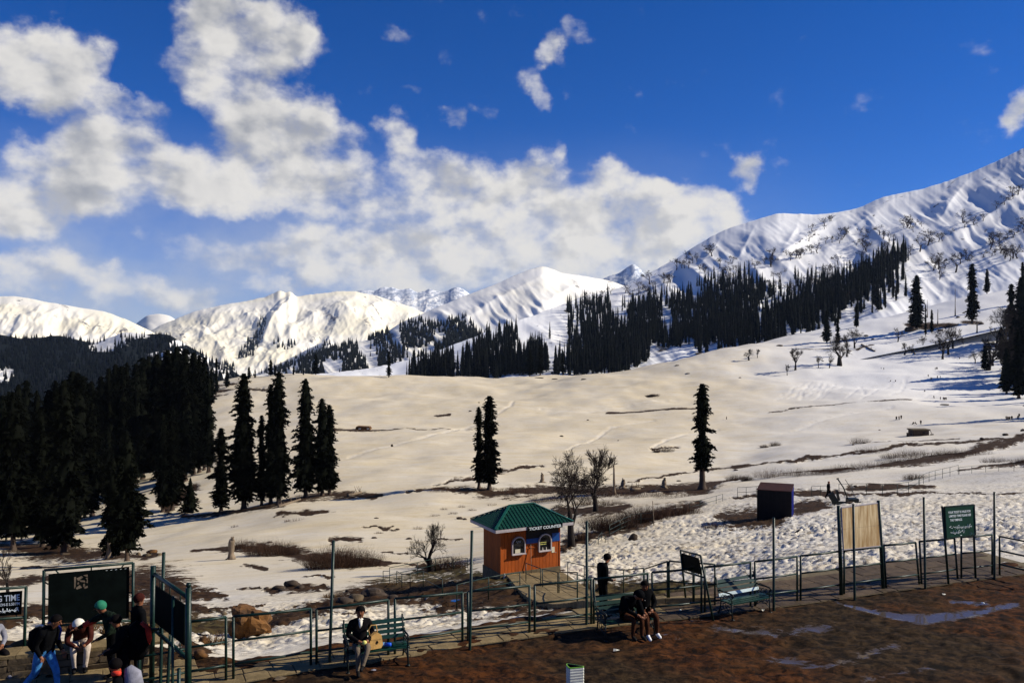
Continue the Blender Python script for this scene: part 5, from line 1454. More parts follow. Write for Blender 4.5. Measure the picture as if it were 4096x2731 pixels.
def gate_sign():
    L0, R0 = at(348, 1600, 17.1), at(430, 1680, 15.6); L0.z = R0.z = -.05
    t = thing('notice_board', (L0+R0)/2, 'dark board hung in a tall green frame set edge-on, nearest at the lower left', 'sign')
    Lt, Rt = at(352, 1299, 17.1), at(433, 1349, 15.6)
    post_tube(L0, Lt, .055, 10).build('leg', M['green_paint'], t, True); rp = post_tube(R0, Rt, .055, 10); rp.ball(Rt+Vector((0, 0, .05)), .05, 10, 8); rp.build('leg', M['green_paint'], t, True)
    for (a, b) in (((354,1317),(430,1370)), ((353,1443),(430,1511))):
        m = MB(); m.tube([at(*a, 17.1), at(*b, 15.6)], .042, 8); m.build('crossbar', M['green_paint'], t, True)
    q = [at(358, 1344, 16.95), at(425, 1388, 15.7), at(424, 1481, 15.7), at(357, 1428, 16.95)]
    quad_panel(q, .03, 'board', 'board_dark', t)
    h = MB()
    for f in (.15, .5, .85): h.tube([q[0]+(q[1]-q[0])*f, q[0]+(q[1]-q[0])*f+Vector((0, 0, .17))], .012, 5); h.tube([q[3]+(q[2]-q[3])*f, q[3]+(q[2]-q[3])*f-Vector((0, 0, .15))], .012, 5)
    h.build('hanger', M['green_paint'], t, True)
    s = MB(); s.tube([at(395, 1700, 15.2), at(398, 1370, 15.9)], .028, 8); s.tube([at(398, 1370, 15.9), at(397, 1369, 15.9)], .02, 6)
    s.build('stay', M['green_paint'], t, True)
gate_sign()

# ------------------------------------------------------------------ benches
def make_bench(L=1.40):
    t = thing('park_bench', (0, 0, 0), '', 'bench')
    for k in range(5):
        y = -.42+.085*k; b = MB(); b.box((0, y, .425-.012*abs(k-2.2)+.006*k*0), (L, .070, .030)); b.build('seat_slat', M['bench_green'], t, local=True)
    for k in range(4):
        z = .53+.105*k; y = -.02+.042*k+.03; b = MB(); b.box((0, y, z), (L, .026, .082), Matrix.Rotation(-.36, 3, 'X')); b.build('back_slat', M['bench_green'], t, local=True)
    for s in (-1, 1):
        x = s*(L/2-.04); e = MB(); r = .020
        e.tube([(x, -.46, 0), (x, -.43, .20), (x, -.44, .41)], r, 6); e.tube([(x, .10, 0), (x, -.01, .22), (x, -.03, .42), (x, .09, .72), (x, .17, .96)], r, 6)
        e.tube([(x, -.46, .405), (x, -.03, .405)], r, 6)
        e.tube([(x, .04, .66), (x, -.12, .645), (x, -.34, .66), (x, -.46, .65), (x, -.49, .61), (x, -.46, .575), (x, -.43, .60)], .022, 6)   # arm with its scroll
        e.tube([(x, -.44, .42), (x, -.42, .52), (x, -.45, .58)], .016, 6)
        for (cy, cz, rr) in ((-.33, .53, .055), (-.20, .53, .055), (-.10, .52, .045), (-.30, .27, .06), (-.16, .30, .06)):
            e.tube([(x, cy+rr*math.cos(a*.628), cz+rr*math.sin(a*.628)) for a in range(11)], .010, 5)
        e.tube([(x, -.44, .12), (x, -.30, .20), (x, -.12, .20), (x, .05, .10)], .013, 5)
        e.box((x, -.46, .01), (.06, .09, .02)); e.box((x, .10, .01), (.06, .09, .02))
        e.build('end_frame', M['iron'], t, True, local=True)
    return t
bench = make_bench()
def place_bench(src, first, xl, yl, xr, yr, label, pale=False):
    a, b = flat(xl, yl), flat(xr, yr); d = (b-a).normalized(); t = src if first else copy_tree(src)
    n = Vector((-d.y, d.x, 0)); c = (a+b)/2+n*.46
    t.location = (c.x, c.y, 0.0); t.rotation_euler = (0, 0, math.atan2(d.y, d.x)); tag(t, label, 'bench', 'green slatted benches by the fence')
    return t
BN1 = place_bench(bench, True, 797, 1546, 940, 1527, 'green slatted bench the lone man sits on, right half free')
BN2 = place_bench(bench, False, 1392, 1473, 1503, 1458, 'green slatted bench mostly hidden by the two seated people')
BN3 = place_bench(bench, False, 1682, 1424, 1770, 1406, 'empty green slatted bench with one pale shining slat')
sl_ = [o for o in BN3.children if o.name.startswith('back_slat')][0]
sl_.data = sl_.data.copy(); sl_.data.materials[0] = M['bench_pale']; sl_['label'] = 'pale shining lowest back slat'

# ------------------------------------------------------------------ ticket booth
def build_booth():
    c0 = ground(1150, 1328); D = c0.y                      # near left corner of the front wall
    zb = CAMZ-(1329-HY)*D/FX; zt = CAMZ-(1213-HY)*D/FX
    A = Vector(((1150-CX)/FX*D, D, zb))
    kf = (1310-HY)/(1329-HY); D2 = D/kf; B = Vector(((1285-CX)/FX*D2, D2, zb))
    f = (B-A); f.z = 0; Wd = f.length; f.normalize(); back = Vector((-f.y, f.x, 0))
    # depth of the booth from the far left corner
    Dp = 2.35
    H = zt-zb
    R = Matrix((f, back, Vector((0, 0, 1)))).transposed().to_4x4(); R.translation = A
    t = thing('ticket_booth', A+f*Wd/2+back*Dp/2, 'orange plank ticket booth with a green hipped roof and two arched windows', 'booth')
    def W(x, y, z): return R @ Vector((x, y, z))
    def loc(b): b.v = [tuple(R @ Vector(v)) for v in b.v]; return b
    pl = MB(); pl.box((Wd/2, Dp/2, -.15), (Wd+.10, Dp+.10, .9)); loc(pl).build('plinth', M['concrete'], t)
    co = MB(); co.box((Wd/2, Dp/2, H/2+.22), (Wd-.10, Dp-.10, H-.45)); loc(co).build('wall', M['dark_inside'], t)
    wins = [(.285, .44, .92), (.735, .44, .92)]           # centre along the front, half width share below
    n = 17
    for i in range(n):
        b = MB(); w = Wd/n; b.box((w*(i+.5), .012+random.uniform(-.003, .003), H/2+.14), (w-.016, .05, H-.26)); loc(b).build('plank', M['orange_wood'], t)
    n = 10
    for i in range(n):
        b = MB(); w = Dp/n; b.box((.012+random.uniform(-.003, .003), w*(i+.5), H/2+.14), (.05, w-.016, H-.26)); loc(b).build('plank', M['orange_wood'], t)
        b = MB(); b.box((Wd-.012, w*(i+.5), H/2+.14), (.05, w-.016, H-.26)); loc(b).build('plank', M['orange_wood'], t)
    for x in (0, Wd):
        b = MB(); b.box((x, -.002, H/2+.14), (.06, .085, H-.25)); loc(b).build('corner_post', M['orange_wood'], t)
    # roof
    oh = .62; zr = H+.07; zp = H+1.02
    x0, x1, y0, y1 = -oh, Wd+oh, -oh*.95, Dp+oh*.95
    e = [(x0, y0), (x1, y0), (x1, y1), (x0, y1)]; ym = (y0+y1)/2; hx = (y1-y0)/2*1.02
    p1, p2 = (x0+hx, ym), (x1-hx, ym)
    faces = [[(e[0], zr), (e[1], zr), (p2, zp), (p1, zp)], [(e[2], zr), (e[3], zr), (p1, zp), (p2, zp)], [(e[3], zr), (e[0], zr), (p1, zp)], [(e[1], zr), (e[2], zr), (p2, zp)]]
    for fc in faces:
        P = [Vector((a[0], a[1], z)) for a, z in fc]; b = MB()
        nrm = (P[1]-P[0]).cross(P[-1]-P[0]).normalized(); low = [q+nrm*-.03 for q in P]; k = len(P)
        b.add(P+low, [tuple(range(k)), tuple(range(2*k-1, k-1, -1))]+[(i, i+k, (i+1) % k+k, (i+1) % k) for i in range(k)])
        # pressed tile sheet: ribs down the fall, small steps across it
        ex = (P[1]-P[0]); Lx = ex.length; ex.normalize(); up = nrm.cross(ex); nr = max(6, int(Lx/.235))
        hh = [(q-P[0]).dot(up) for q in P]; Hm = max(hh)
        def clip(u):                                        # how far up the sheet reaches at u along the eave
            top = [(q-P[0]).dot(ex) for q in P[2:]]; l, r = min(top), max(top)
            if u < l: return Hm*u/l
            if u > r: return Hm*(Lx-u)/(Lx-r)
            return Hm
        for i in range(nr):
            u = (i+.5)*Lx/nr; hc = clip(u)-.10
            if hc < .15: continue
            ns = max(1, int(hc/.20)); a0 = P[0]+ex*u
            for s in range(ns):
                v0, v1 = hc*s/ns, hc*(s+1)/ns
                q0, q1 = a0+up*(v0-.015), a0+up*v1
                w = .050; h0, h1 = .058, .040
                b.add([q0-ex*w, q0-ex*w*.45+nrm*h0, q0+ex*w*.45+nrm*h0, q0+ex*w, q1-ex*w, q1-ex*w*.45+nrm*h1, q1+ex*w*.45+nrm*h1, q1+ex*w],
                      [(0, 1, 5, 4), (1, 2, 6, 5), (2, 3, 7, 6), (0, 3, 2, 1)])
        ns = int(Hm/.20)
        for s in range(1, ns+1):
            v = Hm*s/(ns+.3); l = [u for u in np.linspace(0, Lx, 60) if clip(u) > v+.02]
            if len(l) > 2:
                q0, q1 = P[0]+ex*l[0]+up*v, P[0]+ex*l[-1]+up*v
                b.add([q0+nrm*.004, q1+nrm*.004, q1+nrm*.020, q0+nrm*.020, q0+up*.09+nrm*.003, q1+up*.09+nrm*.003], [(0, 1, 2, 3), (3, 2, 5, 4)])
        loc(b).build('roof_sheet', M['roof_green'], t)
    for a, c in (((e[0], zr), (p1, zp)), ((e[1], zr), (p2, zp)), ((e[2], zr), (p2, zp)), ((e[3], zr), (p1, zp)), ((p1, zp), (p2, zp))):
        b = MB(); b.bar(Vector((*a[0], a[1]+.045)), Vector((*c[0], c[1]+.045)), .15, .055); loc(b).build('ridge_cap', M['ridge_green'], t)
    for (a, c) in ((e[0], e[1]), (e[1], e[2]), (e[2], e[3]), (e[3], e[0])):
        b = MB(); b.bar(Vector((a[0], a[1], zr-.105)), Vector((c[0], c[1], zr-.105)), .045, .17); loc(b).build('fascia', M['white_trim'], t)
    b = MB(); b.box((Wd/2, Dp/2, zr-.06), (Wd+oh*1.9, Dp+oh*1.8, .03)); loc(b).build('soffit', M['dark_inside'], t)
    # the name board hanging at the eave
    sb = MB(); sb.box((Wd*.66, y0-.04, zr-.12), (Wd*.60, .04, .26)); sg = loc(sb).build('name_board', M['board_dark'], t)
    q = [W(Wd*.36, y0-.045, zr+.01), W(Wd*.96, y0-.045, zr+.01), W(Wd*.96, y0-.045, zr-.25), W(Wd*.36, y0-.045, zr-.25)]
    text_on('TICKET COUNTER', q, -back, .045, .965, .20, .66, sg)
    # dark sheet drawn in for the eave's shade, and blue sheets of the front
    b = MB(); b.box((Wd*.70, -.022, H-.50), (Wd*.56, .018, .78)); loc(b).build('eave_shade', M['dark_inside'], t)
    for (xa, xb, za, zb_) in ((.42, .635, H-1.08, H-.80), (.865, .998, H-1.12, H-.62)):
        b = MB(); b.box((Wd*(xa+xb)/2, -.038, (za+zb_)/2), (Wd*(xb-xa), .016, zb_-za))
        k = int((zb_-za)/.055)
        for i in range(k): b.box((Wd*(xa+xb)/2, -.050, za+(i+.5)*(zb_-za)/k), (Wd*(xb-xa), .012, .026))
        loc(b).build('blue_sheet', M['blue_sheet'], t)
    for wi, (cx, _, _) in enumerate(((.285, 0, 0), (.735, 0, 0))):
        X = Wd*cx; hw = Wd*.112; zs = H-1.62; za = H-1.02
        def arch(hw_, zs_, za_, k=10): return [(X-hw_, zs_), (X+hw_, zs_)]+[(X+hw_*math.cos(PI*i/k), za_+hw_*1.0*math.sin(PI*i/k)) for i in range(k+1)]
        wf = MB(); o = arch(hw, zs, za); inn = arch(hw*.86, zs+.06, za); k = len(o)
        vs = [Vector((x, -.15, z)) for x, z in o]+[Vector((x, -.15, z)) for x, z in inn]+[Vector((x, .0, z)) for x, z in o]+[Vector((x, .0, z)) for x, z in inn]
        fs = []
        for i in range(k):
            j = (i+1) % k; fs += [(i, j, k+j, k+i), (2*k+i, 2*k+j, j, i), (k+i, k+j, 3*k+j, 3*k+i)]
        wf.add(vs, fs); w = loc(wf).build('window', M['white_trim'], t)
        g = MB(); g.add([Vector((x, -.055, z)) for x, z in inn], [tuple(range(k))]); loc(g).build('pane', M['glass'], w)
        s = MB(); s.box((X, -.17, zs+.01), (hw*2.1, .10, .04)); loc(s).build('ledge', M['white_trim'], w)
        if wi == 0:
            s = MB(); s.box((X-hw*.1, -.07, zs+.19), (hw*.75, .01, .22)); loc(s).build('counter_card', M['paper'], w)
            s = MB(); s.tube([Vector((X+hw*(-.35+.09*i), -.066, za+.12+.07*math.sin(i*1.7))) for i in range(9)], .008, 5); loc(s).build('painted_scrawl', M['letters'], w)
        else:
            for i in range(4):
                s = MB(); s.box((X-hw*.25, -.066, zs+.36+.055*i), (hw*.95, .008, .028)); loc(s).build('shelf_strip', M['yellow_paper'] if i % 2 else M['bench_green'], w)
            for dx in (-.35, .2):
                s = MB(); s.tube([Vector((X+hw*dx, -.08, zs+.05)), Vector((X+hw*dx, -.08, zs+.22))], [.035, .018], 8); loc(s).build('white_cup', M['white_cloth'], w)
    b = MB(); b.box((Wd*.885, -.026, H-1.62), (.20, .012, .34)); loc(b).build('notice_paper', M['paper'], t)
    b = MB(); b.box((Wd*.93, -.03, H-1.80), (.03, .02, .03)); loc(b).build('switch', M['white_cloth'], t)
    b = MB(); b.box((Wd*.49, -.03, H-1.33), (Wd*.20, .03, .05)); loc(b).build('batten', M['orange_wood'], t)
    # a stick leaning on the wall and a bottle at its foot
    st = MB(); st.tube([W(Wd*.475, -.30, .02), W(Wd*.495, -.04, H-1.0)], .022, 7); tag(st.build('stick', M['dead_wood'], None, True, org=W(Wd*.475, -.3, 0)), 'pale wooden stick leaning against the middle of the booth front', 'stick')
    bt = MB(); o = W(.1, -.32, .05); bt.tube([o, o+Vector((0, 0, .2)), o+Vector((0, 0, .26)), o+Vector((0, 0, .33))], [.06, .06, .025, .02], 8)
    tag(bt.build('bottle', M['white_cloth'], None, True, org=o), 'pale plastic bottle standing at the lit corner of the booth', 'bottle')
build_booth()

# ------------------------------------------------------------------ dark cabin, snow machine, hut, stones
def build_cabin():
    D = ground(1785, 1190).y
    zb = CAMZ-(1192-HY)*D/FX; zt = CAMZ-(1128-HY)*D/FX
    A = at(1749, 1128, D); A.z = zb; Wd = 75/FX*D; H = zt-zb; Dp = Wd*1.45
    t = thing('storage_cabin', A+Vector((Wd/2, Dp/2, 0)), 'shade-dark storage cabin with a rust red flat roof and one blue side on the snow', 'cabin')
    R = Matrix.Rotation(-.37, 4, 'Z'); R.translation = A+Vector((-.15, .9, 0))
    loc = lambda b: (setattr(b, 'v', [tuple(R @ Vector(v)) for v in b.v]), b)[1]
    b = MB(); b.box((Wd/2, Dp/2, H/2-.3), (Wd-.02, Dp-.02, H+.6)); loc(b).build('wall', M['cabin_shade'], t)
    b = MB(); b.box((Wd+.012, Dp/2, H/2-.1), (.02, Dp-.06, H+.1))
    for i in range(9): b.box((Wd+.03, Dp*(i+.5)/9, H/2-.1), (.025, .09, H+.05))
    loc(b).build('side_panel', M['cabin_blue'], t)
    b = MB()
    for i in range(8): b.box((Wd*(i+.5)/8, -.012, H/2-.2), (.10, .03, H+.2))
    loc(b).build('front_panel', M['cabin_shade'], t)
    pit = Dp*1.0; rise = (1128-1105)/FX*D*.0
    b = MB(); b.box((Wd/2, Dp/2, H+.035), (Wd+.12, Dp+.12, .07))
    n = 9
    for i in range(n): b.box((Wd/2, Dp*(i+.5)/n, H+.082), (Wd+.10, .12, .03))
    loc(b).build('roof', M['rust_roof'], t)
    for x in (0, Wd):
        for y in (0, Dp): b = MB(); b.box((x, y, H/2-.2), (.07, .07, H+.3)); loc(b).build('corner_post', M['iron'], t)
build_cabin()

def build_machine():
    D = ground(1925, 1158).y; Z = lambda x, y, dd=0: at(x, y, D+dd)
    conv = lambda x, y, dd=0: Z(1665.2+x*.1611, 1068+y*.1611, dd)
    t = thing('snow_machine', conv(1700, 560), 'dark old lift machine with two slanting masts beside the blank tan board', 'machine')
    b = MB(); b.bar(conv(1530, 530), conv(2080, 545, 1.0), .22, .30); b.bar(conv(1530, 560, 1.2), conv(2080, 560, 2.0), .22, .25); b.build('base_beam', M['iron'], t)
    b = MB(); b.box(conv(1815, 515, .5), (1.1, 1.1, .75)); b.build('motor_box', M['iron'], t)
    b = MB(); b.bar(conv(1500, 400), conv(1590, 545), .7, .14, up=(0, 1, 0)); b.build('tilted_plate', M['iron'], t)
    b = MB(); b.bar(conv(1590, 355, .3), conv(1625, 500, .3), .28, .22); b.build('upright', M['iron'], t)
    b = MB(); b.tube([conv(1750, 480, .4), conv(1690, 320, .4), conv(1605, 190, .4)], .075, 7); b.tube([conv(1590, 196, .4), conv(1622, 184, .4)], .07, 6); b.build('mast', M['iron'], t, True)
    b = MB(); b.tube([conv(1870, 470, .8), conv(1810, 350, .8), conv(1715, 205, .8)], .03, 6); b.build('mast', M['iron'], t, True)
build_machine()

def build_hut():
    D = ground(2115, 1001).y; A = at(2098, 1002, D); Wd = 36/FX*D; H = 14/FX*D; Dp = Wd*.7
    t = thing('stone_hut', A+Vector((Wd/2, Dp/2, 0)), 'small flat roofed stone hut far out on the snow meadow', 'hut')
    b = MB(); b.box(A+Vector((Wd/2, Dp/2, H/2-.8)), (Wd, Dp, H+1.6)); b.build('wall', M['dark_rock'], t)
    b = MB(); b.box(A+Vector((Wd/2, Dp/2, H+.2)), (Wd*1.14, Dp*1.14, .4)); b.build('roof', M['concrete'], t)
    b = MB(); b.box(A+Vector((Wd*.66, -.03, H*.55)), (Wd*.14, .12, H*.3)); b.build('window', M['dark_inside'], t)
    b = MB(); b.box(A+Vector((-Wd*.32, .3, H*.15)), (Wd*.13, .8, H*.9)); b.build('side_block', M['dark_rock'], t)
    b = MB(); b.box(A+Vector((Wd*1.22, .3, H*.1)), (Wd*.15, .8, H*.6)); b.bar(A+Vector((Wd*1.07, .3, H)), A+Vector((Wd*1.2, .3, H*.5)), .15); b.build('side_block', M['dark_rock'], t)
build_hut()
def build_shelter():
    D = ground(832, 988).y; A = at(816, 987, D); Wd = 34/FX*D; H = 8/FX*D
    t = thing('buried_shelter', A+Vector((Wd/2, 0, 0)), 'low brown shelter half buried in the snow meadow', 'shelter')
    b = MB(); b.prism([(0, -.8), (Wd, -.8), (Wd*1.0, H*.45), (Wd*.93, H*.85), (Wd*.1, H), (Wd*.02, H*.7)], 5.0, Matrix.Translation(A+Vector((0, 2.5, 0)))); b.build('wall', M['boulder'], t)
    for x in (.30, .86):
        b = MB(); b.box(A+Vector((Wd*x, -.04, H*.35)), (Wd*.16, .1, H*.28)); b.build('window', M['white_cloth'], t)
build_shelter()

def rock(x, y, w, h, label, m='stone', seed=0, group=None, cat='rock', onflat=False, d=None):
    p = ground(x, y) if not onflat else flat(x, y)
    k = p.y/FX; g = random.Random(seed+int(x)); b = MB()
    b.ball((0, 0, h*k*.32), 1.0, 10, 7, 0, (w*k/2, w*k/2*.8, h*k*.68), 0, g)
    vs = []
    for v in b.v:
        f = 1+.28*float(fbm(np.array([v[0]*2.1/(w*k)+seed]), np.array([v[1]*2.1/(w*k)+v[2]*3/(h*k)]), int(x) % 97, 3)[0])*2
        vs.append((v[0]*f, v[1]*f, h*k*.32+(v[2]-h*k*.32)*(1+(f-1)*.6)))
    b.v = vs; o = b.build('boulder' if w > 70 else 'rock', M[m], None, w < 60, local=True); o.location = p-Vector((0, 0, h*k*.10))
    return tag(o, label, cat, group)
def boulder_big():
    p = ground(563, 1466); k = p.y/FX
    g = random.Random(4); b = MB(); b.ball((0, 0, 0), 1.0, 26, 18)
    V = np.array(b.v); n = fbm(V[:, 0]*1.6+3, V[:, 2]*1.6+V[:, 1], 61, 4); f = 1+.55*n+.18*fbm(V[:, 0]*4+1, V[:, 2]*4+V[:, 1]*2, 62, 3)
    # two big facets and a cleft
    V = V*f[:, None]
    V[:, 2] = np.where(V[:, 2] > .72, .72+(V[:, 2]-.72)*.35, V[:, 2]); V[:, 2] -= .22*np.clip(V[:, 0], -1, 1)*(V[:, 2] > 0)
    cl = np.exp(-((V[:, 0]-.05-.25*V[:, 2])/.11)**2)*(V[:, 1] < 0); V[:, 1] += cl*.38
    V *= np.array([46*k, 38*k, 44*k]); b.v = [tuple(v) for v in V]
    o = b.build('boulder', M['boulder'], None, False, local=True); o.location = p+Vector((0, .4, 24*k))
    tag(o, 'big orange brown boulder with a dark cleft behind the fence', 'boulder')
boulder_big()
RK = 'small stones strewn on the bare earth'
for i, (x, y, w, h, m) in enumerate([(470,1478,26,18,'boulder'),(460,1510,34,20,'boulder'),(430,1508,26,14,'boulder'),(640,1412,20,12,'boulder'),(375,1390,12,9,'stone'),(385,1402,10,7,'stone'),(50,1485,40,16,'boulder'),(82,1480,14,28,'boulder'),(20,1492,20,10,'stone'),(350,1272,24,14,'boulder'),(338,1278,18,9,'stone'),(365,1276,14,7,'stone'),(318,1275,12,8,'stone'),(790,1385,40,14,'dark_rock'),(820,1378,44,16,'stone'),(860,1368,60,18,'dark_rock'),(905,1376,30,10,'dark_rock'),(720,1405,24,9,'dark_rock'),(800,1358,16,6,'dark_rock'),(640,1352,30,10,'dark_rock'),(672,1346,34,16,'dark_rock'),(690,1352,26,9,'dark_rock'),(650,1357,24,6,'dark_rock'),(612,1352,12,5,'dark_rock'),(620,1246,14,3,'dark_rock'),(860,1236,12,4,'dark_rock'),(1055,1192,16,6,'dark_rock'),(1068,1193,12,5,'dark_rock'),(865,1190,10,3,'dark_rock'),(912,1217,12,4,'dark_rock'),(940,1238,14,4,'dark_rock'),(415,1392,16,8,'stone'),(490,1405,18,6,'stone'),(515,1412,14,6,'stone'),(150,1278,24,10,'stone'),(200,1275,18,8,'stone'),(240,1280,20,9,'boulder')]):
    rock(x, y, w, h, 'stone lying on bare earth or snow below the fence', m, i, RK)
rock(1455, 1240, 20, 16, 'dark stone at the foot of the brush right of the booth', 'dark_rock', 3)
FRK = 'dark specks of rock across the snow meadow'
for i, (x, y, w, h) in enumerate([(900,1025,6,6),(1500,910,20,5),(1290,1002,8,3),(1080,945,8,3),(1350,965,6,2),(1420,1012,4,2),(1605,802,18,4),(1580,858,10,2),(1700,868,6,2),(1790,795,14,4),(1890,830,5,2),(1960,1022,6,3),(1985,1018,8,3),(2020,988,5,2),(1340,1112,22,5),(1385,1113,6,4),(1560,1105,10,3),(1690,1080,10,3),(2170,930,18,3),(2255,1008,10,4),(2310,1000,14,6),(2350,990,10,6),(1240,868,20,2),(1275,871,14,2),(1340,872,12,3),(1555,840,10,2),(1100,925,4,2),(1965,1118,12,4),(1950,1155,22,3),(2090,760,30,9),(2160,760,14,4),(2200,730,10,3),(2316,715,14,7),(2255,745,12,4),(1990,772,10,4),(2005,780,8,3)]):
    rock(x, y, w, h, 'dark rock showing through the far snow meadow', 'dark_rock', i, FRK)

# low stone wall at the lower left, its stones set one by one
def stone_wall():
    a, b = flat(-60, 1568), flat(335, 1526); d = (b-a).normalized(); n = Vector((-d.y, d.x, 0)); L = (b-a).length
    t = thing('stone_wall', (a+b)/2, 'low dry stone wall with a flat top where the white capped person sits', 'wall')
    core = MB(); c = (a+b)/2+n*.30; Rm = Matrix((d, n, Vector((0, 0, 1)))).transposed()
    core.box(c+Vector((0, 0, .18)), (L, .42, .40), Rm); core.build('core', M['dark_rock'], t)
    z = 0
    for row, h in enumerate((.16, .14, .13)):
        s = -random.uniform(0, .2)
        while s < L-.1:
            w = random.uniform(.22, .48); m = MB(); m.box((0, 0, 0), (w-.02, .16, h-.015)); g = random.Random(int(s*100)+row)
            m.v = [Rm @ (Vector(v)*Vector((1, 1, 1)).x+Vector((g.uniform(-.015, .015), g.uniform(-.02, .02), g.uniform(-.012, .012)))) for v in m.v]
            m.v = [tuple(Vector(v)+a+d*(s+w/2)+n*(.05+g.uniform(-.015, .015))+Vector((0, 0, z+h/2))) for v in m.v]
            m.build('stone', M['stone'], t); s += w
        z += h
    s = 0
    while s < L-.1:
        w = random.uniform(.5, .8); m = MB(); m.box((0, 0, 0), (w-.015, .56, .07), Rm); m.v = [tuple(Vector(v)+a+d*(s+w/2)+n*.26+Vector((0, 0, z+.035+random.uniform(-.006, .006)))) for v in m.v]
        m.build('cap_stone', M['paving'], t); s += w
stone_wall()

# white ribbed litter bin at the bottom
def litter_bin():
    d = (CAMZ-.95)*FX/(1528-HY); c = at(1321, 1530, d); c.z = 0
    k = d/FX; hw = 19.5*k
    t = thing('litter_bin', c, 'white ribbed three sided bin with a green rim, open at the top', 'bin')
    pr = [(-1.0, .5), (-.98, .1), (-.80, -.55), (-.62, -.72), (.92, -.34), (1.0, -.22), (.95, -.10), (.2, .25), (-.72, .62), (-.9, .62)]
    def ring(s, z): return [c+Vector((x*hw*s, y*hw*s, z)) for x, y in pr]
    n = len(pr); top = .95; b = MB(); zs = []
    z = 0.0
    while z < top-.04: zs += [(z, 1.0), (z+.012, 1.035), (z+.028, 1.035), (z+.040, 1.0)]; z += .052
    zs.append((top, 1.0)); vs = []
    for z, s in zs: vs += ring(s, z)
    b.add(vs, [(i*n+j, i*n+(j+1) % n, (i+1)*n+(j+1) % n, (i+1)*n+j) for i in range(len(zs)-1) for j in range(n)]); b.build('shell', M['bin_white'], t)
    b = MB(); vs = ring(.93, top-.002)+ring(.90, .05); b.add(vs, [(j, j+n, (j+1) % n+n, (j+1) % n) for j in range(n)]+[tuple(range(n, 2*n))]); b.build('liner', M['dark_inside'], t)
    b = MB(); vs = ring(1.02, top-.015)+ring(1.02, top+.006)+ring(.92, top+.006); b.add(vs, [(i*n+j, i*n+(j+1) % n, (i+1)*n+(j+1) % n, (i+1)*n+j) for i in range(2) for j in range(n)]); b.build('rim', M['bin_edge'], t)
litter_bin()

# odds and ends on the ground
def scrap(x, y, w, h, label, m='scrap', name='paper_scrap', cat='litter'):
    p = flat(x, y) if float(edge_d((x))) > CAMZ*FX/(y-HY) else ground(x, y)
    g = random.Random(int(x*y)); k = p.y/FX; b = MB()
    P = [Vector((w*k*u/2, w*k*v*.7, .02+g.uniform(0, h*k*.6))) for u, v in ((-1, -.5), (-.2, -.8), (.9, -.4), (1, .4), (.1, .7), (-.8, .5))]; c = sum(P, Vector())/6+Vector((0, 0, h*k*.3))
    b.add(P+[c], [(i, (i+1) % 6, 6) for i in range(6)]); o = b.build(name, M[m], None, local=True); o.location = p; return tag(o, label, cat)
scrap(1416, 1496, 16, 8, 'white scrap of paper lying in the mud in front of the two seated people')
scrap(1562, 1404, 8, 6, 'white scrap of paper near the left leg of the empty bench')
scrap(2168, 1366, 8, 4, 'pale scrap of paper on the mud under the green ticket notice', 'scrap')
scrap(2258, 1387, 7, 5, 'shiny white scrap on the mud by the puddle', 'letters')
scrap(1046, 1382, 22, 5, 'crumpled blue sheet on the dark bank left of the booth', 'blue_sheet', 'plastic_sheet')
scrap(858, 1540, 12, 6, 'dark rag on the mud in front of the lone man', 'grey_cloth', 'rag')
scrap(645, 1560, 26, 6, 'pale crumbled plaster lump on the mud near the bottom', 'stone', 'plaster_lump')
scrap(1752, 1403, 9, 6, 'white scrap of paper under the empty bench', 'scrap')
def bird():
    p = ground(1832, 1226); k = p.y/FX; L = 15*k; t = MB()
    t.tube([p+Vector((-L*.55, 0, L*.12)), p+Vector((-L*.2, 0, L*.30)), p+Vector((.05*L, 0, L*.42)), p+Vector((L*.22, 0, L*.58)), p+Vector((L*.34, 0, L*.66)), p+Vector((L*.50, 0, L*.62))], [L*.03, L*.12, L*.17, L*.12, L*.10, L*.012], 8)
    for s in (-1, 1):
        t.tube([p+Vector((0, s*L*.06, L*.30)), p+Vector((L*.02, s*L*.06, -.01))], L*.02, 5)
    tag(t.build('bird', M['crow'], None, True, org=p), 'black crow standing on the lumpy snow', 'bird')
bird()
# a few thistly lumps of snow heaped against the cabin

# ------------------------------------------------------------------ people
BONES = [('pelvis','spine'),('spine','chest'),('chest','neck'),('neck','head0'),('head0','head1'),('head1','head2'),
         ('chest','shL'),('shL','elL'),('elL','wrL'),('wrL','palmL'),('chest','shR'),('shR','elR'),('elR','wrR'),('wrR','palmR'),
         ('pelvis','hipL'),('hipL','knL'),('knL','anL'),('anL','toeL'),('pelvis','hipR'),('hipR','knR'),('knR','anR'),('anR','toeR')]
RAD = dict(pelvis=.150, spine=.145, chest=.165, neck=.060, head0=.078, head1=.102, head2=.080, sh=.085, el=.056, wr=.038, palm=.036, hip=.105, kn=.068, an=.045, to=.042)
STAND = dict(pelvis=(0,0,.95), spine=(0,0,1.12), chest=(0,0,1.33), neck=(0,-.01,1.49), head0=(0,-.025,1.56), head1=(0,-.03,1.65), head2=(0,-.02,1.72),
             shL=(.185,0,1.41), elL=(.25,.03,1.14), wrL=(.25,-.05,.90), palmL=(.25,-.08,.83), shR=(-.185,0,1.41), elR=(-.25,.03,1.14), wrR=(-.25,-.05,.90), palmR=(-.25,-.08,.83),
             hipL=(.10,0,.90), knL=(.115,-.03,.50), anL=(.12,.02,.09), toeL=(.135,-.16,.045), hipR=(-.10,0,.90), knR=(-.115,-.03,.50), anR=(-.12,.02,.09), toeR=(-.135,-.16,.045))
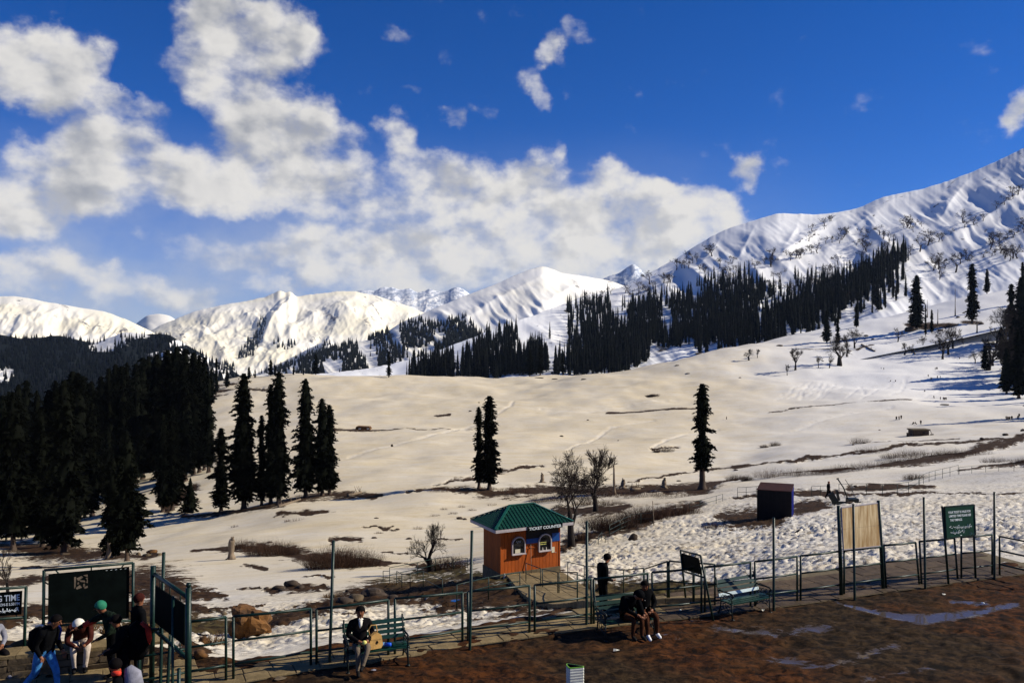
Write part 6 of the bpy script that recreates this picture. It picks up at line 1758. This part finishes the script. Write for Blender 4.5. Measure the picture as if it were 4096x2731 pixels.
SIT = dict(pelvis=(0,.0,.54), spine=(0,.03,.70), chest=(0,.02,.92), neck=(0,-.02,1.08), head0=(0,-.05,1.15), head1=(0,-.06,1.24), head2=(0,-.05,1.31),
           shL=(.19,.01,1.00), elL=(.26,-.04,.74), wrL=(.12,-.26,.66), palmL=(.06,-.31,.65), shR=(-.19,.01,1.00), elR=(-.26,-.04,.74), wrR=(-.10,-.26,.66), palmR=(-.04,-.32,.65),
           hipL=(.10,-.04,.52), knL=(.14,-.46,.53), anL=(.14,-.46,.10), toeL=(.15,-.63,.045), hipR=(-.10,-.04,.52), knR=(-.14,-.46,.53), anR=(-.14,-.46,.10), toeR=(-.15,-.63,.045))
ZONE = {}
for a, b in BONES:
    ZONE[a, b] = ('skin' if a in ('head0', 'head1', 'neck') or b.startswith('palm') else 'top' if a in ('pelvis', 'spine', 'chest') and not b.startswith('hip') else
                  'top' if a.startswith(('sh', 'el')) else 'shoe' if b.startswith('toe') else 'bottom')
def skinned(pose, bulk=1.0, legs=1.0, sub=1):
    names = [n for n in pose if n != 'look']; idx = {n: i for i, n in enumerate(names)}
    me = bpy.data.meshes.new('pose'); me.from_pydata([pose[n] for n in names], [(idx[a], idx[b]) for a, b in BONES], [])
    o = bpy.data.objects.new('pose', me); col.objects.link(o)
    sk = o.modifiers.new('skin', 'SKIN'); sk.use_smooth_shade = True; sk.branch_smoothing = .3
    for n, i in idx.items():
        k = n if n in RAD else n[:2] if n[:2] in RAD else n[:-1]
        r = RAD[k]
        if k in ('spine', 'chest', 'sh', 'el', 'pelvis'): r *= bulk
        if k in ('hip', 'kn', 'an'): r *= legs
        d = me.skin_vertices[0].data[i]; d.radius = (r, r); d.use_root = (n == 'pelvis')
    if sub:
        sb = o.modifiers.new('sub', 'SUBSURF'); sb.levels = sub; sb.render_levels = sub
    dg = bpy.context.evaluated_depsgraph_get(); m2 = bpy.data.meshes.new_from_object(o.evaluated_get(dg))
    V = np.empty(len(m2.vertices)*3); m2.vertices.foreach_get('co', V); V = V.reshape(-1, 3)
    F = [tuple(p.vertices) for p in m2.polygons]
    bpy.data.objects.remove(o); bpy.data.meshes.remove(m2)
    return V, F
def person_mesh(pose, mats, bulk=1.0, legs=1.0, sub=1, hands=True, face=True, curl=.6):
    V, F = skinned(pose, bulk, legs, sub)
    C = np.array([V[list(f)].mean(0) for f in F]); best = np.full(len(F), 9e9); zone = np.zeros(len(F), int)
    order = ['top', 'bottom', 'skin', 'shoe', 'dark']
    for (a, b), z in ZONE.items():
        A, B = np.array(pose[a]), np.array(pose[b]); d = B-A; t = np.clip(((C-A)@d)/(d@d+1e-9), 0, 1)
        r = np.linalg.norm(C-A-t[:, None]*d, axis=1)
        if a == 'neck': r = r+.05
        if a == 'pelvis' and z == 'top': r = r-.02
        k = r < best; best[k] = r[k]; zone[k] = order.index(z)
    m = MB(); m.v = [tuple(v) for v in V]; m.f = list(F); m.m = [int(z) for z in zone]
    if face:
        h1 = Vector(pose['head1']); h0 = Vector(pose['head0']); h2 = Vector(pose['head2'])
        up = (h2-h0).normalized(); fw = pose.get('look') and Vector(pose['look']).normalized() or Vector((0, -1, 0)); fw = (fw-up*fw.dot(up)).normalized(); rt = up.cross(fw)
        m.tube([h1+fw*.085+up*.015, h1+fw*.112-up*.022, h1+fw*.088-up*.032], [.010, .017, .012], 6, 2)
        for s in (-1, 1):
            m.ball(h1+fw*.088+rt*s*.034+up*.018, .011, 6, 5, 4); m.ball(h1+rt*s*.100-up*.005, .026, 6, 5, 2, (.45, .7, 1.1))
            m.tube([h1+fw*.094+rt*s*.016+up*.036, h1+fw*.086+rt*s*.052+up*.034], .006, 4, 4)
        m.tube([h1+fw*.092-rt*.024-up*.052, h1+fw*.099-up*.054, h1+fw*.092+rt*.024-up*.052], [.005, .008, .005], 5, 4)
    if hands:
        for s in 'LR':
            wr, pa = Vector(pose['wr'+s]), Vector(pose['palm'+s]); ax = (pa-wr).normalized(); side = ax.cross(Vector((0, 0, 1)))
            side = side.normalized() if side.length > .1 else Vector((1, 0, 0)); dn = side.cross(ax).normalized()
            if dn.z > 0: dn = -dn
            for k, (o, L) in enumerate(((-.030, .070), (-.010, .080), (.010, .076), (.030, .060))):
                b0 = pa+side*o+ax*.012; d1 = (ax+dn*.25*curl).normalized(); d2 = (ax+dn*1.1*curl).normalized(); d3 = (ax*.6+dn*1.6*curl).normalized()
                b1 = b0+d1*L*.45; b2 = b1+d2*L*.33; b3 = b2+d3*L*.25
                m.tube([b0-ax*.02, b1, b2, b3], [.0095, .009, .0082, .006], 6, 2)
            o = -.036 if s == 'L' else .036
            t0 = wr+(pa-wr)*.6+side*o*.7; m.tube([t0, t0+side*o*.9+ax*.025, t0+side*o*1.0+ax*.055+dn*.014], [.013, .011, .008], 6, 2)
    return m
def make_person(pose, outfit, label, loc, rz, group=None, scale=1.0, bulk=1.0, legs=1.0, curl=.6):
    """outfit: top, bottom, skin, shoe material names."""
    m = person_mesh(pose, None, bulk, legs, 1, True, True, curl)
    mats = [M[outfit[0]], M[outfit[1]], M['skin'], M[outfit[2]], M['hair']]
    t = bpy.data.objects.new('person', m.mesh('person', mats, smooth=True)); col.objects.link(t)
    t.location = loc; t.rotation_euler = (0, 0, rz); t.scale = (scale,)*3
    return tag(t, label, 'person', group)
def part(b, name, m, parent, smooth=True):
    return b.build(name, M[m], parent, smooth, local=True)
def hair_on(p, pose, name='hair', m='hair', r=.108, cut=.02, back=.02):
    h1, h0, h2 = (Vector(pose[k]) for k in ('head1', 'head0', 'head2')); up = (h2-h0).normalized()
    fw = Vector(pose.get('look', (0, -1, 0))).normalized(); fw = (fw-up*fw.dot(up)).normalized(); rt = up.cross(fw)
    b = MB(); c = h1-fw*back+up*.022
    n, k = 14, 6; vs = []; fs = []
    for i in range(k+1):
        ph = .5*PI*i/k*1.15
        for j in range(n):
            a = 2*PI*j/n; back_f = .5-.5*math.cos(a)       # lower at the nape than over the brow
            ph2 = ph*(1.0-.30*(1-back_f)+.25*back_f)
            vs.append(c+up*math.cos(ph2)*r*.98+(fw*math.cos(a)+rt*math.sin(a))*math.sin(ph2)*r*1.02)
    for i in range(k):
        for j in range(n): fs.append((i*n+j, i*n+(j+1) % n, (i+1)*n+(j+1) % n, (i+1)*n+j))
    b.add(vs, fs); return part(b, name, m, p)
def W2(pose, **kw):
    q = dict(pose); q.update(kw); return q
def on_bench(bn, x, y=-.20):
    return bn.matrix_basis @ Vector((x, y, 0))
# the man sitting alone, one leg laid over the other
p1 = W2(SIT, head0=(.0,-.06,1.15), head1=(.0,-.075,1.24), head2=(.0,-.06,1.31), elL=(.27,-.06,.74), wrL=(.13,-.30,.665), palmL=(.06,-.34,.65), elR=(-.27,-.02,.74), wrR=(-.06,-.28,.66), palmR=(.02,-.34,.64),
        knL=(.12,-.50,.60), anL=(-.02,-.62,.24), toeL=(-.08,-.80,.22), hipR=(-.10,-.04,.52), knR=(-.10,-.47,.53), anR=(-.10,-.50,.10), toeR=(-.11,-.67,.045), look=(-.12,-1,-.15))
b1 = make_person(p1, ('dark_jacket', 'grey_trouser', 'shoe_dark'), 'man in a dark jacket sitting alone on the bench with one leg crossed over', on_bench(BN1, -.36), BN1.rotation_euler.z-.05, bulk=1.18)
hair_on(b1, p1)
b = MB(); b.tube([(-.035,-.10,1.10), (0,-.125,1.06), (.04,-.10,1.10)], .030, 8); b.tube([(0,-.13,1.06), (-.01,-.17,.98), (-.02,-.175,.92)], [.045, .035, .012], 8); part(b, 'shirt_collar', 'white_cloth', b1)
b = MB(); b.ball((.05,-.38,.66), .045, 8, 6, 0, (1.2, .7, 1.2)); b.ball((-.06,-.36,.58), .04, 8, 6, 0, (1, .6, 1.2)); o = part(b, 'crumpled_paper', 'yellow_paper', None); o.location = b1.location; o.rotation_euler = b1.rotation_euler; tag(o, 'crumpled yellow paper in the hands of the lone man', 'paper')
# his bag, his bottle, a rag below
t = thing('shoulder_bag', on_bench(BN1, -.06, -.36)+Vector((0, 0, .45)), 'tan shoulder bag on the bench beside the lone man', 'bag', None, BN1.rotation_euler.z+.3)
b = MB(); b.prism([(-.16, .0), (.12, -.02), (.17, .05), (.13, .26), (.02, .34), (-.12, .28), (-.18, .10)], .12); b.build('pouch', M['bag_tan'], t, local=True)
b = MB(); b.prism([(-.13, .20), (.135, .18), (.13, .27), (.02, .35), (-.12, .29)], .135); b.build('flap', M['bag_tan'], t, local=True)
b = MB(); b.tube([(-.12, 0, .28), (-.16, .0, .42), (-.08, .02, .50), (.04, .02, .48), (.06, 0, .33)], .012, 6); b.build('strap', M['bag_tan'], t, True, local=True)
b = MB(); b.prism([(-.01, .13), (.02, .17), (.05, .13), (.02, .09)], .145); b.build('badge', M['dark_jacket'], t, local=True)
t = thing('water_bottle', on_bench(BN1, .18, -.34)+Vector((0, 0, .485)), 'clear water bottle with a blue base lying on the bench seat', 'bottle', None, BN1.rotation_euler.z-.5)
b = MB(); b.tube([(-.02, 0, 0), (-.10, 0, 0), (-.15, 0, 0), (-.17, 0, 0), (-.20, 0, 0)], [.042, .042, .030, .016, .016], 10); b.build('neck', M['bottle'], t, True, local=True)
b = MB(); b.tube([(-.02, 0, 0), (.08, 0, 0), (.12, 0, 0), (.13, 0, 0)], [.043, .044, .042, .02], 10); b.build('base', M['bottle_blue'], t, True, local=True)

# two people on the middle bench
p2 = W2(SIT, spine=(.0,-.03,.71), chest=(.06,-.16,.88), neck=(.12,-.28,.98), head0=(.15,-.34,1.01), head1=(.18,-.41,1.05), head2=(.19,-.44,1.11), shL=(.24,-.17,.95), shR=(-.12,-.18,.97), elL=(.30,-.28,.68), elR=(-.12,-.30,.70), wrL=(.24,-.50,.60), palmL=(.20,-.55,.58), wrR=(.06,-.50,.62), palmR=(.12,-.54,.60),
        knL=(.20,-.47,.53), anL=(.18,-.50,.10), toeL=(.20,-.67,.045), knR=(-.02,-.47,.53), anR=(-.03,-.42,.10), toeR=(-.02,-.58,.045), look=(.5,-1,-.9))
b2 = make_person(p2, ('black_cloth', 'brown_trouser', 'shoe_dark'), 'person in black bent forward on the middle bench, left of the two', on_bench(BN2, -.02), BN2.rotation_euler.z+.05, bulk=1.15)
hair_on(b2, p2, 'cap', 'black_cloth', .116)
p3 = W2(SIT, chest=(0,-.02,.91), neck=(-.01,-.08,1.07), head0=(-.02,-.12,1.13), head1=(-.03,-.16,1.20), head2=(-.03,-.15,1.28), elL=(.28,-.06,.72), wrL=(.10,-.30,.64), palmL=(.03,-.35,.62), wrR=(-.16,-.32,.62), palmR=(-.12,-.38,.60), look=(-.3,-1,-.6),
        knL=(.15,-.46,.53), anL=(.17,-.44,.10), toeL=(.20,-.61,.045), knR=(-.11,-.46,.53), anR=(-.10,-.52,.10), toeR=(-.10,-.70,.045))
b3 = make_person(p3, ('black_cloth', 'brown_trouser', 'shoe_white'), 'person in a black coat and white shoes on the middle bench, right of the two', on_bench(BN2, .50), BN2.rotation_euler.z-.12, bulk=1.2, legs=1.12)
hair_on(b3, p3)
b = MB(); b.ball((-.05, -.215, .86), .010, 6, 5); b.ball((-.03, -.225, .68), .010, 6, 5); part(b, 'button', 'white_cloth', b3)
# the one standing behind them, beyond the fence
pt = at(1392, 1306, 21.5); gp = Vector((at(1384, 1440, 21.6).x, 21.6, 0)); gp.z = float(land_z(gp.x, gp.y))
p4 = W2(STAND, chest=(0,-.05,1.32), neck=(.02,-.10,1.47), head0=(.03,-.14,1.53), head1=(.04,-.17,1.61), head2=(.04,-.16,1.69), elL=(.26,-.02,1.13), wrL=(.16,-.22,1.05), palmL=(.12,-.27,1.05), wrR=(-.16,-.22,1.03), palmR=(-.12,-.27,1.03), look=(.5,-.6,-.1))
b4 = make_person(p4, ('black_cloth', 'black_cloth', 'shoe_dark'), 'person in black standing behind the fence, left of the two seated people', gp, PI*.62, bulk=1.1, scale=.95)
hair_on(b4, p4)

# lower left: walker in blue jeans
wd = 16.6
p5 = W2(STAND, chest=(0,-.14,1.28), spine=(0,-.05,1.10), neck=(.0,-.24,1.42), head0=(.0,-.29,1.47), head1=(.0,-.34,1.55), head2=(.0,-.34,1.62), shL=(.185,-.12,1.36), shR=(-.185,-.16,1.36), elL=(.25,-.08,1.08), wrL=(.23,-.24,.88), palmL=(.22,-.29,.82), elR=(-.25,-.05,1.10), wrR=(-.25,-.20,.90), palmR=(-.24,-.25,.84),
        knL=(.10,-.22,.53), anL=(.10,-.26,.10), toeL=(.11,-.43,.045), knR=(-.10,.10,.50), anR=(-.10,.42,.20), toeR=(-.10,.33,.06), look=(.15,-1,-.1))
gp = at(100, 1612, wd); gp.z = 0.02
b5 = make_person(p5, ('black_cloth', 'jeans', 'shoe_dark'), 'person in bright blue jeans and a black jacket walking with a backpack', gp, PI*.40, bulk=1.22, legs=1.12)
hair_on(b5, p5)
b = MB(); b.tube([(0, .05, 1.38), (0, .16, 1.25), (0, .18, 1.05), (0, .12, .92)], [.09, .16, .17, .12], 10); part(b, 'backpack', 'black_cloth', b5)
b = MB(); b.tube([(.15, .05, 1.42), (.17, -.13, 1.47), (.16, -.28, 1.32), (.17, -.22, 1.12)], .022, 6); part(b, 'strap', 'blue_strap', b5)
b = MB(); b.tube([(-.13, .06, 1.44), (-.14, -.08, 1.49), (-.13, -.14, 1.47)], .020, 6); part(b, 'strap', 'white_cloth', b5)
# the white capped one bent over on the wall
wa = flat(166, 1546)
p6 = W2(SIT, spine=(0,-.05,.70), chest=(.02,-.22,.88), neck=(.03,-.36,.99), head0=(.03,-.42,1.01), head1=(.03,-.48,1.06), head2=(.03,-.48,1.13), shL=(.21,-.22,.96), shR=(-.17,-.24,.96), elL=(.25,-.36,.68), wrL=(.16,-.52,.62), palmL=(.11,-.56,.60), elR=(-.22,-.38,.68), wrR=(-.02,-.53,.60), palmR=(.04,-.57,.58), look=(.1,-.6,-1),
        knL=(.20,-.46,.54), anL=(.14,-.40,.10), toeL=(.17,-.57,.045), knR=(-.08,-.46,.54), anR=(-.06,-.40,.10), toeR=(-.05,-.57,.045))
b6 = make_person(p6, ('maroon_cloth', 'pale_trouser', 'shoe_dark'), 'person with a white cap and pale trousers sitting bent over on the stone wall', wa+Vector((-.02, .42, 0)), .30, bulk=1.12, legs=1.1)
hair_on(b6, p6, 'cap', 'white_cloth', .122, back=.0)
# the dark group at the framed board
p7 = W2(STAND, chest=(0,-.08,1.30), neck=(0,-.16,1.45), head0=(0,-.20,1.51), head1=(0,-.24,1.59), head2=(0,-.23,1.66), shR=(-.185,-.10,1.38), elR=(-.34,-.34,1.22), wrR=(-.44,-.58,1.10), palmR=(-.47,-.66,1.08), elL=(.25,-.08,1.10), wrL=(.18,-.30,.98), palmL=(.15,-.36,.96), look=(-.4,-.8,-.1))
gp = at(258, 1600, 17.4); gp.z = .02
b7 = make_person(p7, ('camo_cloth', 'black_cloth', 'shoe_dark'), 'person in a camouflage jacket and green cap reaching an arm out to the left', gp, -PI*.30, bulk=1.2)
hair_on(b7, p7, 'cap', 'green_cap', .118)
b = MB(); b.tube([(-.30,-.27,1.24), (-.40,-.48,1.15)], .062, 8); part(b, 'sleeve', 'red_cloth', b7)
p8 = W2(STAND, chest=(0,-.06,1.33), neck=(0,-.10,1.49), head0=(0,-.14,1.55), head1=(0,-.17,1.63), head2=(0,-.16,1.70), elL=(.27,-.10,1.14), wrL=(.20,-.32,1.06), palmL=(.16,-.38,1.05), elR=(-.27,-.10,1.14), wrR=(-.18,-.30,1.02), palmR=(-.14,-.36,1.01), look=(-.3,-1,-.2))
gp = at(286, 1620, 16.3); gp.z = .02
b8 = make_person(p8, ('black_cloth', 'black_cloth', 'shoe_dark'), 'person in black with a big black backpack topped by a red roll', gp, -PI*.42, bulk=1.25, legs=1.15)
hair_on(b8, p8)
b = MB(); b.tube([(0, .12, 1.52), (0, .22, 1.40), (0, .25, 1.12), (0, .20, .88)], [.14, .20, .21, .15], 10); pk = part(b, 'backpack', 'black_cloth', b8)
b = MB(); b.tube([(.0, .30, 1.56), (.0, .40, 1.42), (.0, .44, 1.22), (.0, .42, 1.08)], [.05, .085, .07, .02], 10); part(b, 'bedroll', 'red_cloth', b8)
p9 = W2(STAND, elL=(.26,-.02,1.13), wrL=(.20,-.22,1.02), palmL=(.16,-.27,1.0), elR=(-.26,-.02,1.13), look=(.3,-1,-.1))
gp = at(318, 1600, 17.6); gp.z = .02
b9 = make_person(p9, ('black_cloth', 'black_cloth', 'shoe_dark'), 'person in a long black coat at the back of the dark group', gp, PI*.75, bulk=1.2)
hair_on(b9, p9, 'cap', 'maroon_cloth', .116)
b = MB(); b.tube([(0, 0, 1.12), (0, .02, .9), (0, .02, .62)], [.19, .21, .25], 12); part(b, 'coat_skirt', 'black_cloth', b9)
gp = at(281, 1800, (CAMZ-1.66)*FX/(1522-HY)); gp.z = 0
p10 = W2(STAND, chest=(0,-.04,1.33), neck=(0,-.08,1.48), head0=(0,-.11,1.54), head1=(0,-.13,1.62), head2=(0,-.12,1.69), look=(-.5,-1,-.2))
b10 = make_person(p10, ('black_cloth', 'black_cloth', 'shoe_dark'), 'person cut off at the bottom edge, red band and grey hood showing', gp, -PI*.5, bulk=1.15)
hair_on(b10, p10, 'hair', 'hair', .108)
b = MB(); b.tube([(-.12,-.10,1.50), (-.02,-.16,1.49), (.10,-.10,1.52), (.13,.02,1.54)], .042, 8); part(b, 'scarf', 'red_cloth', b10)
b = MB(); b.tube([(0, .10, 1.60), (0, .17, 1.48), (0, .18, 1.30), (0, .14, 1.10)], [.06, .14, .17, .12], 10); part(b, 'hood', 'grey_cloth', b10)
# someone at the very left border, only a shoe and shin in view
gp = flat(-30, 1556); b11 = make_person(W2(SIT, toeR=(-.15,-.66,.10)), ('grey_cloth', 'dark_jacket', 'grey_cloth'), 'person at the left border with only a grey shoe in view', gp+Vector((.0, .15, 0)), .9)
hair_on(b11, SIT)

# figures far out on the snow
def far_person(pose, top, bot):
    m = person_mesh(pose, None, 1.2, 1.15, 0, False, False)
    return m.mesh('person', [M[top], M[bot], M['skin'], M['shoe_dark'], M['hair']], smooth=True)
WALK = W2(STAND, knL=(.11,-.18,.52), anL=(.11,-.22,.10), toeL=(.12,-.38,.05), knR=(-.11,.08,.5), anR=(-.11,.30,.14), toeR=(-.11,.18,.06), wrL=(.25,.05,.92), palmL=(.25,.06,.86), wrR=(-.25,-.2,.95), palmR=(-.25,-.26,.92))
FP = [far_person(STAND, 'black_cloth', 'black_cloth'), far_person(WALK, 'dark_jacket', 'black_cloth'), far_person(STAND, 'maroon_cloth', 'black_cloth'), far_person(SIT, 'black_cloth', 'dark_jacket')]
TINY = [((2024,848),0,'first of two tiny figures walking high on the right snow slope'),((2030,849),1,'second of two tiny figures walking high on the right snow slope'),
 ((2148,849),0,'tiny figure in the trio before the leafless trees of the right hillside'),((2151,848),2,'tiny figure in the trio before the leafless trees of the right hillside'),((2153,848),1,'tiny figure in the trio before the leafless trees of the right hillside'),
 ((2132,866),1,'lone tiny figure above a bent pair on the right snow slope'),((2137,873),2,'tiny figure of the bent pair on the right snow slope'),((2140,872),0,'tiny figure of the bent pair on the right snow slope'),
 ((2153,868),0,'left of two tiny figures standing near the tree shadows'),((2160,868),1,'right of two tiny figures standing near the tree shadows'),
 ((2046,877),3,'tiny sitting figure high on the snow, left of a dark bundle'),((2057,877),3,'tiny dark bundle of a person sitting on the snow'),
 ((2124,900),3,'tiny figure sliding down the tracked snow slope'),((2145,915),1,'lone tiny figure at the foot of the tracked slope'),((2160,918),0,'tiny figure just left of a close trio at the foot of the tracked slope'),
 ((2167,919),1,'tiny figure in the close trio at the foot of the tracked slope'),((2170,919),2,'tiny figure in the close trio at the foot of the tracked slope'),((2173,919),0,'tiny figure in the close trio at the foot of the tracked slope'),
 ((2059,965),1,'left figure of three walking on the snow above the stone hut'),((2065,964),2,'middle figure of three walking on the snow above the stone hut'),((2070,962),0,'right figure of three walking on the snow above the stone hut'),
 ((2098,975),3,'first of two figures sitting on the snow by the stone hut'),((2102,975),3,'second of two figures sitting on the snow by the stone hut'),((2115,974),0,'figure standing on the snow just above the stone hut'),
 ((2311,965),0,'figure in the cluster of four near the right border'),((2315,965),2,'figure in the cluster of four near the right border'),((2319,965),1,'figure in the cluster of four near the right border'),((2324,964),0,'figure in the cluster of four near the right border'),
 ((2338,963),2,'figure apart at the right border of the snow meadow'),((2341,958),0,'taller figure behind the one apart at the right border'),((1669,964),1,'single figure on the snow meadow right of the lone fir'),((2204,825),0,'tiny figure among the leafless trees of the right hillside')]
gcount = {}
for _, _, lb in TINY: gcount[lb] = gcount.get(lb, 0)+1
for (x, y), k, lb in TINY:
    p = ground(x, y); o = link_mesh('person', FP[k], None, p-Vector((0, 0, .05))); o.rotation_euler = (0, 0, random.uniform(0, 6.28)); s = random.uniform(1.0, 1.12); o.scale = (s*1.15, s*1.15, s)
    tag(o, lb, 'person', 'people out on the snow' if gcount[lb] > 1 else None)
# the walker beside the old machine
p = ground(1903, 1145); o = link_mesh('person', FP[1], None, p); o.rotation_euler = (0, 0, .9); k = (1145-1105)/FX*p.y/1.72; o.scale = (k*.9, k*.9, k)
tag(o, 'dark figure striding past the old lift machine', 'person')
